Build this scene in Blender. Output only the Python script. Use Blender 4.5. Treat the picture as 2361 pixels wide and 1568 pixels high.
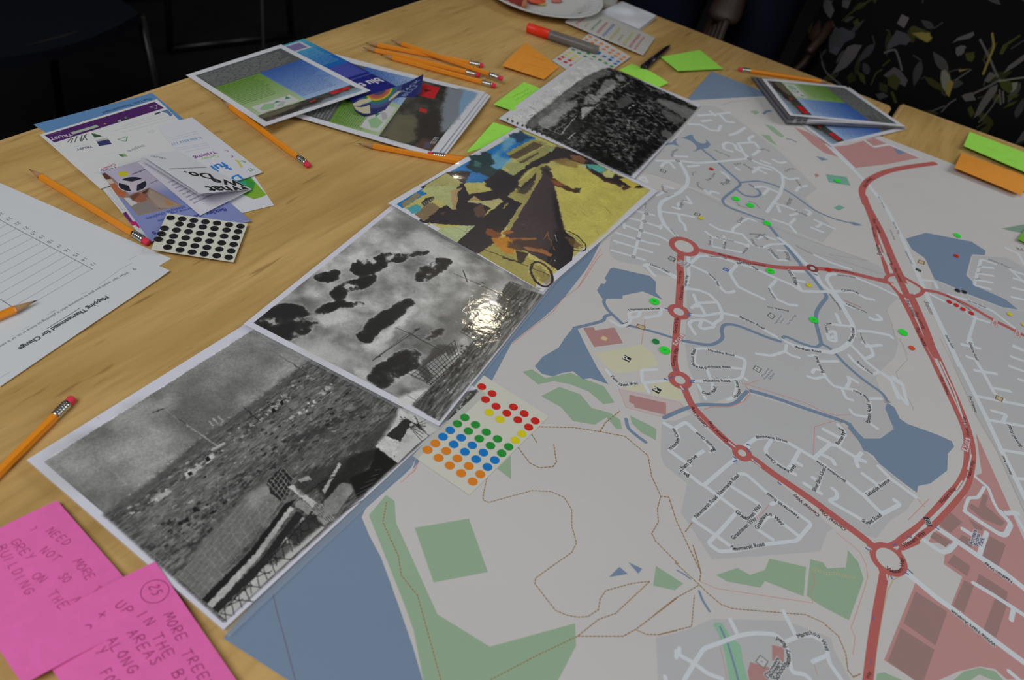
import bpy, bmesh, math, random
import numpy as np
from mathutils import Matrix, Vector

scene = bpy.context.scene
for o in list(bpy.data.objects):
    bpy.data.objects.remove(o)
COL = scene.collection
random.seed(7)
RNG = np.random.default_rng(7)

# ------------------------------------------------------------------ camera, world, lights, exposure
PW, PH = 2361, 1568                 # photograph frame
FPX, PITCH, ROLL = 1823.0, 0.74603, 0.2491
CAMH = 0.534                        # camera height above the table top (m)
TZ = 0.74                           # table top height above the floor
cam_data = bpy.data.cameras.new('camera')
cam_data.sensor_fit = 'HORIZONTAL'
cam_data.sensor_width = 36.0
cam_data.lens = FPX / PW * 36.0
cam_data.clip_start = 0.02
cam_data.dof.use_dof = True
cam_data.dof.focus_distance = 0.80
cam_data.dof.aperture_fstop = 6.3
cam = bpy.data.objects.new('camera', cam_data)
COL.objects.link(cam)
CROT = Matrix.Rotation(math.pi / 2 - PITCH, 3, 'X') @ Matrix.Rotation(ROLL, 3, 'Z')
cam.matrix_world = Matrix.Translation((0, 0, TZ + CAMH)) @ CROT.to_4x4()
scene.camera = cam

vs = scene.view_settings
vs.view_transform = 'Standard'
vs.look = 'None'
vs.gamma = 1.0
vs.use_curve_mapping = False
vs.exposure = 0.0

world = bpy.data.worlds.new('room_ambient')
scene.world = world
world.use_nodes = True
world.node_tree.nodes['Background'].inputs[0].default_value = (0.97, 0.99, 1.0, 1)
world.node_tree.nodes['Background'].inputs[1].default_value = 0.11

def area_light(name, loc, target, size, power, colour, shape='RECTANGLE', size_y=None):
    d = bpy.data.lights.new(name, 'AREA')
    d.shape = shape
    d.size = size
    if shape == 'RECTANGLE':
        d.size_y = size_y or size
    d.energy = power
    d.color = colour
    o = bpy.data.objects.new(name, d)
    COL.objects.link(o)
    o.location = loc
    o.rotation_euler = (Vector(target) - Vector(loc)).to_track_quat('-Z', 'Y').to_euler()
    return o

# daylight from a tall window to the right of the tables
area_light('window_daylight', (2.7, 1.5, 2.25), (0.1, 0.8, TZ), 1.5, 27.0, (1.0, 0.99, 0.97), size_y=1.5)
# broad fill light added above and behind the camera, not a room fixture
area_light('overhead_fill', (-0.9, -0.7, 2.75), (0.0, 0.9, TZ), 1.8, 30.0, (1.0, 0.985, 0.98), size_y=1.2)

LAMPS = []      # small warm ceiling spots, placed further down once the table geometry is known
# ------------------------------------------------------------------ geometry of the photograph -> table plane
def ray(x, y):
    d = CROT @ Vector(((x - PW / 2) / FPX, -(y - PH / 2) / FPX, -1.0))
    return d
def P(x, y, z=0.0):
    """point seen at photo pixel (x, y) lying z metres above the table top"""
    d = ray(x, y)
    t = (CAMH - z) / -d.z
    return Vector((d.x * t, d.y * t, TZ + z))
def spot(px_, py_, z, nrm=(0, 0, 1), height=2.55, radius=.065, power=1.6):
    '''a ceiling spot whose mirror image glints at a pixel'''
    p = P(px_, py_, z); d = ray(px_, py_).normalized(); n = Vector(nrm).normalized()
    r = d - n * 2 * d.dot(n)
    q = p + r * ((height - p.z) / r.z)
    L = area_light('ceiling_spot', q, p, radius * 2, power, (1.0, .86, .62), 'DISK')
    return L
RM = np.array(CROT)
spot(1118, 730, .0024, radius=.055, power=1.5)
spot(1400, 118, .004, radius=.055, power=1.6)
def PP(pts, z=0.0):
    """many pixels -> table-plane xy in millimetres (N,2)"""
    p = np.asarray(pts, float)
    d = np.stack([(p[:, 0] - PW / 2) / FPX, -(p[:, 1] - PH / 2) / FPX, -np.ones(len(p))], 1) @ RM.T
    t = (CAMH - z) / -d[:, 2]
    return d[:, :2] * t[:, None] * 1000
def mm_per_px(pt):
    a = PP([pt, (pt[0] + 1, pt[1]), (pt[0], pt[1] + 1)])
    u, v = a[1] - a[0], a[2] - a[0]
    return math.sqrt(abs(u[0] * v[1] - u[1] * v[0]))

FRAMES = dict(A=(0, 0, 3.92), B=(400, 50, 4.2375), C=(680, 50, 4.2385), D=(1050, 0, 3.632), E=(1650, 0, 3.2672),
    F=(60, 200, 3.7333), G=(0, 380, 3.0143), H=(0, 880, 2.2783), I=(880, 280, 3.689), J=(550, 480, 3.0155),
    K=(50, 740, 2.1191), L=(1140, 130, 4.722), M=(940, 860, 5.2278), N=(1380, 200, 3.7339), O=(1180, 550, 3.485),
    P=(1480, 550, 3.485), Q=(1860, 340, 3.2675), R=(1960, 780, 3.3367), S=(1500, 880, 3.5631), T=(1500, 1200, 4.26),
    U=(1900, 1180, 4.0412), V=(800, 880, 2.2789), W=(480, 1050, 2.7138), b=(1480, 0, 4.919), c=(380, 0, 3.1905),
    d=(1900, 0, 4.6117), e=(2150, 280, 4.9005), f=(1090, 0, 5.0234), g=(1700, 140, 5.7585), h=(300, 340, 5.6), X=(0, 0, 1))
def tr(s):
    """'N 1,2 3,4' -> photo pixels; every token may switch the survey frame with a leading letter"""
    out, fr = [], None
    for t in s.split():
        if ',' not in t:
            fr = FRAMES[t]
            continue
        x, y = t.split(',')
        out.append((fr[0] + float(x) / fr[2], fr[1] + float(y) / fr[2]))
    return np.array(out)

# ------------------------------------------------------------------ colours
KLIGHT = 0.486                      # a white sheet on this table comes out at this linear level
def lin(c):
    c = np.asarray(c, float) / 255.0
    return np.where(c <= 0.04045, c / 12.92, ((c + 0.055) / 1.055) ** 2.4)
def unlin(c):
    c = np.clip(c, 0, 1)
    return np.where(c <= 0.0031308, c * 12.92, 1.055 * c ** (1 / 2.4) - 0.055)
def ob(r, g, b):
    """surface colour (sRGB 0-1) of something that reads r,g,b in the dim photograph"""
    return unlin(np.clip(lin((r, g, b)) / KLIGHT, 0, 0.93)).astype(np.float32)
def obl(r, g, b):
    """the same as a linear tuple for shader sockets"""
    c = np.clip(lin((r, g, b)) / KLIGHT, 0, 0.93)
    return (float(c[0]), float(c[1]), float(c[2]), 1.0)

# ------------------------------------------------------------------ noise
def vnoise(h, w, cell, seed=0, cellx=None):
    r = np.random.default_rng(seed)
    cy, cx = cell, cellx or cell
    gy, gx = int(h / cy) + 3, int(w / cx) + 3
    g = r.random((gy, gx)).astype(np.float32)
    y = np.arange(h, dtype=np.float32) / cy
    x = np.arange(w, dtype=np.float32) / cx
    yi, xi = y.astype(int), x.astype(int)
    fy, fx = y - yi, x - xi
    fy = (fy * fy * (3 - 2 * fy))[:, None]
    fx = (fx * fx * (3 - 2 * fx))[None]
    a = g[yi][:, xi]; b = g[yi][:, xi + 1]; c = g[yi + 1][:, xi]; d = g[yi + 1][:, xi + 1]
    return (a * (1 - fx) + b * fx) * (1 - fy) + (c * (1 - fx) + d * fx) * fy
def fbm(h, w, cell, seed=0, octaves=4, cellx=None, gain=0.5):
    out = np.zeros((h, w), np.float32); amp, tot = 1.0, 0
    for k in range(octaves):
        out += amp * vnoise(h, w, max(cell, 1.01), seed + k * 17, max(cellx or cell, 1.01)); tot += amp
        amp *= gain; cell /= 2
        if cellx: cellx /= 2
    return out / tot
def blur(a, r):
    r = int(max(1, r))
    for ax in (0, 1):
        for _ in range(2):
            pad = [(0, 0)] * a.ndim; pad[ax] = (r + 1, r)
            c = np.cumsum(np.pad(a, pad, mode='edge'), axis=ax, dtype=np.float64)
            n = a.shape[ax]
            hi = np.take(c, range(2 * r + 1, 2 * r + 1 + n), axis=ax)
            lo = np.take(c, range(0, n), axis=ax)
            a = ((hi - lo) / (2 * r + 1)).astype(np.float32)
    return a

# ------------------------------------------------------------------ letters (outlines read from the built-in font)
_fc = bpy.data.curves.new('glyph_source', 'FONT')
_fc.fill_mode = 'NONE'
_fc.resolution_u = 4
_fo = bpy.data.objects.new('glyph_source', _fc)
COL.objects.link(_fo)
GLYPH = {}
def _loops(body):
    _fc.body = body
    dg = bpy.context.evaluated_depsgraph_get()
    dg.update()
    oe = _fo.evaluated_get(dg)
    m = oe.to_mesh()
    co = np.array([v.co[:2] for v in m.vertices]).reshape(-1, 2)
    nb = {}
    for e in m.edges:
        a, b = e.vertices
        nb.setdefault(a, []).append(b); nb.setdefault(b, []).append(a)
    oe.to_mesh_clear()
    seen, loops = set(), []
    for s in nb:
        if s in seen: continue
        loop, cur = [s], s
        seen.add(s)
        while True:
            nx = [n for n in nb[cur] if n not in seen]
            if not nx: break
            cur = nx[0]; seen.add(cur); loop.append(cur)
        if len(loop) > 2: loops.append(co[loop])
    return loops, (co[:, 0].max() if len(co) else 0)
_bar = _loops('|')[1]
def glyph(ch):
    if ch not in GLYPH:
        if ch == ' ':
            GLYPH[ch] = ([], 0.28)
        else:
            lp, _ = _loops(ch)
            GLYPH[ch] = (lp, max(0.1, _loops(ch + '|')[1] - _bar))
    return GLYPH[ch]

# ------------------------------------------------------------------ printed sheets: a small painter for flat print
class Canvas:
    """a flat print in table-plane millimetres: origin O, axes ex, ey, size w x h mm"""
    def __init__(s, O, ang, w, h, res, bg):
        s.O = np.asarray(O, float); s.ang = ang
        s.ex = np.array([math.cos(ang), math.sin(ang)]); s.ey = np.array([-s.ex[1], s.ex[0]])
        s.w, s.h, s.res = w, h, res
        s.W, s.H = int(round(w * res)), int(round(h * res))
        s.a = np.empty((s.H, s.W, 3), np.float32); s.a[:] = bg
        s.z = 0.0
    def loc(s, mm):
        d = np.asarray(mm, float) - s.O
        return np.stack([d @ s.ex, d @ s.ey], 1) * s.res
    def px(s, pts):
        """photo pixels (array or trace string) -> canvas pixels"""
        if isinstance(pts, str): pts = tr(pts)
        return s.loc(PP(pts, s.z))
    def uv(s, pts):
        return np.asarray(pts, float) * (s.W, s.H)
    def mask(s, polys, ss=None):
        polys = [np.asarray(p, float) for p in polys if len(p) > 2]
        if not polys: return None
        al = np.concatenate(polys)
        x0, y0 = np.floor(al.min(0)).astype(int) - 1; x1, y1 = np.ceil(al.max(0)).astype(int) + 2
        x0, y0, x1, y1 = max(x0, 0), max(y0, 0), min(x1, s.W), min(y1, s.H)
        if x1 <= x0 or y1 <= y0: return None
        w, h = x1 - x0, y1 - y0
        if ss is None: ss = 4 if w * h < 40000 else (3 if w * h < 600000 else (2 if w * h < 3000000 else 1))
        idx = []
        for p in polys:
            q = (p - (x0, y0)) * ss
            A, B = q, np.roll(q, -1, 0)
            for (ax, ay), (bx, by) in zip(A, B):
                if ay == by: continue
                if ay > by: ax, ay, bx, by = bx, by, ax, ay
                r0, r1 = max(0, math.ceil(ay - .5)), min(h * ss - 1, math.ceil(by - .5) - 1)
                if r1 < r0: continue
                r = np.arange(r0, r1 + 1)
                xc = ax + (bx - ax) * ((r + .5 - ay) / (by - ay))
                c = np.clip(np.ceil(xc - .5), 0, w * ss).astype(np.int64)
                idx.append(r * (w * ss + 1) + c)
        if not idx: return None
        t = np.bincount(np.concatenate(idx), minlength=(h * ss) * (w * ss + 1)).reshape(h * ss, w * ss + 1)
        m = (np.cumsum(t, axis=1)[:, :-1] & 1).astype(np.float32)
        if ss > 1: m = m.reshape(h, ss, w, ss).mean((1, 3))
        return (x0, y0, x1, y1), m
    def blend(s, box, m, col):
        x0, y0, x1, y1 = box
        v = s.a[y0:y1, x0:x1]
        v += (np.asarray(col, np.float32) - v) * m[..., None]
    def poly(s, p, col, alpha=1.0):
        r = s.mask([p])
        if r: s.blend(r[0], r[1] * alpha, col)
    def polys(s, ps, col, alpha=1.0):
        r = s.mask(ps)
        if r: s.blend(r[0], r[1] * alpha, col)
    def soft(s, p, col, alpha=1.0, b=4, rough=0.0, cell=18, seed=1):
        """polygon with a blurred, ragged edge"""
        m = np.zeros((s.H, s.W), np.float32)
        r = s.mask([p])
        if not r: return
        (x0, y0, x1, y1), mm = r
        m[y0:y1, x0:x1] = mm
        pad = int(b * 3 + 4 + rough * cell * 1.6)
        x0, y0, x1, y1 = max(0, x0 - pad), max(0, y0 - pad), min(s.W, x1 + pad), min(s.H, y1 + pad)
        m = blur(m[y0:y1, x0:x1], b * (1.5 if rough else 1))
        if rough:                        # pull the outline about with two scales of turbulence
            hh, ww = m.shape
            amp = rough * 6.0 * cell
            dx = (fbm(hh, ww, cell * 1.8, seed, 5, None, .6) - .5) * amp; dy = (fbm(hh, ww, cell * 1.8, seed + 91, 5, None, .6) - .5) * amp
            yy = np.clip(np.arange(hh)[:, None] + dy, 0, hh - 1).astype(int); xx = np.clip(np.arange(ww)[None] + dx, 0, ww - 1).astype(int)
            m = m[yy, xx] * (.86 + .28 * fbm(hh, ww, cell * .7, seed + 7, 3))
            m = np.clip((m - .5) * 1.25 + .5, 0, 1)
        s.blend((x0, y0, x1, y1), m * alpha, col)
    def line(s, p, w, col, dash=None, alpha=1.0, smooth=False, closed=False):
        p = np.asarray(p, float)
        if closed: p = np.vstack([p, p[:1]])
        if smooth and len(p) > 2: p = spline(p) if smooth is True else chaikin(p, smooth)
        seg = []
        if dash:
            on, off = dash
            pos, nxt, draw = 0.0, on, True
            for a, b in zip(p[:-1], p[1:]):
                L = np.hypot(*(b - a)); t = 0.0
                if L < 1e-6: continue
                while t < L:
                    st = min(nxt - pos, L - t)
                    if draw: seg.append((a + (b - a) * t / L, a + (b - a) * (t + st) / L))
                    t += st; pos += st
                    if pos >= nxt - 1e-6:
                        draw = not draw; nxt = pos + (on if draw else off)
        else:
            for a, b in zip(p[:-1], p[1:]):
                n = max(1, int(np.hypot(*(b - a)) / 260))
                for k in range(n): seg.append((a + (b - a) * k / n, a + (b - a) * (k + 1) / n))
        hw = w / 2
        for a, b in seg:
            x0 = int(max(0, min(a[0], b[0]) - hw - 2)); x1 = int(min(s.W, max(a[0], b[0]) + hw + 3))
            y0 = int(max(0, min(a[1], b[1]) - hw - 2)); y1 = int(min(s.H, max(a[1], b[1]) + hw + 3))
            if x1 <= x0 or y1 <= y0: continue
            X = np.arange(x0, x1, dtype=np.float32)[None] + .5 - a[0]; Y = np.arange(y0, y1, dtype=np.float32)[:, None] + .5 - a[1]
            d = b - a; L2 = d @ d
            t = np.clip((X * d[0] + Y * d[1]) / L2, 0, 1) if L2 > 1e-9 else X * 0 + Y * 0
            dist = np.sqrt((X - t * d[0]) ** 2 + (Y - t * d[1]) ** 2)
            m = np.clip(hw - dist + .5, 0, 1) * min(1.0, w + .25) * alpha
            s.blend((x0, y0, x1, y1), m, col)
    def disc(s, c, r, col, alpha=1.0, ry=None, rot=0.0, n=40):
        t = np.linspace(0, 2 * math.pi, n, endpoint=False)
        x, y = np.cos(t) * r, np.sin(t) * (ry or r)
        s.poly(np.stack([c[0] + x * math.cos(rot) - y * math.sin(rot), c[1] + x * math.sin(rot) + y * math.cos(rot)], 1), col, alpha)
    def text(s, body, a, b, col, size=None, bold=0.0, halo=None, stretch=1.0, alpha=1.0, track=0.0):
        """letters along the path a (canvas px); size = cap size in px or fitted to the path length"""
        p = np.asarray(a, float) if b is None else np.asarray([a, b], float)
        if len(p) > 2: p = spline(p)
        segL = np.hypot(*(p[1:] - p[:-1]).T); cum = np.concatenate([[0], np.cumsum(segL)])
        adv = [glyph(ch)[1] + track for ch in body]
        tot = sum(adv)
        k = cum[-1] / tot if size is None else size
        kx = cum[-1] / tot if size is None else size * stretch
        x = 0.0; items = []
        for ch, ad in zip(body, adv):
            lp = glyph(ch)[0]
            mid = min(max((x + ad / 2) * kx, 0), cum[-1] + 1e6)
            i = min(np.searchsorted(cum, mid, side='right') - 1, len(p) - 2); i = max(i, 0)
            d = (p[i + 1] - p[i]) / max(segL[i], 1e-6)
            o = p[i] + d * (mid - cum[i])
            nrm = np.array([-d[1], d[0]])
            if lp:
                items.append([o + ((l[:, :1] - ad / 2) * kx) * d + ((l[:, 1:] - 0.0) * k) * nrm for l in lp])
            x += ad
        if halo is not None:
            for L in items:
                for q in L: s.line(q, k * 0.28, halo, closed=True)
        for L in items:
            s.polys(L, col, alpha)
            if bold:
                for q in L: s.line(q, k * bold, col, closed=True, alpha=alpha)
    def image(s, name):
        img = bpy.data.images.new(name, s.W, s.H, alpha=False)
        buf = np.ones((s.H, s.W, 4), np.float32)
        buf[..., :3] = np.clip(s.a, 0, 1)
        img.pixels.foreach_set(buf.ravel())
        img.update()
        img.pack()
        return img
def chaikin(p, r):
    '''round the corners with a radius of at most r'''
    out = [p[0]]
    for i in range(1, len(p) - 1):
        a, b, c = p[i - 1], p[i], p[i + 1]
        la, lc = np.hypot(*(a - b)), np.hypot(*(c - b))
        a2, c2 = b + (a - b) / la * min(r, la * .5), b + (c - b) / lc * min(r, lc * .5)
        out += [a2 * (1 - t) ** 2 + 2 * b * t * (1 - t) + c2 * t * t for t in (0, .25, .5, .75, 1)]
    out.append(p[-1])
    return np.array(out)
def spline(p, n=6):
    p = np.asarray(p, float)
    e = np.vstack([2 * p[0] - p[1], p, 2 * p[-1] - p[-2]])
    out = []
    for i in range(1, len(e) - 2):
        for k in range(n):
            t = k / n
            out.append(.5 * ((2 * e[i]) + (-e[i - 1] + e[i + 1]) * t + (2 * e[i - 1] - 5 * e[i] + 4 * e[i + 1] - e[i + 2]) * t * t
                             + (-e[i - 1] + 3 * e[i] - 3 * e[i + 1] + e[i + 2]) * t ** 3))
    out.append(p[-1])
    return np.array(out)

# ------------------------------------------------------------------ materials
def mat(name, col, rough=0.6, spec=0.3, metal=0.0, coat=0.0, bump=None, vary=None):
    """plain principled material; vary=(scale, amount) mottles the colour, bump=(scale, strength) adds fine relief"""
    m = bpy.data.materials.new(name)
    m.use_nodes = True
    nt = m.node_tree; b = nt.nodes['Principled BSDF']
    b.inputs['Base Color'].default_value = col
    b.inputs['Roughness'].default_value = rough
    b.inputs['Specular IOR Level'].default_value = spec
    b.inputs['Metallic'].default_value = metal
    b.inputs['Coat Weight'].default_value = coat
    b.inputs['Coat Roughness'].default_value = 0.06
    tc = nt.nodes.new('ShaderNodeTexCoord')
    if vary:
        n = nt.nodes.new('ShaderNodeTexNoise'); n.inputs['Scale'].default_value = vary[0]; n.inputs['Detail'].default_value = 5
        r = nt.nodes.new('ShaderNodeMapRange'); r.inputs['To Min'].default_value = 1 - vary[1]; r.inputs['To Max'].default_value = 1 + vary[1]
        h = nt.nodes.new('ShaderNodeHueSaturation'); h.inputs['Color'].default_value = col
        nt.links.new(tc.outputs['Object'], n.inputs['Vector']); nt.links.new(n.outputs['Fac'], r.inputs['Value'])
        nt.links.new(r.outputs['Result'], h.inputs['Value']); nt.links.new(h.outputs['Color'], b.inputs['Base Color'])
    if bump:
        n = nt.nodes.new('ShaderNodeTexNoise'); n.inputs['Scale'].default_value = bump[0]; n.inputs['Detail'].default_value = 3
        k = nt.nodes.new('ShaderNodeBump'); k.inputs['Strength'].default_value = bump[1]; k.inputs['Distance'].default_value = 0.001
        nt.links.new(tc.outputs['Object'], n.inputs['Vector']); nt.links.new(n.outputs['Fac'], k.inputs['Height'])
        nt.links.new(k.outputs['Normal'], b.inputs['Normal'])
    return m
def print_mat(name, canvas, rough=0.65, spec=0.25, coat=0.0, bump=None, coat_rough=0.08):
    m = mat(name, (1, 1, 1, 1), rough, spec, 0, coat, bump)
    nt = m.node_tree; b = nt.nodes['Principled BSDF']
    b.inputs['Coat Roughness'].default_value = coat_rough
    t = nt.nodes.new('ShaderNodeTexImage'); t.image = canvas.image(name + '_print'); t.extension = 'EXTEND'
    uv = nt.nodes.new('ShaderNodeUVMap'); uv.uv_map = 'UVMap'
    if coat and bump: nt.links.new(b.inputs['Normal'].links[0].from_socket, b.inputs['Coat Normal'])
    nt.links.new(uv.outputs['UV'], t.inputs['Vector']); nt.links.new(t.outputs['Color'], b.inputs['Base Color'])
    return m
def film_mat(name, tint=(0.8, 0.86, 0.9), haze=0.12, gloss=0.9):
    m = bpy.data.materials.new(name); m.use_nodes = True
    nt = m.node_tree; nt.nodes.clear()
    out = nt.nodes.new('ShaderNodeOutputMaterial'); tp = nt.nodes.new('ShaderNodeBsdfTransparent'); df = nt.nodes.new('ShaderNodeBsdfDiffuse')
    gl = nt.nodes.new('ShaderNodeBsdfGlossy'); gl.inputs['Roughness'].default_value = 0.06
    df.inputs['Color'].default_value = (*tint, 1)
    fr = nt.nodes.new('ShaderNodeFresnel'); fr.inputs['IOR'].default_value = 1.45
    mu = nt.nodes.new('ShaderNodeMath'); mu.operation = 'MULTIPLY'; mu.inputs[1].default_value = gloss
    m1 = nt.nodes.new('ShaderNodeMixShader'); m1.inputs[0].default_value = haze
    m2 = nt.nodes.new('ShaderNodeMixShader')
    nt.links.new(tp.outputs[0], m1.inputs[1]); nt.links.new(df.outputs[0], m1.inputs[2])
    nt.links.new(fr.outputs[0], mu.inputs[0]); nt.links.new(mu.outputs[0], m2.inputs[0])
    nt.links.new(m1.outputs[0], m2.inputs[1]); nt.links.new(gl.outputs[0], m2.inputs[2]); nt.links.new(m2.outputs[0], out.inputs['Surface'])
    return m
M = {}

# ------------------------------------------------------------------ objects
def tag(o, label=None, cat=None, group=None, kind=None):
    if label: o['label'] = label
    if cat: o['category'] = cat
    if group: o['group'] = group
    if kind: o['kind'] = kind
    return o
def empty(name, loc, label, cat, group=None):
    o = bpy.data.objects.new(name, None)
    o.empty_display_size = 0.02
    COL.objects.link(o)
    o.location = loc
    return tag(o, label, cat, group)
def wloc(o):
    v = Vector(o.location)
    while o.parent is not None:
        o = o.parent; v += Vector(o.location)
    return v
def mesh_from(name, verts, faces, parent=None, mats=(), smooth=False, uvs=None, mat_index=None):
    """verts in world coordinates; origin moved to the first parent's origin or the verts' centre"""
    v = np.asarray([tuple(q) for q in verts], float)
    org = Vector((v[:, 0].mean(), v[:, 1].mean(), v[:, 2].min()))
    me = bpy.data.meshes.new(name)
    me.from_pydata([tuple(q - np.array(org)) for q in v], [], faces)
    if uvs is not None:
        lay = me.uv_layers.new(name='UVMap')
        idx = np.empty(len(me.loops), np.int32); me.loops.foreach_get('vertex_index', idx)
        lay.data.foreach_set('uv', np.asarray(uvs, np.float32)[idx].ravel())
    if smooth: me.polygons.foreach_set('use_smooth', [True] * len(me.polygons))
    o = bpy.data.objects.new(name, me); COL.objects.link(o)
    for m in mats: me.materials.append(m)
    if mat_index is not None: me.polygons.foreach_set('material_index', mat_index)
    o.location = org
    if parent is not None:
        o.parent = parent
        o.location = org - wloc(parent)
    me.update()
    return o
def sheet_grid(name, grid, thick, top, edge, parent=None, uv=None, smooth=True):
    """paper-like sheet: grid (ny,nx,3) world points of its upper face, thick metres, printed top, plain edges and back"""
    g = np.asarray(grid, float); ny, nx = g.shape[:2]
    du = np.gradient(g, axis=1) if nx > 1 else 0; dv = np.gradient(g, axis=0)
    n = np.cross(du, dv); n /= np.maximum(np.linalg.norm(n, axis=2, keepdims=True), 1e-9)
    if n[..., 2].mean() < 0: n = -n; flip = True
    else: flip = False
    top_v = g.reshape(-1, 3); bot_v = (g - n * thick).reshape(-1, 3)
    N = ny * nx; faces, mi = [], []
    I = lambda r, c: r * nx + c
    for r in range(ny - 1):
        for c in range(nx - 1):
            f = [I(r, c), I(r, c + 1), I(r + 1, c + 1), I(r + 1, c)]
            if flip: f = f[::-1]
            faces.append(f); mi.append(0)
            faces.append([i + N for i in f[::-1]]); mi.append(1)
    rim = [I(0, c) for c in range(nx)] + [I(r, nx - 1) for r in range(1, ny)] + [I(ny - 1, c) for c in range(nx - 2, -1, -1)] + [I(r, 0) for r in range(ny - 2, 0, -1)]
    R_ = len(rim)                        # the cut edge keeps its own vertices, so the faces stay evenly shaded up to it
    for k in range(R_):
        a, b = 2 * N + k, 2 * N + (k + 1) % R_
        f = [b, a, a + R_, b + R_]
        faces.append(f if not flip else f[::-1]); mi.append(1)
    if uv is None:
        U, Vv = np.meshgrid(np.linspace(0, 1, nx), np.linspace(0, 1, ny)); uv = np.stack([U, Vv], 2)
    uv = uv.reshape(-1, 2); uv = np.concatenate([uv, uv, uv[rim], uv[rim]])
    o = mesh_from(name, np.concatenate([top_v, bot_v, top_v[rim], bot_v[rim]]), faces, parent, (top, edge), False, uv, mi)
    if smooth: o.data.polygons.foreach_set('use_smooth', [i == 0 for i in mi])
    return o
def quad_grid(c, nx, ny, zf=None):
    """bilinear grid between four world corners c00,c10,c11,c01; zf(u,v)-> extra height"""
    c = [np.array(q, float) for q in c]
    u = np.linspace(0, 1, nx)[None, :, None]; v = np.linspace(0, 1, ny)[:, None, None]
    g = (c[0] * (1 - u) + c[1] * u) * (1 - v) + (c[3] * (1 - u) + c[2] * u) * v
    if zf is not None:
        z0 = g[..., 2:3].copy()
        g[..., 2] += zf(np.linspace(0, 1, nx)[None, :] + 0 * v[..., 0], v[..., 0] + 0 * np.linspace(0, 1, nx)[None, :])
        g[..., :2] *= (CAMH + TZ - g[..., 2:3]) / (CAMH + TZ - z0)      # a lifted edge draws in a little
    return g
def lathe(name, prof, seg, parent, mats, loc=(0, 0, 0), axis=None, smooth=True, closed=False):
    """prof: list of (radius, height); axis: Matrix placing the +Z profile in the world"""
    ax = axis or Matrix.Translation(loc)
    vs_, fs = [], []
    for r, z in prof:
        for k in range(seg):
            t = 2 * math.pi * k / seg
            vs_.append(ax @ Vector((r * math.cos(t), r * math.sin(t), z)))
    n = len(prof)
    for i in range(n - 1):
        for k in range(seg):
            a, b = i * seg + k, i * seg + (k + 1) % seg
            fs.append((a, b, b + seg, a + seg))
    fs.append(tuple(range(seg))[::-1]); fs.append(tuple((n - 1) * seg + k for k in range(seg)))
    o = mesh_from(name, vs_, fs, parent, mats)
    if smooth:
        o.data.polygons.foreach_set('use_smooth', [len(p.vertices) == 4 for p in o.data.polygons])
    return o
def box(name, lo, hi, parent=None, mats=(), bevel=0.0, rot=None):
    bm = bmesh.new()
    bmesh.ops.create_cube(bm, size=1)
    lo, hi = Vector(lo), Vector(hi)
    for v in bm.verts:
        v.co = Vector([(hi[i] - lo[i]) * v.co[i] for i in range(3)])
    if bevel: bmesh.ops.bevel(bm, geom=bm.edges[:], offset=bevel, segments=2, affect='EDGES')
    c = (lo + hi) / 2
    if rot is not None: c = rot @ c
    vs_ = [(rot.to_3x3() @ v.co if rot is not None else v.co) + c for v in bm.verts]
    bm.verts.index_update()
    fs = [[v.index for v in f.verts] for f in bm.faces]
    bm.free()
    return mesh_from(name, vs_, fs, parent, mats)
def tube(name, pts, rad, parent, mats, seg=8, smooth=True):
    pts = [Vector(p) for p in pts]
    rads = rad if hasattr(rad, '__len__') else [rad] * len(pts)
    vs_, fs = [], []
    up = Vector((0, 0, 1)); last = None
    for i, p in enumerate(pts):
        d = (pts[min(i + 1, len(pts) - 1)] - pts[max(i - 1, 0)]).normalized()
        x = (last if last is not None else (d.cross(up) if abs(d.dot(up)) < .95 else d.cross(Vector((1, 0, 0)))))
        x = (x - d * x.dot(d)).normalized(); last = x
        y = d.cross(x)
        for k in range(seg):
            t = 2 * math.pi * k / seg
            vs_.append(p + (x * math.cos(t) + y * math.sin(t)) * rads[i])
    for i in range(len(pts) - 1):
        for k in range(seg):
            a, b = i * seg + k, i * seg + (k + 1) % seg
            fs.append((a, b, b + seg, a + seg))
    fs.append(tuple(range(seg))[::-1]); fs.append(tuple((len(pts) - 1) * seg + k for k in range(seg)))
    o = mesh_from(name, vs_, fs, parent, mats)
    if smooth: o.data.polygons.foreach_set('use_smooth', [len(q.vertices) == 4 for q in o.data.polygons])
    return o
# ================================================================== the room
M['carpet'] = mat('dark_carpet', (0.010, 0.010, 0.012, 1), 0.95, 0.1, bump=(900, 0.6), vary=(60, 0.35))
M['wall'] = mat('dim_wall', (0.05, 0.05, 0.055, 1), 0.9, 0.1, bump=(200, 0.2))
M['skirting'] = mat('skirting_paint', (0.03, 0.03, 0.03, 1), 0.5)
tag(box('floor', (-3.4, -1.6, -0.06), (3.6, 5.2, 0.0), None, [M['carpet']]), kind='structure')
tag(box('wall_back', (-3.4, 5.2, 0.0), (3.6, 5.3, 2.8), None, [M['wall']]), kind='structure')
tag(box('wall_left', (-3.5, -1.6, 0.0), (-3.4, 5.2, 2.8), None, [M['wall']]), kind='structure')
tag(box('baseboard_back', (-3.4, 5.18, 0.0), (3.6, 5.2, 0.1), None, [M['skirting']]), kind='structure')
tag(box('baseboard_left', (-3.4, -1.6, 0.0), (-3.38, 5.18, 0.1), None, [M['skirting']]), kind='structure')

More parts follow.
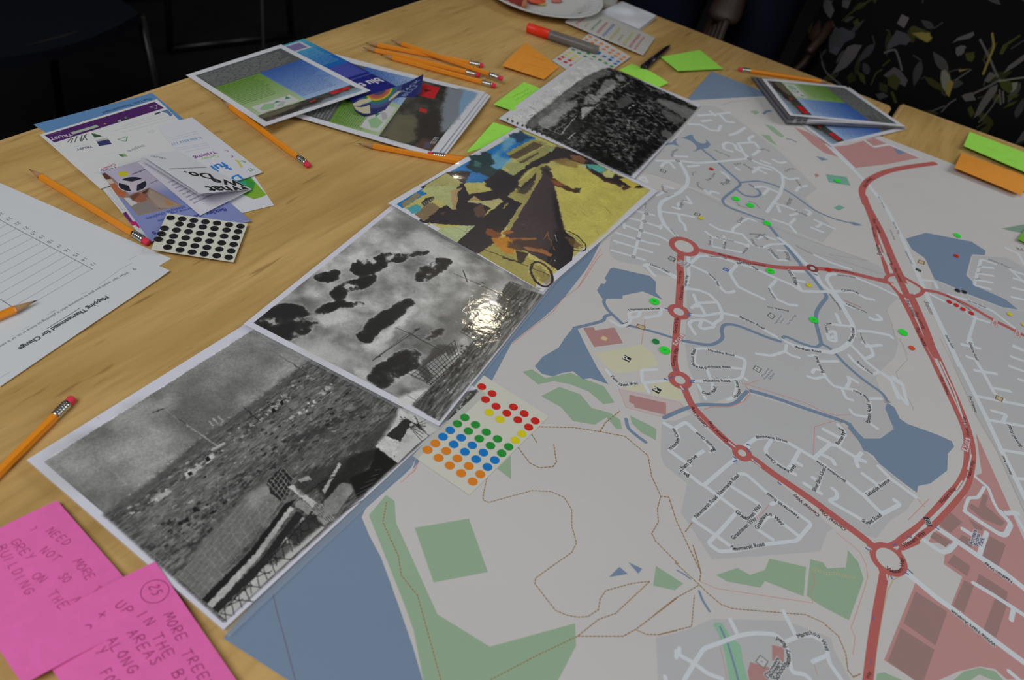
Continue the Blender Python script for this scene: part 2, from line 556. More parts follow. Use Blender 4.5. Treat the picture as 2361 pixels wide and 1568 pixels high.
# ------------------------------------------------------------------ pale maple tables
def wood(name, ang, base=(0.70, 0.470, 0.180), seed=0.0):
    m = bpy.data.materials.new(name); m.use_nodes = True
    nt = m.node_tree; b = nt.nodes['Principled BSDF']
    b.inputs['Roughness'].default_value = 0.42; b.inputs['Specular IOR Level'].default_value = 0.28
    ge = nt.nodes.new('ShaderNodeNewGeometry')
    mp = nt.nodes.new('ShaderNodeMapping'); mp.vector_type = 'TEXTURE'
    mp.inputs['Rotation'].default_value = (0, 0, ang); mp.inputs['Location'].default_value = (seed, seed, 0)
    nt.links.new(ge.outputs['Position'], mp.inputs['Vector'])
    def noise(scale, detail, sx, sy, dist=0.0, lo=.3, hi=.7):
        v = nt.nodes.new('ShaderNodeVectorMath'); v.operation = 'MULTIPLY'; v.inputs[1].default_value = (sx, sy, 1)
        n = nt.nodes.new('ShaderNodeTexNoise'); n.inputs['Scale'].default_value = scale; n.inputs['Detail'].default_value = detail
        n.inputs['Distortion'].default_value = dist
        r = nt.nodes.new('ShaderNodeMapRange'); r.inputs['From Min'].default_value = lo; r.inputs['From Max'].default_value = hi
        nt.links.new(mp.outputs['Vector'], v.inputs[0]); nt.links.new(v.outputs[0], n.inputs['Vector']); nt.links.new(n.outputs['Fac'], r.inputs['Value'])
        return r.outputs['Result']
    def mix(fac, a, c2, k=1.0):
        x = nt.nodes.new('ShaderNodeMix'); x.data_type = 'RGBA'
        f = nt.nodes.new('ShaderNodeMath'); f.operation = 'MULTIPLY'; f.inputs[1].default_value = k
        nt.links.new(fac, f.inputs[0]); nt.links.new(f.outputs[0], x.inputs['Factor'])
        nt.links.new(a, x.inputs['A']) if not isinstance(a, tuple) else setattr(x.inputs['A'], 'default_value', a)
        x.inputs['B'].default_value = c2
        return x.outputs['Result']
    c = tuple(base) + (1,)
    out = mix(noise(1.0, 6, 2.6, 16.0, 1.1), c, (base[0] * .70, base[1] * .66, base[2] * .55, 1), .95)     # broad figure
    out = mix(noise(1.0, 4, 9.0, 130.0, 0.3, .45, .8), out, (base[0] * .60, base[1] * .54, base[2] * .42, 1), .75)   # fine pores
    out = mix(noise(1.0, 2, 18.0, 120.0, 0.3, .66, .76), out, (base[0] * .34, base[1] * .26, base[2] * .2, 1), .55)  # dark flecks
    out = mix(noise(1.0, 3, 2.0, 5.0, 0.5, .5, .75), out, (base[0] * 1.16, base[1] * 1.16, base[2] * 1.2, 1), .45)
    nt.links.new(out, b.inputs['Base Color'])
    return m
LE = math.radians(65.6); RE = math.radians(-19.1)
M['wood'] = wood('maple_veneer', LE)
M['wood_edge'] = wood('maple_lipping', LE, (0.74, 0.50, 0.22), 3.0)
M['wood_second'] = wood('maple_veneer_second', math.radians(67.1), (0.70, 0.470, 0.180), 7.0)
M['leg_metal'] = mat('grey_leg_metal', (0.16, 0.16, 0.17, 1), 0.4, 0.5, 0.8)
def meet(p, a, q, b):
    d1 = np.array([math.cos(a), math.sin(a)]); d2 = np.array([math.cos(b), math.sin(b)])
    t = np.linalg.solve(np.stack([d1, -d2], 1), np.asarray(q) - np.asarray(p))
    return np.asarray(p) + d1 * t[0]
def prism(name, poly, z0, z1, parent, mats, hole=None):
    """poly (and hole, same count) in mm -> slab between z0 and z1"""
    n = len(poly); f = []
    pts = [(p[0] / 1000, p[1] / 1000) for p in poly]
    v = [(x, y, z1) for x, y in pts] + [(x, y, z0) for x, y in pts]
    if hole is None:
        f = [tuple(range(n)), tuple(range(2 * n - 1, n - 1, -1))] + [(n + i, n + (i + 1) % n, (i + 1) % n, i) for i in range(n)]
    else:
        h = [(p[0] / 1000, p[1] / 1000) for p in hole]
        v += [(x, y, z1) for x, y in h] + [(x, y, z0) for x, y in h]
        for i in range(n):
            j = (i + 1) % n
            f += [(i, j, 2 * n + j, 2 * n + i), (n + j, n + i, 3 * n + i, 3 * n + j), (n + i, n + j, j, i), (2 * n + i, 2 * n + j, 3 * n + j, 3 * n + i)]
    return mesh_from(name, v, f, parent, mats)
def inset(poly, d):
    poly = np.asarray(poly, float); n = len(poly); out = []
    for i in range(n):
        p, q, r = poly[i - 1], poly[i], poly[(i + 1) % n]
        a, b = (q - p) / np.linalg.norm(q - p), (r - q) / np.linalg.norm(r - q)
        na, nb = np.array([-a[1], a[0]]), np.array([-b[1], b[0]])
        k = (na + nb) / (1 + na @ nb)
        out.append(q + k * d)
    return np.array(out)
def round_corners(poly, r, n=4):
    poly = np.asarray(poly, float); out = []
    for i in range(len(poly)):
        p, q, s = poly[i - 1], poly[i], poly[(i + 1) % len(poly)]
        a = q + (p - q) / np.linalg.norm(p - q) * r; b = q + (s - q) / np.linalg.norm(s - q) * r
        for k in range(n + 1):
            t = k / n
            out.append((1 - t) ** 2 * a + 2 * t * (1 - t) * q + t * t * b)
    return np.array(out)
def table(label, far_left, far_right, ang, length, top_mat):
    d = -np.array([math.cos(ang), math.sin(ang)]) * length
    d2 = -np.array([math.cos(math.radians(67.1)), math.sin(math.radians(67.1))]) * length
    poly = np.array([far_left, far_left + d, far_right + d2, far_right])
    c = poly.mean(0) / 1000
    t = empty('work_table', (c[0], c[1], 0), label, 'table', 'tables pushed together')
    outer = round_corners(poly, 7)
    inner = round_corners(inset(poly, 9), 3)
    prism('tabletop', inner, TZ - .025, TZ, t, [top_mat])
    rb = prism('edge_band', outer, TZ - .027, TZ, t, [M['wood_edge']], hole=round_corners(inset(poly, 8.6), 3))
    bm = bmesh.new(); bm.from_mesh(rb.data)
    n = len(outer)
    bm.verts.ensure_lookup_table()
    es = [e for e in bm.edges if {v.index for v in e.verts} <= set(range(n)) or {v.index for v in e.verts} <= set(range(n, 2 * n))]
    bmesh.ops.bevel(bm, geom=es, offset=0.003, segments=3, affect='EDGES')
    bm.to_mesh(rb.data); bm.free()
    ins = inset(poly, 70) / 1000
    for q in ins:
        tube('leg', [(q[0], q[1], 0.0), (q[0], q[1], TZ - .027)], .02, t, [M['leg_metal']], 12)
    for i in range(4):
        p, q = ins[i], ins[(i + 1) % 4]
        tube('apron', [(p[0], p[1], TZ - .05), (q[0], q[1], TZ - .05)], .014, t, [M['leg_metal']], 8)
    return t
pl = PP([(0, 320), (2058, 245), (2078, 237)])
TA = meet(pl[0], LE, pl[1], RE)
table('pale maple table under the photographs with paper plate at its far corner', TA, pl[1], LE, 1950, M['wood'])
far2 = pl[2] + np.array([math.cos(math.radians(-15.6)), math.sin(math.radians(-15.6))]) * 800
table('pale maple table beyond the narrow gap with bright sticky notes on its edge', pl[2], far2, math.radians(67.1), 1900, M['wood_second'])
# ================================================================== the big printed street map (flat print, painted in code)
mA, mB = PP([(1640, 165), (2361, 455)])
m0 = PP([(522, 1464)])[0]
MAPANG = math.atan2(*(m0 - mA)[::-1])              # long edge, running towards the viewer
exm = np.array([math.cos(MAPANG), math.sin(MAPANG)])
MAPW, MAPH = float(np.linalg.norm(m0 - mA)) + 3.0, 900.0
# canvas x along the long edge from the near corner, y towards the right
org = mA + exm * MAPW
cm = Canvas(org, MAPANG + math.pi, MAPW, MAPH, 4.2, ob(154, 153, 152))
if (cm.loc([mB])[0][1]) < 0:                       # keep +y pointing over the sheet
    cm = Canvas(mA, MAPANG, MAPW, MAPH, 4.2, ob(154, 153, 152))
cmx = cm
C_RES, C_PINK, C_GRN, C_BLU = ob(143, 144, 146), ob(146, 109, 108), ob(116, 137, 116), ob(92, 108, 128)
C_MAUVE, C_BRN, C_YEL, C_RED, C_WHT = ob(138, 105, 104), ob(121, 97, 95), ob(159, 158, 136), ob(141, 75, 72), ob(161, 167, 172)
C_TXT, C_HALO, C_DASH, C_DOT, C_TEAL = ob(38, 38, 40), ob(154, 157, 160), ob(112, 86, 58), ob(158, 105, 98), ob(92, 134, 122)
C_RTX = ob(62, 30, 32)
def mp(s, col, alpha=1.0):
    cm.poly(cm.px(s), col, alpha)
def ml(s, wpx, col, smooth=False, dash=None, alpha=1.0, closed=False):
    """stroke; width (and dash) in photo pixels at the middle of the path"""
    p = tr(s) if isinstance(s, str) else s
    k = mm_per_px(p[len(p) // 2]) * cm.res
    cm.line(cm.px(p), wpx * k, col, dash=None if dash is None else (dash[0] * k, dash[1] * k), smooth=smooth, alpha=alpha, closed=closed)
def ring(c, hole, r_px, w_px, col, inner):
    p = tr(c)[0]; k = mm_per_px(p) * cm.res
    q = cm.px([p])[0]
    cm.disc(q, (r_px + w_px / 2) * k, col); cm.disc(q, (r_px - w_px / 2) * k, inner)
# ---- built-up areas
for s in ("N 900,160 1010,175 1150,250 1560,560 1720,720 1880,880 1770,965 2030,1225 1930,1345 1500,1180 900,900 400,740 300,760 330,700 640,480",
          "N 300,790 480,890 800,880 1380,1130 1880,1340 2315,1500 2600,1640 2600,1740 1900,1568 1250,1568 700,1568 P 250,100 O 1330,320 1100,280 1040,220 870,190 800,150 780,100 790,0 N 180,1230",
          "P 350,130 700,150 960,180 1300,240 1400,230 1700,290 1960,370 2070,470 1990,540 1965,600 2010,700 2060,850 2030,960 1900,1080 1880,1130 1930,1260 1960,1300 1960,1400 R 340,700 230,775 105,775 P 1590,1460 840,1215 560,1330 470,1330 430,1160 370,1040 345,850 360,560",
          "S 280,235 400,215 740,190 810,100 1550,330 1690,480 1760,570 1830,640 2180,940 2100,1060 1960,1150 1850,1290 1640,1230 1100,850 880,680 740,540 560,440",
          "S 90,330 210,320 330,270 480,420 700,600 900,700 1500,1210 1450,1240 1390,1400 500,1465 330,1200 245,1080 300,840 110,690 80,600",
          "T 50,1155 220,1120 400,1060 600,970 1330,990 1700,1130 1770,1160 1800,1280 2000,1640 75,1700",
          "Q 940,1010 960,995 1100,1065 1200,1110 1470,1210 1590,1230 1800,1270 1800,1600 R 1500,1400 1338,1350 1260,1180 1120,870 960,600 800,230 720,0 Q 930,1130",
          "Q 1215,960 1245,820 1500,830 1800,1000 1800,1260 1590,1225 1500,1150 1290,1055"):
    mp(s, C_RES)
# land between the estates
mp("O 240,1330 1200,1400 1200,1568 300,1568", ob(154, 153, 152), 0)
# ---- business land
mp("E 590,960 700,1000 800,1060 880,1110 1000,1095 1190,1040 1300,1090 1540,1190 1290,1240 1050,1268 1000,1240 920,1185 820,1155 740,1100", C_PINK)
mp("R 965,730 1338,1560 1600,1900 U 1863,1568 1700,1568 1590,1470 1450,1445 1250,1490 1030,1590 850,1580 555,1385 850,660 960,740 1180,870 1285,610 1110,490 1120,410 1230,320 1150,300 960,290 1040,180 R 690,1440 830,1260 880,1230 920,1120 960,1060 1010,1040", C_PINK)
mp("U 730,560 850,640 960,740 1180,870 1285,610 1110,490 1120,410 960,290 900,330 760,350", ob(154, 153, 152))
# ---- greens
for s in ("V 205,597 250,630 258,745 475,1225 750,1395 1198,1272 1203,1390 1110,1568 1080,1640 420,1640 400,1568 350,1310 300,1170 115,705",
          "V 355,770 640,722 740,1003 455,1058",
          "O 85,1075 160,1055 270,1125 470,1082 590,1135 740,1190 825,1322 735,1335 620,1235 470,1175 335,1150 210,1175",
          "O 380,1195 550,1255 640,1365 790,1405 870,1460 885,1535 840,1535 760,1440 665,1500 490,1470 395,1360 235,1270",
          "V 1487,180 1625,250 1622,310 1545,270 1495,220", "V 860,390 862,515 788,460",
          "T 50,450 320,625 235,690 22,645", "T 640,540 850,470 975,540 1120,490 1165,378 1525,462 1500,750 1120,600 1075,665 750,605",
          "T 1565,385 1690,415 1730,475 1915,465 1935,295 2035,410 2090,580 1945,985 1700,860 1590,790 1530,740",
          "U 490,1510 560,1500 740,1580 740,1700 460,1700", "U 1180,1590 1300,1490 1450,1455 1590,1490 1680,1590 1560,1570 1440,1520 1340,1590",
          "N 1300,215 1350,205 1385,225 1350,245", "N 1425,325 1500,345 1600,430 1570,440 1500,395", "N 1395,415 1470,420 1495,460 1540,510 1470,475"):
    mp(s, C_GRN)
mp("T 610,1030 640,1005 700,1010 780,1140 880,1230 905,1380 970,1640 780,1640 720,1280 660,1110", ob(112, 146, 124))
for s in ("N 1955,755 2135,780 2168,855 1980,825", "N 2070,1020 2120,1045 2065,1070 2020,1045"): mp(s, C_TEAL)
mp("e 775,1215 1034,1165 1300,1130 1300,1330 1034,1270 900,1245", ob(100, 122, 106))
# ---- car parks and shops
for s in ("O 670,930 1040,855 1130,920 1180,1020 1000,1070 830,1085 740,1010", "O 1120,1160 1260,1150 1330,1180 1385,1310 1250,1285 1130,1255", "O 870,1190 1050,1175 1080,1240 960,1225"):
    mp(s, C_YEL)
mp("O 857,1213 1350,1320 1380,1355 1190,1435 915,1360", ob(152, 144, 144)); ml("O 857,1213 1350,1320 1380,1355 1190,1435 915,1360", .7, C_DOT, closed=True)
for s in ("O 572,722 655,715 668,742 822,718 893,845 660,875", "O 945,1258 1238,1325 1238,1422 985,1360 980,1335 940,1318", "T 1190,1225 1310,1255 1305,1400 1190,1380",
          "T 975,1395 1170,1450 1150,1640 980,1640 950,1490", "N 1880,750 1900,770 1870,785 1855,755"):
    mp(s, C_MAUVE)
ml("P 1625,500 1755,555", 3, C_MAUVE, alpha=.8)
for s in ("U 850,745 1145,935 1035,1250 735,1040", "U 710,1085 1025,1290 930,1568 860,1590 590,1395", "U 1205,400 1360,510 1330,605 1145,480", "U 1300,640 1395,690 1300,945 1195,880",
          "U 1440,580 1710,750 1690,850 1415,660", "U 1590,810 1715,830 1600,1175 1480,1100", "U 1540,230 1690,310 1620,520 1460,420", "U 1180,10 1285,100 1175,200 1065,125",
          "U 1020,190 1180,280 1130,335 985,240", "U 1280,220 1390,270 1360,350 1245,270", "R 1020,1200 1060,1215 1040,1290 1190,1420 1160,1450 1010,1390 910,1300 930,1275 985,1310", "U 1340,65 1480,150 1470,180 1400,160"):
    mp(s, C_BRN)
# ---- water
mp("X 1648,155 1775,222 b 1290,1100 900,1122 540,1143 X 1555,262 1450,400 O 720,20 690,80 640,180 590,260 490,390 410,490 330,570 240,650 0,840 X 1120,905 M 150,1060 60,1170 W 1300,20 1270,80 1230,120 985,335 960,390 1010,510 1080,640 1140,800 1200,970 1280,1200 1340,1406 1420,1700 600,1700 X 380,1500", C_BLU)
for s in ("Q 745,690 895,645 1240,712 1345,780 1340,815 1245,808 1235,830 1200,965 1290,1055 1500,1150 1590,1225 1470,1205 1220,1110 1080,1045 960,995 900,860 880,830 790,770",
          "R 285,500 340,535 380,620 435,660 520,690 670,745 780,795 798,838 750,890 745,1020 615,1120 520,1140 512,1192 400,1110 300,1030 215,960 180,910 100,855 60,790 20,740 -20,690 0,650 40,710 105,775 230,775 335,700 300,620 268,545 275,515",
          "O 815,237 1105,303 1157,350 1155,435 1210,495 1050,428 890,462 888,487 725,487 683,420 715,365 745,368 760,345 745,322 790,245",
          "O 490,722 525,725 600,880 690,1050 775,1175 630,1125 570,1135 490,1070 400,1085 330,1112 240,1090 183,1030 245,955 375,880 430,795",
          "N 660,450 730,440 790,415 880,435 930,460 965,500 940,530 880,540 830,560 770,550 700,520 640,500 560,510 540,500 630,480",
          "N 1870,600 1920,610 1980,630 1920,640", "V 1375,1030 1430,975 1475,1013", "V 1475,950 1550,985 1530,1012", "E 1330,1115 1435,1150 1380,1168", "N 2130,1165 2200,1170 2280,1197 2210,1200"):
    mp(s, C_BLU)
p = tr("N 755,500")[0]; q = tr("N 870,452")[0]
def oval(c, rx, ry, rot, col):
    t = np.linspace(0, 2 * np.pi, 36); x, y = np.cos(t) * rx, np.sin(t) * ry
    f = FRAMES['N'][2]
    mpts = np.stack([c[0] + (x * math.cos(rot) - y * math.sin(rot)) / f, c[1] + (x * math.sin(rot) + y * math.cos(rot)) / f], 1)
    cm.poly(cm.px(mpts), col)
oval(p, 95, 43, .42, C_RES); oval(q, 62, 30, .5, C_RES)
for s, w in (("S 110,300 260,235 390,195 560,195 640,195 700,175 750,125 790,85", 8.5), ("S 825,80 1000,130 1300,235 1540,315 1620,350 1680,420 1730,500 1760,560", 9),
             ("O 745,487 740,520 770,575 810,615 890,690", 6.5), ("O 800,610 750,630 725,665 600,700 500,722", 7), ("O 950,705 1110,745 1290,800", 6),
             ("P 330,825 520,857 600,840 645,800 640,740 665,697 770,705 1000,795 1110,830", 7), ("P 1130,800 1160,793 1280,845 1390,875 1440,850", 6.5),
             ("P 1440,850 1420,770 1400,690 1400,600 1440,530 1480,470 1440,410 1380,330 1290,230 1190,110 1110,0", 7), ("N 1755,1560 1700,1480 1580,1340 1465,1195", 6.5),
             ("P 1440,850 1500,880 1560,935 1640,1020 1780,1140 1920,1240 1970,1310", 6.5), ("N 890,540 1000,630 1110,730 1215,830 1180,880 1080,960 1072,1000 1120,1040 1250,1090 1420,1150", 5),
             ("N 1215,830 1290,820 1400,820 1550,865 1700,950 1850,1060 2000,1130 2130,1168", 4), ("N 1180,880 1250,935 1340,950 1390,930 1370,890 1300,845", 4.5),
             ("N 1620,450 1660,460 1700,478", 3), ("N 1420,235 1445,215 1480,210", 4.5), ("T 475,700 510,790 575,895", 5.5), ("V 1465,200 1478,245 1520,285 1568,320", 7.5), ("T 260,495 330,535 390,580", 3.5),
             ("T 680,1050 730,1160 760,1230 840,1500 870,1640", 4.5)):
    ml(s, w, C_BLU, smooth=True)
# ---- paths
for s in ("V 1000,240 1190,243 1330,265 1460,290 1580,390 1600,500 1648,605 1690,610 1730,735 S 410,1568 T 415,250 470,430 490,520 480,600",
          "V 1330,265 1355,220 1432,157", "V 970,280 997,323", "V 900,350 960,430 1010,455 1080,450 1100,425 1086,335", "V 735,508 715,600 715,625 745,637 970,575 1070,580 1140,610 1180,675 1180,760 1205,850 1180,900 1080,970 990,1035 987,1065 1095,1205 1150,1228 1210,1240 1265,1237 1320,1200 1330,1140 1360,1100 1500,1062 1590,1052 1410,1220 1320,1252 1210,1340",
          "V 1648,605 1630,670 1635,740 1600,800 1620,840 1740,960 T 240,420 480,640 560,720 690,830 800,870 1290,912", "V 1210,1340 1450,1340 1515,1305 1732,1140 T 20,945 240,770 475,640",
          "V 1515,1305 1570,1330 1640,1332 1732,1310 T 80,1125 400,1045 428,745", "V 755,1568 1000,1440 1210,1340", "V 208,635 188,740 270,920 285,1020 370,1125 430,1340 492,1568 520,1640", "T 1330,915 1520,930 1690,1005 1840,1140 1910,1300 1935,1480 1990,1545 2060,1510",
          "T 340,115 410,20", "U 10,1060 130,1160 200,1330 220,1480 265,1540 340,1515"):
    ml(s, 2.4, ob(151, 149, 138), alpha=.6); ml(s, 2.2, C_DASH, dash=(4.8, 3.6))
ml("W 405,870 430,980 480,1160 545,1406 600,1640", 2.0, ob(84, 66, 92), dash=(5, 2.5))
for s in ("O 715,85 650,190 530,400 500,420 405,490 330,590 240,660 100,770 0,850", "O 725,130 690,160 600,300 540,390", "T 480,600 640,672 1590,815 1570,690 1610,620 1590,490", "O 1070,655 1040,855", "P 785,1165 830,1170 1300,1320 1480,1405 1560,1425 1670,1418", "P 500,1375 590,1350 700,1355 820,1310 870,1250 830,1180 940,1140",
          "T 1825,125 2050,310 2115,440 2130,560 2070,760 1965,1060 2005,1150 1985,1320", "T 680,1245 720,1420 750,1568", "T 1605,1420 1635,1520", "R 445,1400 605,1240", "R 505,1225 570,1300",
          "S 440,230 490,212 650,212 760,170 800,110", "S 1335,605 1345,375 1520,320", "S 870,1130 970,1020", "S 1600,365 1690,480", "M 145,1050 80,1190 0,1240", "K 1945,680 1915,735 1850,795"):
    ml(s, 1.5, C_DOT, dash=(2.2, 2.2))
ml("U 720,595 640,640 590,740 540,960 480,1330 455,1568", 2.2, ob(150, 125, 92), dash=(3, 2.5))
ml("T 1595,480 1730,530 1800,520 1990,565", 4.5, ob(139, 145, 118)); ml("T 1595,480 1730,530 1800,520 1990,565", 1.3, ob(96, 108, 80), dash=(3, 3))
for s in ("N 370,745 480,760 640,815 800,890 1060,1020 1300,1130 1700,1290 2000,1390 2315,1500 P 1500,130 1900,290", "Q 600,1230 640,1330 660,1420 720,1480 760,1568", "R 380,0 440,165 350,265 380,350 480,530 482,555", "R 690,0 800,230 960,580 1130,870 1338,1340", "Q 510,560 600,720 700,960 830,1280 930,1500", "N 1060,160 1150,130 1300,120", "Q 0,780 300,870 590,960"):
    ml(s, 1.1, ob(132, 126, 122))
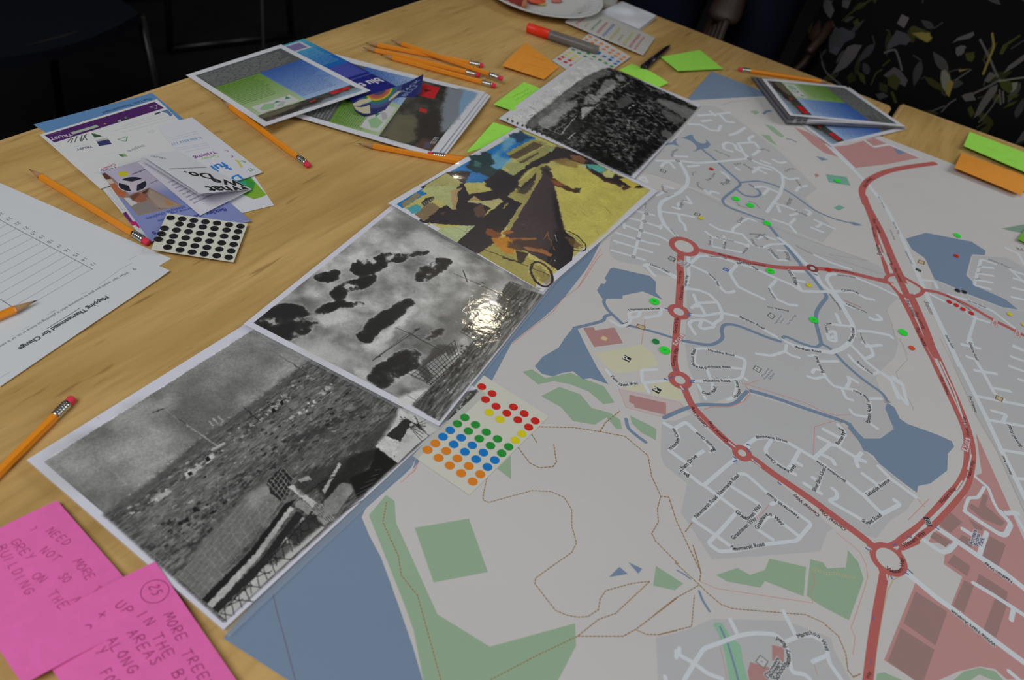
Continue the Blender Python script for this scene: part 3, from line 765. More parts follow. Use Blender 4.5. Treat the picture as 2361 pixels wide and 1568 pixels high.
# ---- white streets
W1 = [
 # far estate
 "N 860,250 1000,240 1130,225", "N 960,215 1000,250", "N 1040,240 1100,305 1160,310", "N 780,325 880,330 960,375 1030,385 1050,340", "N 890,300 970,290", "N 1130,420 1190,400 1260,355", "N 1150,560 1080,540 1070,500 1110,480 1170,500 1190,545 1230,560 1280,600",
 "N 1200,490 1240,560 1275,610", "N 1200,490 1340,480 1390,545 1330,590", "N 1300,470 1290,450 1330,425", "N 500,640 690,640 850,660 1000,650 1150,635 1280,620 1400,670 1500,700 1580,760 1590,830 1560,930 1500,1010 1450,1080",
 "N 650,600 760,605", "N 540,690 560,660 610,650 650,700", "N 690,640 740,720 770,790 760,850 700,910 620,950 545,990 520,1040 530,1120 570,1200 640,1260 680,1300 720,1330", "N 770,690 860,680", "N 1180,700 1210,720", "N 1330,740 1390,690 1480,720", "N 1340,700 1440,750", "N 1400,640 1470,665", "N 1500,630 1560,660 1610,650",
 "N 1580,770 1640,800 1720,790", "N 1700,900 1720,870 1790,855", "N 1350,870 1400,860 1470,875 1420,930", "N 1470,880 1560,920", "N 1060,740 1110,770 1120,800", "N 910,890 950,930 970,900 1030,920", "N 550,850 640,880", "N 500,940 560,910", "N 340,790 400,780 420,830 360,800",
 "N 640,1040 700,1060 680,1010 730,990 800,1010 760,950", "N 530,1075 720,1105 820,1125", "N 690,1110 700,1160 740,1190 750,1240", "N 960,1190 1040,1235 1150,1255 1240,1275", "N 1150,1250 1160,1220 1210,1185", "N 1220,1170 1290,1135 1350,1160", "N 1500,1000 1600,1030 1730,1080", "N 1560,1080 1540,1030", "N 1650,1110 1710,1095", "N 1500,1145 1640,1190 1700,1260", "N 1650,1180 1690,1140",
 "N 1780,1060 1830,1080 1800,1110", "N 1830,1215 1930,1255", "N 1860,1150 2030,1225", "N 1880,1210 1920,1180",
 "N 320,1070 475,1110", "N 250,1130 370,1160 540,1215", "N 210,1190 345,1240 520,1290 640,1350", "N 150,1260 440,1350 520,1360", "N 135,1330 460,1430", "N 110,1410 395,1495", "N 410,960 390,1100 350,1280 300,1470", "N 220,1180 220,1220", "N 540,1195 530,1225", "N 145,1330 160,1345",
 "N 920,1250 980,1300 1080,1310 1290,1370", "N 970,1290 970,1375 1230,1430", "N 1080,1290 1085,1400", "N 1290,1360 1260,1430", "N 1240,1280 1320,1360 1410,1390 1480,1360 1600,1355", "N 1370,1310 1420,1285 1520,1320", "N 1460,1400 1530,1490 1620,1500", "N 1540,1410 1620,1420",
 # middle estate (P)
 "P 390,200 460,140 620,150 760,200 900,240 1050,310 1200,375 1280,425 1440,430 1600,425", "P 390,215 520,275 600,350 640,410 680,440 720,435 740,425", "P 760,215 705,280 770,390 980,490", "P 1075,340 1020,400 1080,490 1180,535 1240,540", "P 20,215 60,210 180,265 280,310", "P 30,215 60,260 100,300", "P 370,150 375,300 350,410", "P 350,405 450,415 540,450 610,520 640,590 640,650 600,670 580,690", "P 330,610 480,625 640,600 760,625 900,680 1000,750 1150,830 1220,860", "P 415,455 440,520 480,560 500,600", "P 400,560 450,520 590,515", "P 425,770 375,690 400,660 500,655 570,690 580,715 490,730 460,715 480,660", "P 440,550 440,520",
 "P 1200,275 1240,340 1300,350", "P 1190,265 1300,270", "P 1210,290 1250,370 1280,420", "P 1560,290 1500,290 1480,330 1530,410 1560,450 1610,520 1700,560", "P 1100,0 1190,70 1290,180 1390,280 1440,370 1530,440 1600,530 1650,620 1690,690 1700,760 1670,840 1600,890 1520,920 1430,905 1220,865", "P 1600,425 1700,430 1800,485 1860,495", "P 1830,640 1880,660 1930,650 1890,615", "P 1560,610 1590,680", "P 1510,690 1600,700 1690,710", "P 1490,760 1550,745 1560,830 1500,820 1490,770", "P 1520,800 1540,790", "P 1740,745 1840,750 1990,780 2010,800", "P 1770,840 1830,860 1860,940 1790,970 1670,850", "P 1800,870 1920,860", "P 1670,850 1740,920 1810,1000 1900,1070 2000,1140 2060,1290", "P 1920,1080 2091,1180", "P 1660,940 1700,990 1760,1040 1860,1095 1890,1080",
 "P 1160,860 1150,910 1040,945 920,930", "P 1150,910 1190,940 1260,960", "P 1340,945 1400,940 1420,1010 1460,1090 1490,1140 1540,1190 1640,1210 1700,1215 1780,1260 1830,1310 1830,1400 1810,1440", "P 1420,990 1570,990", "P 1370,1080 1380,1050 1440,1060", "P 1330,1110 1390,1130 1470,1110", "P 1640,1200 1670,1150 1650,1110 1730,1160", "P 1610,1220 1640,1290 1690,1300", "P 1835,1290 1920,1290", "P 1670,1380 1700,1420 1800,1435", "P 1820,1480 1890,1530",
 "P 430,890 500,885 760,950 820,970 830,1000 800,1120 740,1140 500,1150 370,1145", "P 430,890 415,1000 470,1040 540,1035 700,1040 800,1050", "P 520,1050 545,1120 570,1190 560,1240", "P 450,1180 510,1290", "P 690,1300 740,1280 760,1200 750,1150", "P 830,1130 840,1140",
 "O 790,660 870,710 910,700 950,670 940,600 1000,580 1200,570 1290,570", "O 950,640 1020,630 1030,580", "O 1070,640 1190,620 1200,570", "O 1060,220 1110,210 1220,260 1310,320", "O 760,1060 800,1110 860,1180", "O 1280,1140 1050,1165 1040,1060 1165,1055", "O 1060,1160 1100,1240",
 # near estate (S)
 "S 110,345 190,390 290,335 430,470 510,560 490,580", "S 195,395 230,460 200,540 140,560 320,690", "S 430,575 360,620 260,725 430,860 640,680 690,645 720,620", "S 430,850 550,940 700,1050 760,1130 800,1140", "S 350,1140 540,975 720,760 780,760 960,920 1320,1170 1200,1310 940,1340 700,1390 560,1400 470,1330 560,1240 720,1060", "S 350,1140 540,1270 700,1390", "S 670,870 890,1010 900,1040 820,1130", "S 990,1010 1040,990", "S 690,640 750,550 860,470 950,460 1120,500 1340,630 1420,690 1600,820 1750,940 1900,1090 2050,1010 2000,975", "S 985,490 940,560 960,620 1120,730 1185,765", "S 1220,570 1160,680 1120,730", "S 1170,650 1235,690", "S 1350,625 1480,510 1380,460", "S 1480,520 1540,530 1560,550 1690,630 1760,660", "S 1420,395 1560,470 1600,440 1570,390 1540,360", "S 1700,700 1680,640 1730,590", "S 1690,620 1720,650", "S 1540,530 1570,470", "S 1400,600 1490,640 1510,680", "S 1430,690 1360,900 1410,930 1260,840", "S 1330,790 1380,830", "S 1900,1090 1800,1170 1720,1130 1460,980 1530,960 1530,910 1490,880", "S 1760,930 1970,800 1870,700", "S 1970,800 2175,950", "S 1740,760 1850,840", "S 880,1200 960,1110 1010,1110 1200,1260", "S 880,1220 1000,1300", "S 720,610 800,540",
 # south (T, U)
 "T 780,980 840,1100", "T 330,1568 430,1400 520,1260 640,1220 880,1130 1020,1110 1220,1120 1300,1190 1350,1290 1370,1430 1390,1500 1500,1510 1560,1560", "T 1300,895 1420,1130", "T 1290,1210 1450,1140 1580,1130 1690,1190 1730,1280 1750,1400 1870,1568", "T 1590,1390 1730,1330", "T 250,1290 250,1350", "T 280,1260 270,1320 430,1410 560,1510 700,1560", "T 140,1540 150,1600",
 "U 740,560 850,640 1040,800 1180,900 1500,1140 1863,1410 2000,1500", "U 1040,150 1180,240 1440,420 1660,560 1863,720 2000,810", "U 930,270 1090,380 1160,370 1220,300", "U 1440,420 1470,320 1510,200", "U 1290,165 1380,220", "U 1390,670 1560,770 1760,900 1880,980 2000,1050", "U 1760,920 1740,1010", "U 1720,1490 1810,1568", "U 1800,20 1750,10 1700,20", "U 1310,0 1440,90 1640,220 1690,220 1740,120 1640,0",
 "R 950,1060 1010,1110 1060,1150 1100,1260 1150,1350 1230,1420 1190,1510 1140,1500 890,1340 880,1310 910,1230 980,1230 1030,1150", "R 1190,1340 1260,1350 1338,1480 1400,1600",
 "R 780,90 880,280 1040,600 1160,860 1280,1100 1400,1350", "R 970,180 1030,280 1110,430 1180,470", "R 960,445 1130,480 1338,520 1500,560", "R 1060,630 1338,680 1500,700", "R 1150,860 1400,900", "R 1090,560 1200,590 1170,650", "R 860,50 990,80", "R 900,145 960,165", "R 960,250 1120,275", "R 1100,385 1225,410", "R 1260,70 1338,100 1450,140", "R 1240,145 1400,200", "R 1230,220 1400,280", "R 1300,320 1400,350", "R 920,0 940,60", "R 1260,1080 1400,1090",
 "R 150,1200 300,1090", "R 310,320 360,420 440,520 400,350 330,300",
 # east (Q)
 "Q 170,0 330,150 470,290 600,460 720,690 850,990 930,1180 1060,1450 1150,1650", "Q 1270,1280 1210,1470", "Q 1170,1490 1300,1515", "Q 1560,1495 1637,1530", "Q 860,1000 960,1010 980,1060", "Q 1060,1110 1200,1150 1400,1235 1560,1360", "Q 930,1110 1030,1160 1160,1215 1270,1290 1370,1320", "Q 1500,760 1590,800 1637,880", "Q 1310,850 1260,1040 1380,1070", "Q 1290,900 1400,910", "Q 1280,950 1400,970", "Q 1270,1000 1390,1020", "Q 1540,930 1637,960", "Q 1560,990 1637,1010", "Q 1550,1060 1637,1080", "Q 1545,1130 1637,1150", "Q 370,985 530,1050 700,1130", "Q 160,1020 150,980 180,955 230,960", "Q 50,810 180,870 330,920", "Q 1330,850 1420,880", "Q 1530,920 1637,1020",
 "E 880,1110 1040,1265", "E 1120,1060 1190,1110 1300,1090 1540,1190", "E 830,1090 930,1170",
]
WID = {'N': 5.2, 'P': 6.6, 'O': 6.8, 'S': 8.6, 'T': 9.6, 'U': 10.5, 'R': 7.2, 'Q': 5.6, 'E': 4.2}
for s in W1:
    ml(s, WID[s[0]] * (1.35 if s.startswith(("U 740", "U 1040", "N 690,640 740", "P 1100,0", "R 780", "Q 170")) else 1), C_WHT, smooth=14)
# ---- red main roads
for s, w in (("N 720,1400 705,1470 700,1568 O 1355,300 1345,500 1340,590", 13.5), ("O 1340,590 1325,700 1315,830 1305,1000 1345,1130 S 260,20 330,180 420,290 600,470 750,590 860,650 1000,755 1300,960 1560,1150 1760,1300 1850,1380", 15.5),
             ("N 800,1395 1000,1440 1250,1500 P 800,180 1000,220 1150,238 1370,242 1600,265 1800,310 1960,352", 10.5),
             ("Q 962,122 760,150 600,185 480,240 430,290 415,345 440,430", 10.5), ("Q 430,370 460,450 560,640 640,830 700,960 740,1050 800,1160 890,1370 960,1568", 14), ("Q 440,430 500,590 520,680 560,790 605,950", 8),
             ("Q 590,1000 610,970 660,960", 7), ("Q 490,990 600,1010 700,1110 760,1120 830,1120 870,1070 730,980", 7.5), ("Q 700,1110 780,1260 860,1430 930,1568", 11),
             ("Q 870,1075 1000,1100 1200,1185 1400,1300 1500,1350 1637,1420 1800,1500", 8.5),
             ("R 560,0 650,210 740,400 820,570 880,720 895,850 885,1000 830,1120 750,1210 560,1420 400,1540 U 680,290 600,330", 11.5),
             ("R 605,0 680,150 760,330 850,540 910,700 945,860 940,980 900,1140 800,1270 640,1440 500,1550 U 860,280 720,340", 10.5),
             ("U 560,560 540,680 500,900 450,1200 405,1568 390,1700", 22), ("U 420,320 500,350 470,420 520,520 545,600", 11), ("U 690,340 700,400", 11)):
    ml(s, w, C_RED, smooth=True)
ring("N 735,1378", None, 22, 10.5, C_RED, ob(154, 153, 152)); ring("O 1340,592", None, 15.5, 11, C_RED, ob(154, 153, 152)); ring("O 1350,1140", None, 17, 13, C_RED, ob(154, 153, 152))
ring("S 750,590", None, 14.5, 12, C_RED, ob(154, 153, 152)); ring("U 597,445", None, 33, 13.5, C_RED, ob(154, 153, 152)); ring("P 1368,242", None, 7.5, 6, ob(100, 52, 52), ob(154, 153, 152))
mp("Q 620,985 690,1010 850,1060 800,1105 740,1105 640,1040", ob(150, 152, 148)); ml("Q 650,890 700,1000 760,1130", 13, C_RED); ml("Q 545,740 560,820", 3.5, ob(154, 154, 152)); ml("Q 570,800 640,940", 4.5, ob(154, 154, 152))
for s in ("R 690,180 740,290 800,420 890,690", "R 930,900 905,1010", "R 860,1100 800,1190 720,1290 640,1370 470,1540", "U 950,140 830,220 730,310"): ml(s, 3.2, ob(154, 158, 158))
for s in ("O 1355,1190 1375,1215", "S 640,500 690,540", "S 830,640 900,700", "U 400,330 440,355", "U 650,340 690,330 670,355", "U 580,590 590,640"): ml(s, 3.2, ob(154, 156, 156))
ml("S 400,290 480,370", 1.2, ob(158, 150, 150)); ml("R 560,20 690,250", 1.0, ob(158, 140, 138))
# road shields
def shield(s, body, w):
    q = cm.px(s); cm.poly(q, ob(158, 152, 152)); cm.line(q, w, ob(140, 72, 74), closed=True)
    a, b = (q[0] + q[3]) / 2, (q[1] + q[2]) / 2
    u = (b - a); n = np.array([-u[1], u[0]]) / np.hypot(*u); hgt = np.hypot(*(q[3] - q[0]))
    cm.text(body, a + u * .1 - n * hgt * .26, a + u * .9 - n * hgt * .26, ob(132, 68, 72), bold=.05)
shield("O 1323,866 1392,781 1354,768 1284,850", "A2041", 2.2)
shield("R 908,883 928,779 884,764 851,858", "A2016", 2.2)
shield("Q 1430,1360 1440,1310 1405,1290 1385,1340", "A2041", 1.6)
shield("Q 1600,1440 1615,1390 1578,1370 1558,1420", "A2041", 1.6)
# small one-way arrows
for s in ("O 1222,1130 1250,1140", "O 1265,1125 1290,1115", "O 1430,1140 1465,1143", "O 1430,1155 1460,1160", "O 1410,610 1440,606", "O 1412,625 1435,622", "S 680,660 705,650", "S 680,620 700,635", "S 790,520 810,525", "S 795,555 805,580", "U 740,565 780,585", "U 780,540 820,578", "U 1030,140 1065,170", "O 1230,565 1250,570", "O 1315,1050 1315,1065", "O 1390,1205 1400,1220", "S 850,650 870,665", "S 1045,830 1068,850", "S 625,515 650,530", "U 385,340 410,360", "U 640,312 670,308", "U 775,235 810,240", "U 455,980 458,1010", "U 430,1380 435,1420", "U 620,605 630,630", "Q 55,955 75,965"):
    ml(s, 3.0, ob(74, 82, 122))
# ---- lettering along the streets
def mt(body, path, col=None, bold=.035, halo=True, k=None, spread=1.0):
    p = tr(path); q = cm.px(p)
    n = q.mean(0)
    cm.text(body, q, None, C_TXT if col is None else col, bold=bold, halo=C_HALO if halo else None)
LBL = [("Thamesmere Drive", "O 945,590 975,580 1080,577 1190,572"), ("Linton Mead", "O 1110,215 1180,240 1262,280"), ("Twin Tumps Way", "O 788,1108 830,1150 870,1186 930,1185 1015,1172"), ("Bentham Road", "P 780,636 880,680 980,735"), ("Bentham Road", "P 1225,878 1320,905 1440,920"),
 ("Hutchins Road", "P 530,905 640,930 742,950"), ("Hutchins Road", "P 495,1155 600,1155 712,1157"), ("Waldstock Road", "P 515,1060 540,1040 620,1042 712,1044"), ("Wadstock Road", "P 490,1035 425,1020 415,960 432,893"), ("Hutchins Road", "P 748,1288 790,1240 765,1145"), ("Dean Road", "P 480,1245 530,1258 580,1240 600,1200"),
 ("Birchdene Drive", "S 868,470 960,468 1050,485 1122,505"), ("Birchdene Drive", "S 1605,818 1500,745 1365,650"), ("Waterside Close", "S 160,570 230,500 225,450 190,385"), ("Waterside Close", "S 500,590 530,560 470,490 378,415"), ("Banham Drive", "S 320,770 262,735 300,700 385,620"), ("Newmarsh Road", "S 565,940 640,865 730,775"), ("Newmarsh Road", "S 375,1128 460,1045 552,955"), ("Newmarsh Road", "S 1222,1113 1090,1015 962,915"),
 ("Grasshaven Way", "S 690,1070 740,1115 800,1138 860,1090 905,1025"), ("Grasshaven Way", "S 680,1305 770,1220 870,1135"), ("Grasshaven Way", "S 880,1220 940,1120 990,1108 1080,1185"), ("Newmarsh Road", "S 650,1360 690,1388 780,1380 940,1350"), ("Floathaven Close", "S 1165,680 1140,730 1060,690 950,595"), ("Silver Birch Close", "S 1350,910 1390,830 1435,715"), ("Lakeside Avenue", "S 1785,945 1870,890 1968,818"), ("Sunset Road", "S 1730,1150 1790,1175 1850,1140 1900,1105"), ("Roman Square", "S 1540,525 1590,450 1580,400 1540,378"),
 ("Epstein Road", "S 1795,350 1810,260 1800,190"), ("Epstein Road", "S 1800,175 1760,115 1665,70"), ("Epstein Road", "P 1465,1085 1430,1010 1405,950"), ("Marathon Way", "T 1450,1165 1560,1125 1650,1160 1730,1290"), ("Battery Road", "T 1345,1450 1370,1370 1350,1270 1310,1200 1235,1145"), ("White Hart Avenue", "U 1600,1240 1400,1080 1185,915"), ("Nathan Way", "U 1755,650 1620,560 1495,470"),
 ("Austin Close", "P 1495,765 1485,700 1525,690"), ("Oriole Way", "P 355,390 370,300"), ("Bentham Road", "P 1670,835 1705,780 1700,720"), ("Titmuss Avenue", "P 1610,580 1560,510 1510,450"), ("Carnoustie Close", "P 540,150 620,150 680,170"), ("Tawney Road", "P 525,285 580,330 610,385"), ("Lytham Close", "P 1075,490 1040,440 1020,400"), ("Tavy Bridge", "P 1160,255 1210,310 1230,375"), ("Redpoll Way", "P 770,210 830,205 930,260"), ("Discovery", "T 1150,1560 1215,1460 1270,1365"), ("Primary", "T 1195,1568 1240,1490 1290,1405"), ("School", "T 1240,1590 1290,1500 1330,1440"),
 ("Seacourt Road", "R 1245,1055 1210,980 1180,910"), ("Sewell Road", "R 1325,840 1270,760 1230,670"), ("The Ridgeway", "R 905,440 935,510 960,575"), ("Sydney Road", "Q 1040,1415 1070,1470 1095,1515"), ("Harrow Manor", "Q 1210,1160 1280,1185 1350,1215"), ("The Waymans", "P 1005,560 1100,575 1180,592"), ("Byron Close", "P 1720,990 1780,1045 1850,1095"), ("Godstow Road", "R 910,30 940,110 970,170"), ("Lensbury Way", "P 1640,530 1730,570 1810,605"), ("Hartslock Drive", "P 1570,300 1640,308 1715,322"), ("Crossway", "P 1610,430 1680,425 1745,450"), ("Manordene Road", "P 1750,760 1765,810 1790,850")]
for b_, p_ in LBL: mt(b_, p_)
for b_, a_, c_ in (("Woolwich", "P 970,1120", "P 1030,1050"), ("Polytechnic", "P 990,1140", "P 1055,1060"), ("School", "P 1030,1140", "P 1070,1090"), ("Hawksmoor", "P 1075,695", "P 1130,620"), ("School", "P 1115,690", "P 1145,650"), ("The Moorings", "P 1175,705", "P 1240,620"),
                   ("Linton", "O 1335,205", "O 1365,180"), ("Mead", "O 1355,215", "O 1385,190"), ("Primary", "O 1380,235", "O 1415,195"), ("School", "O 1405,240", "O 1440,210")):
    mt(b_, a_ + ' ' + c_, ob(84, 80, 92), bold=.02)
for b_, p_ in (("Pyromere", "U 1385,320 1420,180"), ("Business", "U 1425,330 1450,215"), ("Park", "U 1465,325 1490,258")): mt(b_, p_, ob(58, 58, 84), halo=True)
for b_, p_ in (("Central Way", "O 1350,370 1365,265"), ("Central Way", "O 1365,500 1385,385"), ("Central Way", "O 1320,770 1340,640"), ("Central Way", "O 1305,1030 1335,885"), ("Central Way", "S 470,370 400,300 345,205"), ("Central Way", "S 640,490 560,420 485,325"), ("Central Way", "S 1390,1100 1280,1010 1180,925"), ("Central Way", "S 1605,1215 1500,1140 1390,1045"), 
               ("Western Way", "R 705,1280 760,1220 815,1165"), ("Western Way", "R 915,1090 940,1020 955,950"), ("Western Way", "U 745,340 850,280 945,205"), ("Western Way", "U 570,535 640,575 720,560 745,500 735,435"), ("Western Way", "R 765,445 735,370 705,295"), ("Western Way", "R 925,765 900,690 880,610"), ("Western Way", "R 590,70 570,30 550,0"),
               ("Yarnton Way", "P 790,165 700,145 610,120"), ("Eynsham Drive", "P 990,215 900,205 805,185"), ("Yarnton Way", "P 1700,275 1600,255 1520,250"), ("Eastern Way", "Q 480,230 440,260 425,300"), ("Eastern Way", "Q 650,890 610,800"), ("Eastern Way", "Q 720,1020 690,960 670,910"), ("Eastern Way", "Q 820,1280 790,1210 760,1150"), ("Eastern Way", "Q 560,650 530,590 510,540"), ("Eastern Way", "Q 890,1370 860,1310 830,1240"), ("Eastern", "Q 565,820 550,770 540,735"), ("Eastern Way", "Q 520,680 500,600"), ("Eastern Way", "Q 900,1500 860,1420 840,1360"), ("Way", "U 415,1568 435,1500"), ("Harrow Manorway", "Q 1240,1230 1140,1160 1050,1115")):
    mt(b_, p_, C_RTX, bold=.03, halo=False)
# blurred small street names at the far side
for b_, p_ in (("Harrow Manorway", "Q 530,370 560,420 580,460"), ("Harrow Way", "Q 640,560 665,610 685,655"), ("Felixstowe Road", "Q 735,780 760,830 785,880"), ("Greening Street", "Q 620,620 640,660 655,700"), ("Station", "Q 880,1160 905,1210 930,1260"), ("Wickham", "N 650,610 650,570 690,545"), ("Kale Road", "N 1180,680 1230,670 1310,715"), ("Maran Way", "N 990,550 1050,575 1130,610"), ("Hinksey", "N 820,770 815,745 840,740"), ("Boiler Close", "N 935,815 980,790 1005,750"), ("Poplar", "N 1080,855 1130,820 1110,790"), ("Alsike Road", "N 845,820 850,860 900,890"), ("Copperfield", "N 540,840 550,900 590,920"), ("Crowden Way", "N 405,1080 420,960"), ("Kingfisher", "N 715,1050 730,990 760,990"), ("Radley", "N 1390,550 1430,545 1470,560"), ("Overton", "N 1620,740 1650,715 1690,715"), ("Rushdene", "N 1690,800 1720,840 1740,870"), ("Hurst", "N 1640,1030 1670,970"), ("Panfield Mews", "N 1180,1000 1210,1030 1280,1050"), ("Southmere", "N 1290,995 1340,1010 1380,1050"), ("Glendale Way", "N 610,1225 650,1270 675,1310"), ("Holstein Way", "N 590,955 650,930"), ("Tamar Close", "N 960,1370 975,1310 955,1285"), ("Avocet", "N 1090,1400 1100,1340"), ("Parrot Road", "N 1010,1300 1080,1320 1165,1340"), ("Coot", "N 1215,1180 1250,1135"), ("Kestrel", "N 1370,1310 1400,1280 1440,1285"), ("Poldo", "N 1270,1440 1290,1390"), ("Whimbrel", "N 1300,1310 1340,1370 1415,1390"), ("Dunlin", "N 1450,1400 1500,1450 1540,1490"), ("Church Manorway", "N 1690,1370 1780,1420 1850,1450"), ("Abbey", "N 1690,1075 1800,1120"), 
               ("Rd", "e 955,1455 1034,1470"), ("Ferns", "Q 1290,910 1320,900"), ("Ferns", "Q 1285,950 1320,945"), ("Ferns", "Q 1270,1000 1310,995"), ("Abbey Road", "Q 1365,850 1450,880 1530,915"), ("Lumley Close", "P 1170,265 1195,310 1220,350"), ("Mangold", "P 1080,150 1060,120 1020,90"), ("Stock", "P 560,60 550,20"), ("Sel Close", "P 665,90 675,30"), ("Newacres", "P 815,130 850,80"), ("Southwood", "P 1020,10 960,-30 860,-40"), ("Road", "P 1195,180 1170,110")):
    mt(b_, p_, ob(78, 78, 82), bold=.02, halo=False)
# ---- pictogram boxes
def icon(s, fill, edge=None, letter=None, col=None):
    q = cm.px(s); cm.poly(q, fill)
    if edge is not None: cm.line(q, 1.2 * mm_per_px(tr(s)[0]) * cm.res * 1.3, edge, closed=True)
    if letter:
        a, b = q[0] * .5 + q[3] * .5, q[1] * .5 + q[2] * .5
        u = b - a; n = np.array([-u[1], u[0]]); n = n if (q[3] - q[0]) @ n > 0 else -n
        h_ = np.hypot(*(q[3] - q[0]))
        c = q.mean(0); up = (q[3] - q[0]) / h_; rt = u / np.hypot(*u)
        cm.text(letter, c - up * h_ * .3 - rt * h_ * .24, c - up * h_ * .3 + rt * h_ * .24, col, size=h_ * .9, bold=.06)
for s in ("O 940,998 962,968 907,940 885,970", "O 1178,1252 1203,1220 1148,1190 1123,1220"):
    q = tr(s); icon("X " + " ".join("%f,%f" % tuple(q[i]) for i in (3, 0, 1, 2)), ob(30, 32, 32), None)
for c in ("O 923,970", "O 1163,1221"):
    o_ = tr(c)[0]
    mt("P", "X %f,%f %f,%f" % (o_[0] + 1.6 + 3.4, o_[1] + 4.6 + .6, o_[0] + 4.2 + 3.4, o_[1] - 2.4 + .6), ob(172, 175, 175), bold=.04, halo=False)
icon("R 635,1455 600,1455 560,1380 605,1382".replace("635,1455", "630,1453").replace("600,1455", "585,1440"), ob(38, 40, 42))
o_ = cm.px("R 598,1416")[0]; k_ = mm_per_px(tr("R 598,1416")[0]) * cm.res
cm.disc(o_, 7 * k_, ob(150, 152, 150)); cm.disc(o_, 5.4 * k_, ob(38, 40, 42)); cm.disc(o_, 3.6 * k_, ob(150, 152, 150)); cm.disc(o_, 2.0 * k_, ob(38, 40, 42))
for s in ("O 1300,190 1316,165 1275,145 1258,170", "P 1045,650 1068,625 1030,600 1007,622", "P 940,1080 958,1050 910,1025 892,1052", "T 1110,1455 1150,1390 1075,1330 1030,1390", "N 570,748 580,730 540,712 530,728", "N 865,1115 875,1100 835,1088 822,1105", "N 645,1500 660,1485 615,1465 600,1480"):
    icon(s, ob(150, 152, 152), ob(62, 74, 66)); q = tr(s); c = q.mean(0); ml("X %f,%f %f,%f" % (c[0] - 2.2, c[1] - 1, c[0] + .8, c[1] + .8), 1.6, ob(66, 78, 70))
for s in ("O 1062,738 1070,710 1010,690 1000,715", "Q 880,885 885,862 845,850 835,870", "R 1165,490 1175,462 1125,440 1115,468"):
    icon(s, ob(150, 138, 112), ob(96, 74, 44))
icon("O 758,830 772,802 730,782 705,808", ob(160, 150, 138), ob(160, 112, 52))
icon("Q 860,945 862,928 822,908 815,925", ob(52, 60, 58)); icon("P 690,272 705,255 660,235 643,250", ob(60, 90, 140)); ml("P 665,250 685,258", 2.2, ob(150, 155, 165))
ml("Q 638,1020 650,1025", 3, ob(150, 104, 92))
for s in ("N 410,1097", "N 393,1163", "N 366,1242", "N 340,1313", "N 300,1468", "N 680,640", "N 1298,625"):
    c = cm.px(s)[0]; k_ = mm_per_px(tr(s)[0]) * cm.res; cm.disc(c, 4 * k_, ob(96, 98, 100)); cm.disc(c, 2.6 * k_, ob(146, 148, 150)); cm.disc(c, 1.1 * k_, ob(96, 98, 100))
for s in ("O 890,690 930,675", "O 920,715 955,698"): ml(s, 1.6, ob(70, 70, 70))
for s in ("S 780,70 810,95", "S 795,60 820,85", "S 1545,335 1555,310", "S 1560,340 1570,315", "S 1915,160 1965,165", "S 1920,175 1970,178", "P 1095,795 1135,830"): ml(s, 1.3, ob(110, 100, 96))
# slight print/paper tone
cm.a *= (1 + .03 * (fbm(cm.H // 8 + 1, cm.W // 8 + 1, 60, 5, 3).repeat(8, 0).repeat(8, 1)[:cm.H, :cm.W, None] - .5))
M['paper'] = mat('plain_paper', obl(170, 172, 176), 0.8, 0.15, bump=(400, .05))
M['map'] = print_mat('map_paper', cm, 0.7, 0.2, bump=(900, .08))
def flat_sheet(name, cv, z, thick, top, edge, parent=None, nx=2, ny=2, zf=None):
    w, h = cv.w, cv.h
    c = [(cv.O + cv.ex * a + cv.ey * b) / 1000 for a, b in ((0, 0), (w, 0), (w, h), (0, h))]
    g = quad_grid([(q[0], q[1], TZ + z) for q in c], nx, ny, zf)
    return sheet_grid(name, g, thick, top, edge, parent)
Z_MAP = 0.0006
o = flat_sheet('street_map', cm, Z_MAP, 0.0004, M['map'], M['paper'], None, 24, 18,
               lambda u, v: 0.00025 * np.abs(np.sin(u * 9 + v * 4)) * np.sin(np.pi * u) * np.sin(np.pi * v))
tag(o, 'large printed street map with red roads and blue lakes spread across both tables', 'map')
# ================================================================== the four laminated photographs
def photo_canvas(L, B, R, z, long_mm=None, res=5.0):
    l, b, r = PP([L, B, R], z)
    ang = math.atan2(*(b - l)[::-1])
    w = float(np.linalg.norm(b - l)); h = long_mm or float(np.linalg.norm(r - b))
    c = Canvas(l, ang, w, h, res, ob(168, 169, 179)); c.z = z
    return c
def grey(v): return ob(v, v + 1, v)
def streaks(c, poly, lo, hi, cell_along, cell_across, seed, b=3, contrast=2.2, tint=(0, 1, 0)):
    """textured ground inside poly, streaked along the long side"""
    r = c.mask([c.px(poly)])
    (x0, y0, x1, y1), m = r
    n = fbm(y1 - y0, x1 - x0, cell_along, seed, 4, cell_across, .62)
    n = np.clip((n - .5) * contrast + .5, 0, 1)
    a, d = grey(lo), grey(hi)
    col = a + (d - a) * n[..., None]
    v = c.a[y0:y1, x0:x1]
    v += (col - v) * blur(m, b)[..., None]
def pl_(c, s, col, alpha=1.0): c.poly(c.px(s), col, alpha)
def ln_(c, s, w, col, alpha=1.0, dash=None): c.line(c.px(s), w, col, alpha=alpha, dash=dash)
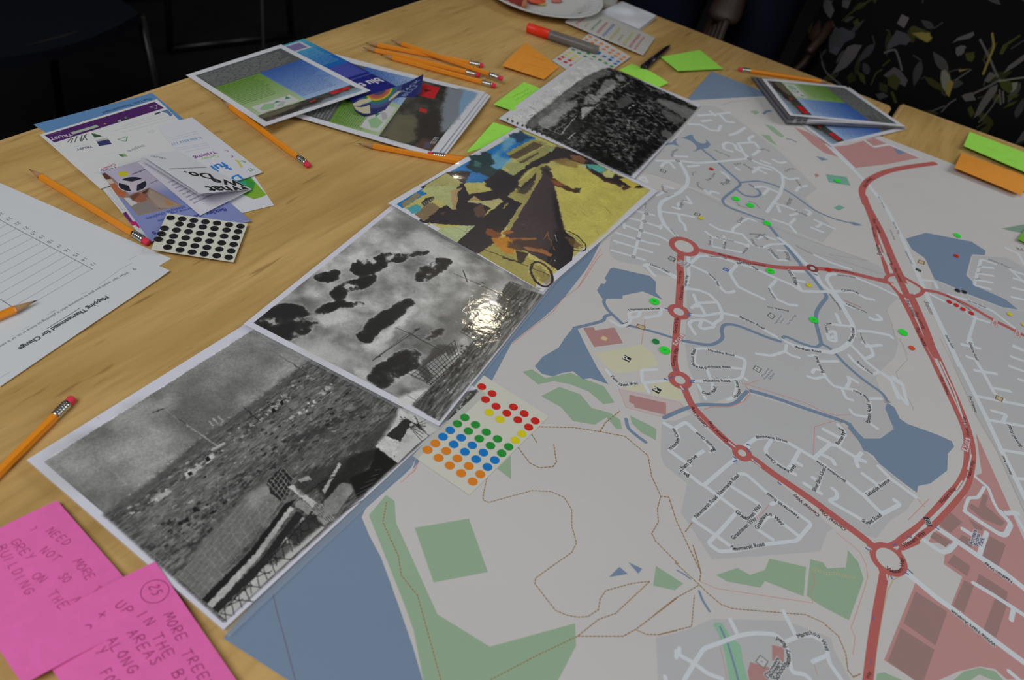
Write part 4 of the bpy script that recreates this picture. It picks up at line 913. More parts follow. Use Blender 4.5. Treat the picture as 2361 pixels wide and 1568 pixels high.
def rnd_blocks(c, path, n, size, lo, hi, spread, seed, aspect=1.6):
    """small bright or dark blocks scattered along a path (canvas mm sizes)"""
    r = np.random.default_rng(seed); p = c.px(path)
    L = np.hypot(*(p[1:] - p[:-1]).T); cum = np.concatenate([[0], np.cumsum(L)])
    for k in range(n):
        t = r.random() * cum[-1]; i = min(np.searchsorted(cum, t, side='right') - 1, len(p) - 2)
        d = (p[i + 1] - p[i]) / L[i]; nn = np.array([-d[1], d[0]])
        q = p[i] + d * (t - cum[i]) + nn * r.normal(0, spread)
        a = size * (.4 + r.random()) * aspect / 2; b = size * (.4 + r.random()) / 2
        c.poly(np.array([q - d * a - nn * b, q + d * a - nn * b, q + d * a + nn * b, q - d * a + nn * b]), grey(lo + (hi - lo) * r.random()), .85)

# ---- photograph with the big dark clouds
c3 = photo_canvas((561.6, 747), (1012, 982), (1251, 679), .0022, 297.5)
inner = c3.uv([(.028, .022), (.972, .022), (.972, .978), (.028, .978)])
n = fbm(c3.H, c3.W, 190, 3, 6); n2 = fbm(c3.H, c3.W, 60, 9, 5)
sky = grey(78) + (grey(166) - grey(78)) * np.clip((n * .65 + n2 * .35 - .5) * 2.4 + .50, 0, 1)[..., None]
r_ = c3.mask([inner]); (x0, y0, x1, y1), m = r_
v = c3.a[y0:y1, x0:x1]; v += (sky[y0:y1, x0:x1] - v) * m[..., None]
for s, col, b, rg, al in (("J 1080,60 1400,130 1600,330 1450,300 1200,200 1020,130", 95, 22, .2, .6), ("J 560,740 680,700 790,730 700,820 560,810 470,740", 164, 12, .35, .9), ("J 380,950 560,900 800,1000 760,1120 600,1080", 152, 25, .3, .7), ("J 840,960 1000,860 1150,730 1260,690 1100,850 960,960 880,990", 168, 9, .3, .9),
        ("J 1160,200 1260,150 1420,220 1560,320 1500,400 1330,330", 160, 16, .4, .8), ("J 880,200 1000,160 1010,210 900,260", 150, 14, .4, .7), ("J 1020,420 1180,420 1200,500 1060,560", 154, 16, .4, .7), ("J 1240,920 1420,800 1600,620 1760,400 1860,470 1700,620 1560,830 1360,960", 84, 16, .3, .75), ("J 1330,740 1500,600 1600,480 1560,600 1420,760", 120, 12, .3, .6),
        ("J 1080,1330 1200,1270 1330,1260 1300,1350 1240,1400 1140,1370", 168, 9, .2, .95), ("J 780,1130 900,1110 900,1180 850,1200", 158, 8, .3, .8)):
    c3.soft(c3.px(s), grey(col), al, b, rg, 34, int(col * 7 + len(s)))
DARK = [("J 90,795 200,690 330,672 440,690 490,740 430,775 545,800 540,835 440,905 350,922 230,875", 24, 9, .28, 1), ("J 525,480 600,450 700,425 728,445 690,485 600,525 535,512", 34, 7, .3, .95), ("J 755,445 800,380 900,330 1000,318 1090,298 1200,292 1340,300 1210,345 1050,385 980,425 890,468 800,470", 32, 8, .3, .97),
        ("J 640,595 700,545 800,495 950,465 975,475 900,535 780,595 680,640", 38, 8, .3, .93), ("J 1210,500 1255,420 1350,355 1440,350 1480,370 1440,425 1330,515 1240,530", 30, 7, .26, 1), ("J 815,870 870,845 930,765 1060,685 1130,635 1200,632 1232,660 1150,715 1090,765 1000,835 900,935 870,938", 34, 7, .26, .98),
        ("J 885,1195 955,1100 1060,1035 1160,975 1245,985 1270,1020 1250,1095 1130,1165 1040,1248 960,1245", 33, 7, .26, 1), ("J 520,715 620,670 720,645 850,655 890,640 850,690 700,680 600,735", 52, 8, .35, .85), ("J 1150,580 1200,545 1300,550 1220,590", 90, 8, .4, .5), ("J 1260,900 1330,860 1440,830 1380,900 1300,925", 62, 8, .35, .8)]
G_ = np.zeros((c3.H, c3.W), np.float32)
for s, col, b, rg, al in DARK:
    r_ = c3.mask([c3.px(s)])
    if r_:
        (x0, y0, x1, y1), m = r_; G_[y0:y1, x0:x1] = np.maximum(G_[y0:y1, x0:x1], m * min(1, al * (1.18 - col / 130)))
G_ = blur(G_, 13)
F_ = G_ + (fbm(c3.H, c3.W, 85, 61, 7, None, .62) - .5) * 3.2 * (.22 + np.clip(G_ * 2.4, 0, .78))
inn = c3.mask([inner]); K_ = np.zeros_like(G_); (x0, y0, x1, y1), m = inn; K_[y0:y1, x0:x1] = m
rim_ = np.exp(-((F_ - .22) / .10) ** 2) * .45 * np.clip(blur(G_, 20) * 3, 0, 1) * K_
c3.a += (grey(166) - c3.a) * rim_[..., None]
al_ = np.clip((F_ - .28) / .34, 0, 1); al_ = al_ * al_ * (3 - 2 * al_) * K_
c3.a += ((grey(26) + (grey(58) - grey(26)) * np.clip(1.3 - F_ * 1.3, 0, 1)[..., None] * fbm(c3.H, c3.W, 30, 8, 4)[..., None] * 1.6) - c3.a) * al_[..., None]
streaks(c3, "J 1965,555 2115,600 1392,1478 1205,1372 1290,1290 1350,1225 1480,1090 1640,910 1830,690 1900,560", 24, 92, 40, 7, 21, 3, 2.6)
streaks(c3, "J 2080,590 2115,600 1392,1478 1300,1430 1560,1150 1800,880", 44, 118, 60, 9, 25, 6, 2.4)
for s, g in (("J 1880,510 1960,545 1830,690 1790,640", 40), ("J 1700,690 1790,740 1650,900 1560,850", 34), ("J 1380,950 1520,960 1400,1130 1310,1220 1240,1120", 44)):
    c3.soft(c3.px(s), grey(g), .8, 5, .3, 16, 4)
rg = np.random.default_rng(5)
def scaffold(c, A, B_, w0, w1, nu, nv, wd, g):
    """a lattice of uprights and ledgers between two traced edges"""
    a, b = c.px(A), c.px(B_)
    for i in range(nu + 1):
        t = i / nu
        p, q = a[0] + (a[1] - a[0]) * t, b[0] + (b[1] - b[0]) * t
        j = rg.normal(0, 2.0, 4)
        c.line(np.array([p + j[:2], q + j[2:]]), wd * (.7 + .8 * rg.random()), grey(g + 14 * rg.random()))
    for i in range(nv + 1):
        t = i / nv
        c.line(np.array([a[0] + (b[0] - a[0]) * t, a[1] + (b[1] - a[1]) * t]), wd * (.7 + .8 * rg.random()), grey(g + 14 * rg.random()))
pl_(c3, "J 1300,1090 1440,1000 1480,1080 1360,1190", grey(126), .8); pl_(c3, "J 1580,880 1640,850 1680,880 1600,950", grey(108), .7)
scaffold(c3, "J 1200,1160 1500,920", "J 1330,1230 1540,1040", 0, 0, 13, 5, 2.4, 22); scaffold(c3, "J 1540,860 1700,690", "J 1630,910 1790,760", 0, 0, 10, 4, 2.4, 22); scaffold(c3, "J 1800,620 1890,510", "J 1860,650 1960,540", 0, 0, 6, 3, 3, 22)
scaffold(c3, "J 1210,1360 1300,1270", "J 1280,1400 1350,1310", 0, 0, 9, 6, 1.5, 60)
for s, w in (("J 1495,455 1580,490 1650,520", 2.6), ("J 1650,520 1820,600", 5), ("J 1560,432 1585,500 1592,515", 5), ("J 1690,515 1712,525", 5), ("J 1300,760 1330,740", 0.1), ("J 1090,830 1190,870", 3.2), ("J 1190,870 1250,905", 6), ("J 1250,905 1400,985", 4), ("J 930,1060 1080,955 1250,842", 3.4), ("J 940,1050 1190,862", 1.8), ("J 1225,850 1255,838", 9), ("J 960,1035 985,1030", 6), ("J 1180,885 1300,885", 1.5), ("J 1180,1150 1340,1220", 3), ("J 1170,1300 1240,1340", 1.5)):
    ln_(c3, s, w, grey(36))
rnd_blocks(c3, "J 1850,700 1640,930 1400,1180", 60, 9, 16, 60, 16, 3, 1.2); rnd_blocks(c3, "J 2000,640 1700,1000 1450,1330", 70, 7, 110, 150, 40, 8, 2.2)

# ---- photograph of the building site with scaffolding
c4 = photo_canvas((62, 1060), (515, 1452), (1114, 905), .0014)
inner = c4.uv([(.05, .022), (.955, .022), (.955, .978), (.05, .978)])
n = fbm(c4.H, c4.W, 260, 31, 5)
sky = grey(84) + (grey(128) - grey(84)) * np.clip((n - .5) * 2.6 + .45, 0, 1)[..., None]
(x0, y0, x1, y1), m = c4.mask([inner]); v = c4.a[y0:y1, x0:x1]; v += (sky[y0:y1, x0:x1] - v) * m[..., None]
for s, g, b, al in (("K 90,675 260,590 380,640 420,760 300,820 200,770", 128, 40, .7), ("K 430,500 560,400 700,360 760,370 600,470 450,560", 132, 22, .65), ("K 260,560 360,520 440,600 320,640", 92, 30, .7), ("K 1040,90 1200,120 1300,180 1200,250 1060,160", 84, 26, .7), ("K 700,330 900,260 1000,300 850,380", 92, 30, .5), ("K 880,300 1000,260 1020,330 920,360", 118, 18, .4)):
    c4.soft(c4.px(s), grey(g), al, b, .2, 60, g)
horizon = "K 395,945 560,835 700,730 830,610 900,552 1090,432 1260,300 1400,195"
land = horizon + " 1560,150 1900,400 2240,340 985,1475"
streaks(c4, land, 34, 108, 30, 6, 41, 4, 1.7)
for s, g, al in (("K 395,945 560,835 700,730 830,610 900,552 1090,432 1260,300 1400,195 1425,215 1280,330 1110,460 920,585 850,650 720,760 580,865 420,965", 66, .75), ("K 560,960 760,800 960,650 1200,480 1420,330 1600,300 1500,420 1250,600 1000,790 760,980 600,1090", 104, .35), ("K 480,1000 620,900 800,760 640,860", 44, .5), ("K 900,1000 1250,700 1480,560 1700,420 1740,470 1500,640 1250,800 1000,1000", 72, .5), ("K 1300,600 1480,540 1680,430 1700,400 1500,500 1320,570", 30, .7)):
    c4.soft(c4.px(s), grey(g), al, 9, .25, 30, g)
rnd_blocks(c4, "K 500,940 620,890 760,790 960,640 1150,480 1300,360 1420,250", 150, 9, 20, 160, 16, 1, 1.5)
rnd_blocks(c4, "K 450,900 700,715 900,550 1260,300 1400,205", 90, 6, 84, 140, 4, 2, 1.5)
rnd_blocks(c4, "K 600,1050 900,850 1250,560 1500,330", 150, 8, 16, 132, 44, 6, 2.0); rnd_blocks(c4, "K 700,1120 1000,860 1400,540 1700,430", 190, 9, 12, 110, 70, 7, 2.2)
rnd_blocks(c4, "K 1280,500 1380,440 1520,310", 40, 11, 120, 168, 8, 9, 1.0); rnd_blocks(c4, "K 800,760 930,660", 24, 15, 130, 170, 9, 10, 1.4); rnd_blocks(c4, "K 640,880 720,830", 18, 15, 120, 170, 9, 12, 1.2); rnd_blocks(c4, "K 1190,460 1290,370", 20, 13, 120, 160, 8, 13, .8)
for s in ("K 895,670 912,660 925,680 905,690", "K 810,745 830,735 840,750 820,760", "K 1215,430 1230,420 1240,440 1225,450", "K 1260,395 1275,388 1280,405 1265,412", "K 830,915 860,905 870,930 840,935", "K 760,985 810,960 820,980 770,1000"): pl_(c4, s, grey(16))
for s, w, g in (("K 765,482 860,545 955,612", 7, 118), ("K 765,480 800,505", 6, 60), ("K 640,448 800,380", 2.2, 86), ("K 640,448 700,428", 5, 40), ("K 650,400 700,430 765,485", 2.2, 120), ("K 930,630 985,600", 12, 138), ("K 1230,150 1300,195 1385,245", 4, 84), ("K 1205,148 1280,125", 2, 84), ("K 1330,215 1400,260", 5, 60), ("K 430,715 500,790 540,820", 2, 130), ("K 1085,425 1165,490", 4, 22), ("K 370,470 380,480", 1, 90)):
    ln_(c4, s, w, grey(g))
for i in range(7):
    t = i / 6; x, y = 440 + 90 * t, 720 + 95 * t
    ln_(c4, "K %f,%f %f,%f" % (x - 8 - 22 * t, y + 6, x + 14 + 22 * t, y - 10), 3, grey(118))
for i in range(3): ln_(c4, "K %d,%d %d,%d" % (915 + i * 22, 490 - i * 12, 935 + i * 22, 510 - i * 12), 7, grey(124))
# hazy glass slope, trusses and bright openings in front
c4.soft(c4.px("K 1095,850 1190,795 1265,850 1240,925 1080,1100 880,1360 760,1245 900,1060"), grey(92), .92, 6, .15, 20, 3)
c4.soft(c4.px("K 1100,850 1190,800 1230,830 1120,930"), grey(126), .7, 10)
for i in range(12):
    t = i / 11
    ln_(c4, "K %f,%f %f,%f" % (760 + 480 * t, 1245 - 400 * t, 885 + 360 * t, 1360 - 430 * t), 2.2, grey(128), .6)
for i in range(7):
    t = i / 6
    ln_(c4, "K %f,%f %f,%f" % (770 + 110 * t, 1250 + 105 * t, 1105 + 150 * t, 850 + 50 * t), 2.2, grey(132), .55)
for i in range(9):
    ln_(c4, "K %f,%f %f,%f" % (600 + i * 42, 1110 - i * 34, 700 + i * 42, 1190 - i * 34), 2, grey(134), .5); ln_(c4, "K %f,%f %f,%f" % (640 + i * 46, 1180 - i * 38, 680 + i * 40, 1020 - i * 38), 2, grey(130), .5)
pl_(c4, "K 1195,790 1270,715 1320,770 1300,850 1260,880 1215,840", grey(24))
for i in range(6):
    ln_(c4, "K %f,%f %f,%f" % (1200 + i * 16, 790 - i * 14, 1290 + i * 8, 890 - i * 22), 3.4, grey(104)); ln_(c4, "K %f,%f %f,%f" % (1205 + i * 17, 815 + i * 14, 1275 + i * 8, 720 + i * 22), 3.4, grey(104))
pl_(c4, "K 1300,810 1325,800 1440,890 1420,910", grey(158))
pl_(c4, "K 880,1360 1120,1120 1290,890 1340,870 1180,1100 920,1390", grey(18)); pl_(c4, "K 905,1385 1140,1135 1310,905 1330,915 1170,1140 935,1405", grey(140)); pl_(c4, "K 930,1405 1180,1150 1340,930 1380,950 1200,1190 965,1430", grey(26))
pl_(c4, "K 960,1430 1190,1190 1370,960 1480,1010 1240,1230 1000,1460", grey(146)); pl_(c4, "K 1330,900 1480,1000 1500,985 1360,870", grey(112))
c4.soft(c4.px("K 1290,1040 1420,940 1470,1000 1330,1110"), grey(30), .9, 4, .2, 12, 6); c4.soft(c4.px("K 1180,1180 1290,1080 1330,1110 1220,1200"), grey(44), .7, 5, .3, 12, 7)
for i in range(15):
    t = i / 14; x, y = 970 + 430 * t, 1430 - 480 * t
    ln_(c4, "K %f,%f %f,%f" % (x, y, x + 60 + 20 * (i % 3), y + 10 - 46 * (i % 2)), 3.2, grey(20)); ln_(c4, "K %f,%f %f,%f" % (x + 20, y - 36, x + 30 + 8 * (i % 4), y + 40), 3.0, grey(20)); ln_(c4, "K %f,%f %f,%f" % (x, y, x + 75, y - 74), 2.6, grey(24))
for i in range(6): ln_(c4, "K %f,%f %f,%f" % (1375 + i * 16, 880 + i * 2, 1480 + i * 10, 990 - i * 4), 3, grey(134))
c4.soft(c4.px("K 1440,800 1600,660 1730,620 1760,640 1640,760 1560,850 1480,880"), grey(22), .9, 5, .25, 16, 8)
c4.soft(c4.px("K 1340,780 1440,720 1500,700 1600,650 1560,740 1400,850 1350,840"), grey(40), .8, 6, .3, 16, 8); pl_(c4, "K 1350,775 1400,755 1415,775 1360,790", grey(136)); pl_(c4, "K 1480,880 1560,790 1640,800 1540,940 1470,960", grey(116), .8)
c4.soft(c4.px("K 1600,770 1700,720 1735,620 1835,692 1740,780 1640,870"), grey(12), 1, 3); pl_(c4, "K 1465,830 1550,690 1560,700 1480,845", grey(140))
for i in range(8): ln_(c4, "K %f,%f %f,%f" % (1380 + i * 34, 850 - i * 26, 1480 + i * 26, 780 - i * 10), 2.6, grey(18)); ln_(c4, "K %f,%f %f,%f" % (1560 + i * 24, 940 - i * 30, 1660 + i * 14, 880 - i * 22), 2.6, grey(60))
pl_(c4, "K 1728,612 1840,425 1900,430 2045,520 1930,605 1838,695", grey(154)); c4.soft(c4.px("K 1560,640 1690,560 1850,420 1830,470 1740,600 1680,640"), grey(50), .8, 5, .2, 20, 4)
pl_(c4, "K 1780,560 1870,480 1905,490 1850,590", grey(30)); 
for i in range(7): ln_(c4, "K %f,%f %f,%f" % (1870 + i * 14, 470 + i * 10, 1990 - i * 12, 560 - i * 16), 3.2, grey(22)); ln_(c4, "K %f,%f %f,%f" % (1850, 540 - i * 12, 1980 - i * 4, 480 + i * 18), 2.6, grey(24))
c4.soft(c4.px("K 2060,470 2100,400 2180,340 2230,335 2170,420 2090,490"), grey(34), .9, 3, .2, 10, 3); rnd_blocks(c4, "K 2100,450 2200,355", 16, 9, 90, 150, 8, 3)
ln_(c4, "K 1820,660 1822,664", 4, grey(30))

# ---- colour photograph of the cyclist on the raised walkway
c2 = photo_canvas((895, 468), (1251, 673), (1508, 436), .0030)
inner = c2.uv([(.035, .022), (.965, .022), (.965, .978), (.035, .978)])
def I_(s, r, g, b, al=1.0): c2.poly(c2.px("I " + s), ob(r, g, b), al)
def Is(s, r, g, b, al=1.0, bl=4, rough=.2, seed=1): c2.soft(c2.px("I " + s), ob(r, g, b), al, bl, rough, 20, seed)
c2.poly(inner, ob(154, 148, 86))
I_("125,705 560,440 1180,90 1310,140 1100,300 1010,410 850,520 600,520 330,640 180,740", 22, 92, 148)
Is("1040,130 1160,150 1110,200 1060,260 1000,240 900,330 960,420 1060,380 1120,320 1000,300", 96, 140, 160, .8, 10)
I_("560,430 680,420 760,430 700,540 740,620 880,600 1100,560 1180,620 1060,720 1030,680 900,760 800,900 640,1030 815,1130 960,1030 880,900 300,860 330,830 560,700 330,560", 34, 28, 34)
Is("1290,330 1480,210 1700,280 1900,400 2100,500 2230,560 2140,600 1900,500 1600,380 1450,330 1230,420 1130,540 1060,480 1140,440", 38, 32, 34, 1, 4)
I_("1055,270 1280,150 1410,185 1150,330", 128, 124, 72); I_("1075,300 1290,175 1380,200 1140,325", 74, 66, 44)
for i in range(22): c2.line(c2.px("I %f,%f %f,%f" % (1085 + i * 13, 298 - i * 6.5, 1100 + i * 13, 320 - i * 6.8)), 2.4, ob(40, 34, 30))
I_("1150,335 1400,200 1475,215 1390,290 1190,380", 124, 122, 74); I_("1170,345 1330,260 1340,275 1190,360", 70, 64, 46); I_("1410,240 1450,215 1475,225 1440,260", 118, 136, 100)
I_("1045,380 1090,345 1230,365 1210,420 1090,470 1045,450 1090,420", 132, 134, 84); I_("1150,440 1250,380 1280,390 1180,450", 34, 30, 34)
I_("1160,520 1360,355 1450,400 1430,430 1340,460 1270,600 1190,690 1070,640 1100,590 1210,570", 134, 128, 72); 
for s in ("1170,550 1300,500 1320,540 1220,620 1150,600", "1340,400 1390,375 1445,405 1430,430 1370,430"): Is(s, 48, 42, 40, .9, 4, .5, 3)
for i in range(9): I_("%d,%d %d,%d %d,%d %d,%d" % (1180 + i * 14, 560 - i * 9, 1215 + i * 12, 530 - i * 12, 1220 + i * 12, 545 - i * 12, 1190 + i * 14, 580 - i * 9), 40, 36, 36)
Is("700,380 760,330 740,290 840,280 860,250 930,270 920,310 970,340 930,380 980,410 1010,400 1060,440 1000,500 900,470 850,440 760,420", 30, 48, 52, 1, 3, .4, 7); Is("790,330 840,350 830,390 780,380", 60, 100, 96, .8, 4)
Is("1010,420 1110,450 1180,540 1060,640 980,610 900,560 860,500", 32, 28, 34, 1, 4, .3, 3); Is("1080,120 1180,80 1240,130 1290,120 1180,190", 26, 50, 70, .9, 4, .5, 5)
I_("360,550 550,440 690,520 640,560 560,545", 138, 134, 84); I_("335,590 380,550 610,545 640,560 600,750 520,690", 142, 146, 98); I_("585,590 690,560 640,620 650,660 630,745 605,755", 142, 120, 82)
I_("165,700 250,640 290,605 335,625 190,735", 112, 106, 78); I_("280,790 400,690 450,700 495,735 360,850", 108, 92, 68); I_("215,735 290,705 335,720 330,760 260,790", 60, 130, 140); I_("330,690 380,650 440,640 445,660 360,720", 40, 34, 40)
for i in range(6): I_("%d,%d %d,%d %d,%d %d,%d" % (335 + i * 18, 700 - i * 10, 345 + i * 18, 695 - i * 10, 355 + i * 18, 715 - i * 10, 345 + i * 18, 720 - i * 10), 110, 116, 92)
I_("730,690 780,635 860,680 1000,655 1030,680 940,750 850,700", 150, 146, 100); I_("735,690 790,640 850,680 780,670", 140, 112, 66); I_("780,740 860,700 880,790 820,820 790,790", 74, 56, 48)
I_("470,930 520,905 800,880 640,1030", 142, 152, 112); c2.line(c2.px("I 620,900 760,950"), 1.6, ob(70, 70, 60)); c2.line(c2.px("I 700,940 780,880"), 1.6, ob(70, 70, 60)); I_("370,890 410,855 420,865 390,890", 130, 130, 76); I_("500,790 520,765 545,770 520,800", 80, 50, 40)
I_("640,1030 880,800 1060,655 1100,660 1190,695 1050,910 980,980 815,1130", 28, 24, 32); I_("1025,740 1060,695 1078,700 1040,745", 120, 112, 60)
c2.poly(c2.px("I 1055,930 1365,430 1450,440 1475,560 1560,960 1560,1100 1400,1200 1050,1010"), ob(52, 42, 46)); Is("1440,540 1500,700 1560,960 1510,960 1450,700", 24, 20, 28, .8, 8)
I_("1050,930 1350,440 1370,450 1090,925", 132, 124, 74)
I_("1365,420 1400,400 1450,440 1430,470", 40, 34, 34)
Is("1450,400 1600,330 1700,360 1760,420 1900,500 2100,560 2270,575 1900,950 1740,1090 1700,990 1560,930 1500,660 1470,520", 160, 152, 78, 1, 8, .1, 5)
Is("1600,450 1800,440 1850,560 1700,700 1560,640", 172, 163, 82, .6, 30); Is("1430,330 1560,310 1680,360 1660,400 1500,360", 120, 100, 56, .9, 6)
for s in ("1900,730 1965,800", "1620,770 1650,800", "1700,770 1750,810", "1800,640 1840,660", "1830,930 1850,970"): c2.line(c2.px("I " + s), 2, ob(104, 92, 40))
Is("1410,480 1480,490 1560,540 1680,600 1660,620 1560,580 1440,530", 60, 40, 32, .95, 3, .4, 4); Is("1425,495 1500,505 1560,550 1480,540", 120, 70, 40, .8, 3, .3, 6); Is("1640,570 1690,560 1680,610 1640,605", 40, 40, 34, .9, 3)
I_("1680,360 1740,365 1740,395 1700,390", 150, 150, 118); Is("1740,365 1850,370 1910,410 1870,440 1760,400", 74, 140, 132, 1, 4, .2, 3); Is("1870,440 1920,405 1995,440 1960,480 1890,480", 158, 160, 104, 1, 4); I_("2020,490 2080,480 2190,540 2130,570 2080,530", 160, 146, 66)
Is("1600,290 1700,290 1760,340 1700,360 1620,320", 120, 84, 56, .8, 5, .4, 8); Is("1780,400 1900,470 2000,510 2050,560 1900,510 1790,440", 48, 36, 36, .9, 3, .3, 9); Is("2030,570 2090,540 2120,560 2060,590", 62, 38, 30, .9, 3)
I_("815,1130 960,1030 1000,1080 1250,1160 1330,1290 1310,1410 1360,1420 1340,1430 800,1110", 128, 118, 60); I_("840,1120 960,1035 1100,1130 1300,1180 1260,1300 1320,1410", 132, 124, 66)
# bicycle and rider
def wheel(cx_, cy_, rx, ry, rot, w):
    t = np.linspace(0, 2 * np.pi, 40); x, y = np.cos(t) * rx, np.sin(t) * ry
    q = np.stack([cx_ + x * math.cos(rot) - y * math.sin(rot), cy_ + x * math.sin(rot) + y * math.cos(rot)], 1) / 3.689 + (880, 280)
    c2.line(c2.px(q), w, ob(30, 24, 24))
I_("1480,930 1560,940 1640,1000 1620,1180 1500,1270 1400,1200 1440,1050", 24, 20, 28)
wheel(1600, 1010, 155, 62, .52, 8); wheel(1600, 1010, 120, 45, .52, 2); Is("1560,980 1640,1000 1700,1060 1640,1080 1590,1030", 92, 66, 40, .8, 4, .4, 3); wheel(1360, 1300, 118, 76, .95, 15)
Is("1300,1200 1420,1300 1450,1370 1390,1400 1330,1330", 96, 78, 44, .6, 5, .4, 3); c2.line(c2.px("I 820,1070 1040,1150 1250,1235 1430,1310"), 5, ob(40, 32, 28)); c2.line(c2.px("I 1030,1160 1180,1200"), 11, ob(30, 24, 26)); c2.line(c2.px("I 1440,1170 1420,1250 1340,1180"), 3.5, ob(140, 90, 42)); c2.line(c2.px("I 1470,1240 1430,1290 1380,1260"), 3, ob(140, 88, 40)); c2.line(c2.px("I 1410,940 1380,1000"), 4, ob(150, 96, 44)); c2.line(c2.px("I 1410,960 1470,1095"), 4, ob(146, 92, 44)); c2.line(c2.px("I 1470,960 1490,1020"), 5, ob(150, 150, 140)); c2.line(c2.px("I 1440,1250 1480,1160"), 3, ob(60, 50, 44))
wheel(1475, 1187, 17, 17, 0, 1.5); c2.disc(c2.px("I 1475,1187")[0], 6.5, ob(160, 164, 150)); c2.line(c2.px("I 1250,1230 1255,1290"), 4, ob(150, 150, 130))
Is("875,935 920,915 1000,940 1020,980 960,1000 900,970", 104, 58, 34, 1, 3, .3, 5); Is("940,920 990,900 1020,930 990,950", 46, 30, 26, .9, 3); Is("1020,950 1060,925 1110,930 1120,950 1050,965", 132, 80, 42, .95, 2)
Is("930,990 1080,980 1130,1060 1120,1130 1050,1120 980,1070", 156, 104, 26, 1, 3, .25, 4); Is("1060,1020 1160,1040 1210,1100 1140,1110 1080,1060", 70, 48, 34, .95, 4, .5, 6)
I_("1080,990 1310,990 1325,1005 1200,1015 1090,1015", 122, 78, 40); I_("1205,1070 1330,1065 1450,1130 1440,1150 1320,1110 1240,1100", 132, 84, 48); Is("1110,1010 1250,1010 1380,1070 1300,1080 1160,1050", 58, 40, 34, .9, 4, .3, 7); I_("1140,1100 1250,1120 1200,1200 1160,1190", 44, 32, 28)
t = np.linspace(-.4, 2.2, 20); c2.line(c2.px(np.stack([1260 + 105 * np.cos(t - 1.6), 930 + 66 * np.sin(t - 1.6)], 1) / 3.689 + (880, 280)), 1.8, ob(70, 62, 60)); c2.line(c2.px("I 1170,870 1240,880"), 2, ob(96, 88, 84)); c2.line(c2.px("I 1350,940 1370,960 1345,1060"), 2, ob(80, 66, 58))
c2.a *= (1 + .06 * (fbm(c2.H, c2.W, 9, 2, 3)[..., None] - .5))

# ---- black and white aerial photograph of towers and trees
c1 = photo_canvas((1150, 273), (1463, 411), (1622, 243), .0038)
inner = c1.uv([(.02, .02), (.965, .02), (.975, .965), (.02, .985)])
c1.poly(inner, grey(164))
sky = "L 60,678 1000,58 1240,120 1180,150 900,290 600,470 400,680 340,760 90,690"
c1.soft(c1.px(sky), ob(168, 170, 170), 1, 5)
ground = "L 330,760 420,650 560,560 700,440 900,280 1060,190 1200,130 1290,120 2215,555 2110,690 1480,1305 1330,1235 880,1020 560,860"
n = fbm(c1.H, c1.W, 26, 71, 5); nb = fbm(c1.H, c1.W, 9, 75, 3)
g1 = grey(10) + (grey(118) - grey(10)) * np.clip((n * .75 + nb * .25 - .5) * 2.8 + .17, 0, 1)[..., None]
(x0, y0, x1, y1), m = c1.mask([c1.px(ground)]); m = blur(m, 6); v = c1.a[y0:y1, x0:x1]; v += (g1[y0:y1, x0:x1] - v) * m[..., None]
for s, g, al, b in (("L 330,760 500,600 700,440 900,290 1060,190 1200,130 1290,170 1100,260 900,400 760,520 560,690 420,780", 96, .8, 10), ("L 460,720 640,600 760,500 900,470 900,540 760,640 620,780 520,790", 128, .85, 8), ("L 960,520 1020,400 1110,430 1300,290 1380,300 1200,420 1100,520", 132, .85, 5), ("L 1190,270 1260,240 1340,290 1200,400 1100,410", 128, .7, 6), ("L 1310,210 1400,215 1430,270 1350,270", 124, .8, 4), ("L 1350,480 1450,410 1520,480 1400,570 1340,560", 66, .95, 5),
                     ("L 1760,470 1800,440 2180,590 2110,690 1950,600 1790,510", 96, .9, 5), ("L 1810,560 1860,580 2060,690 2000,750 1900,700 1820,620", 76, .85, 6), ("L 1800,820 1860,790 1960,850 1900,900 1830,870", 84, .9, 4), ("L 1290,300 1480,340 1700,400 1900,440 2150,560 1900,480 1700,450 1400,370", 20, .8, 10), ("L 560,860 700,830 900,680 1010,700 880,820 760,900 640,880", 32, .7, 8),
                     ("L 900,1020 1060,1000 1240,1080 1440,1160 1480,1300 1300,1220", 12, .85, 20), ("L 1560,1000 1700,900 1800,950 1480,1290", 10, .8, 20), ("L 1600,600 1860,760 1780,840 1700,720", 16, .8, 10), ("L 1000,800 1100,740 1240,700 1200,800 1060,880", 40, .5, 14)):
    c1.soft(c1.px(s), grey(g), al, b, .25, 20, g + 3)
for s, w, g in (("L 520,760 720,850 760,830", 7, 132), ("L 720,850 890,650", 6, 140), ("L 480,755 680,620", 4, 128), ("L 560,780 800,630", 4, 120), ("L 610,800 800,680", 5, 30), ("L 640,815 850,690", 4, 124), ("L 680,830 870,660", 5, 26), ("L 880,830 800,900", 9, 128), ("L 370,545 460,590", 4, 90), ("L 440,600 560,610 600,600", 5, 60), ("L 380,650 410,635", 6, 60), ("L 930,200 1020,220", 3, 110), ("L 1010,420 1100,500 1030,490 1000,560", 7, 44), ("L 940,550 1090,540 1200,470 1450,270", 6, 30), ("L 950,680 1130,520", 7, 120), ("L 1550,480 1850,760", 6, 84), ("L 1380,340 1460,290", 8, 120), ("L 600,390 680,410 760,440", 2, 124)):
    ln_(c1, s, w, grey(g))
pl_(c1, "L 945,560 1090,545 1000,620 950,680", grey(136)); pl_(c1, "L 1390,580 1500,500 1590,520 1480,620", grey(18))
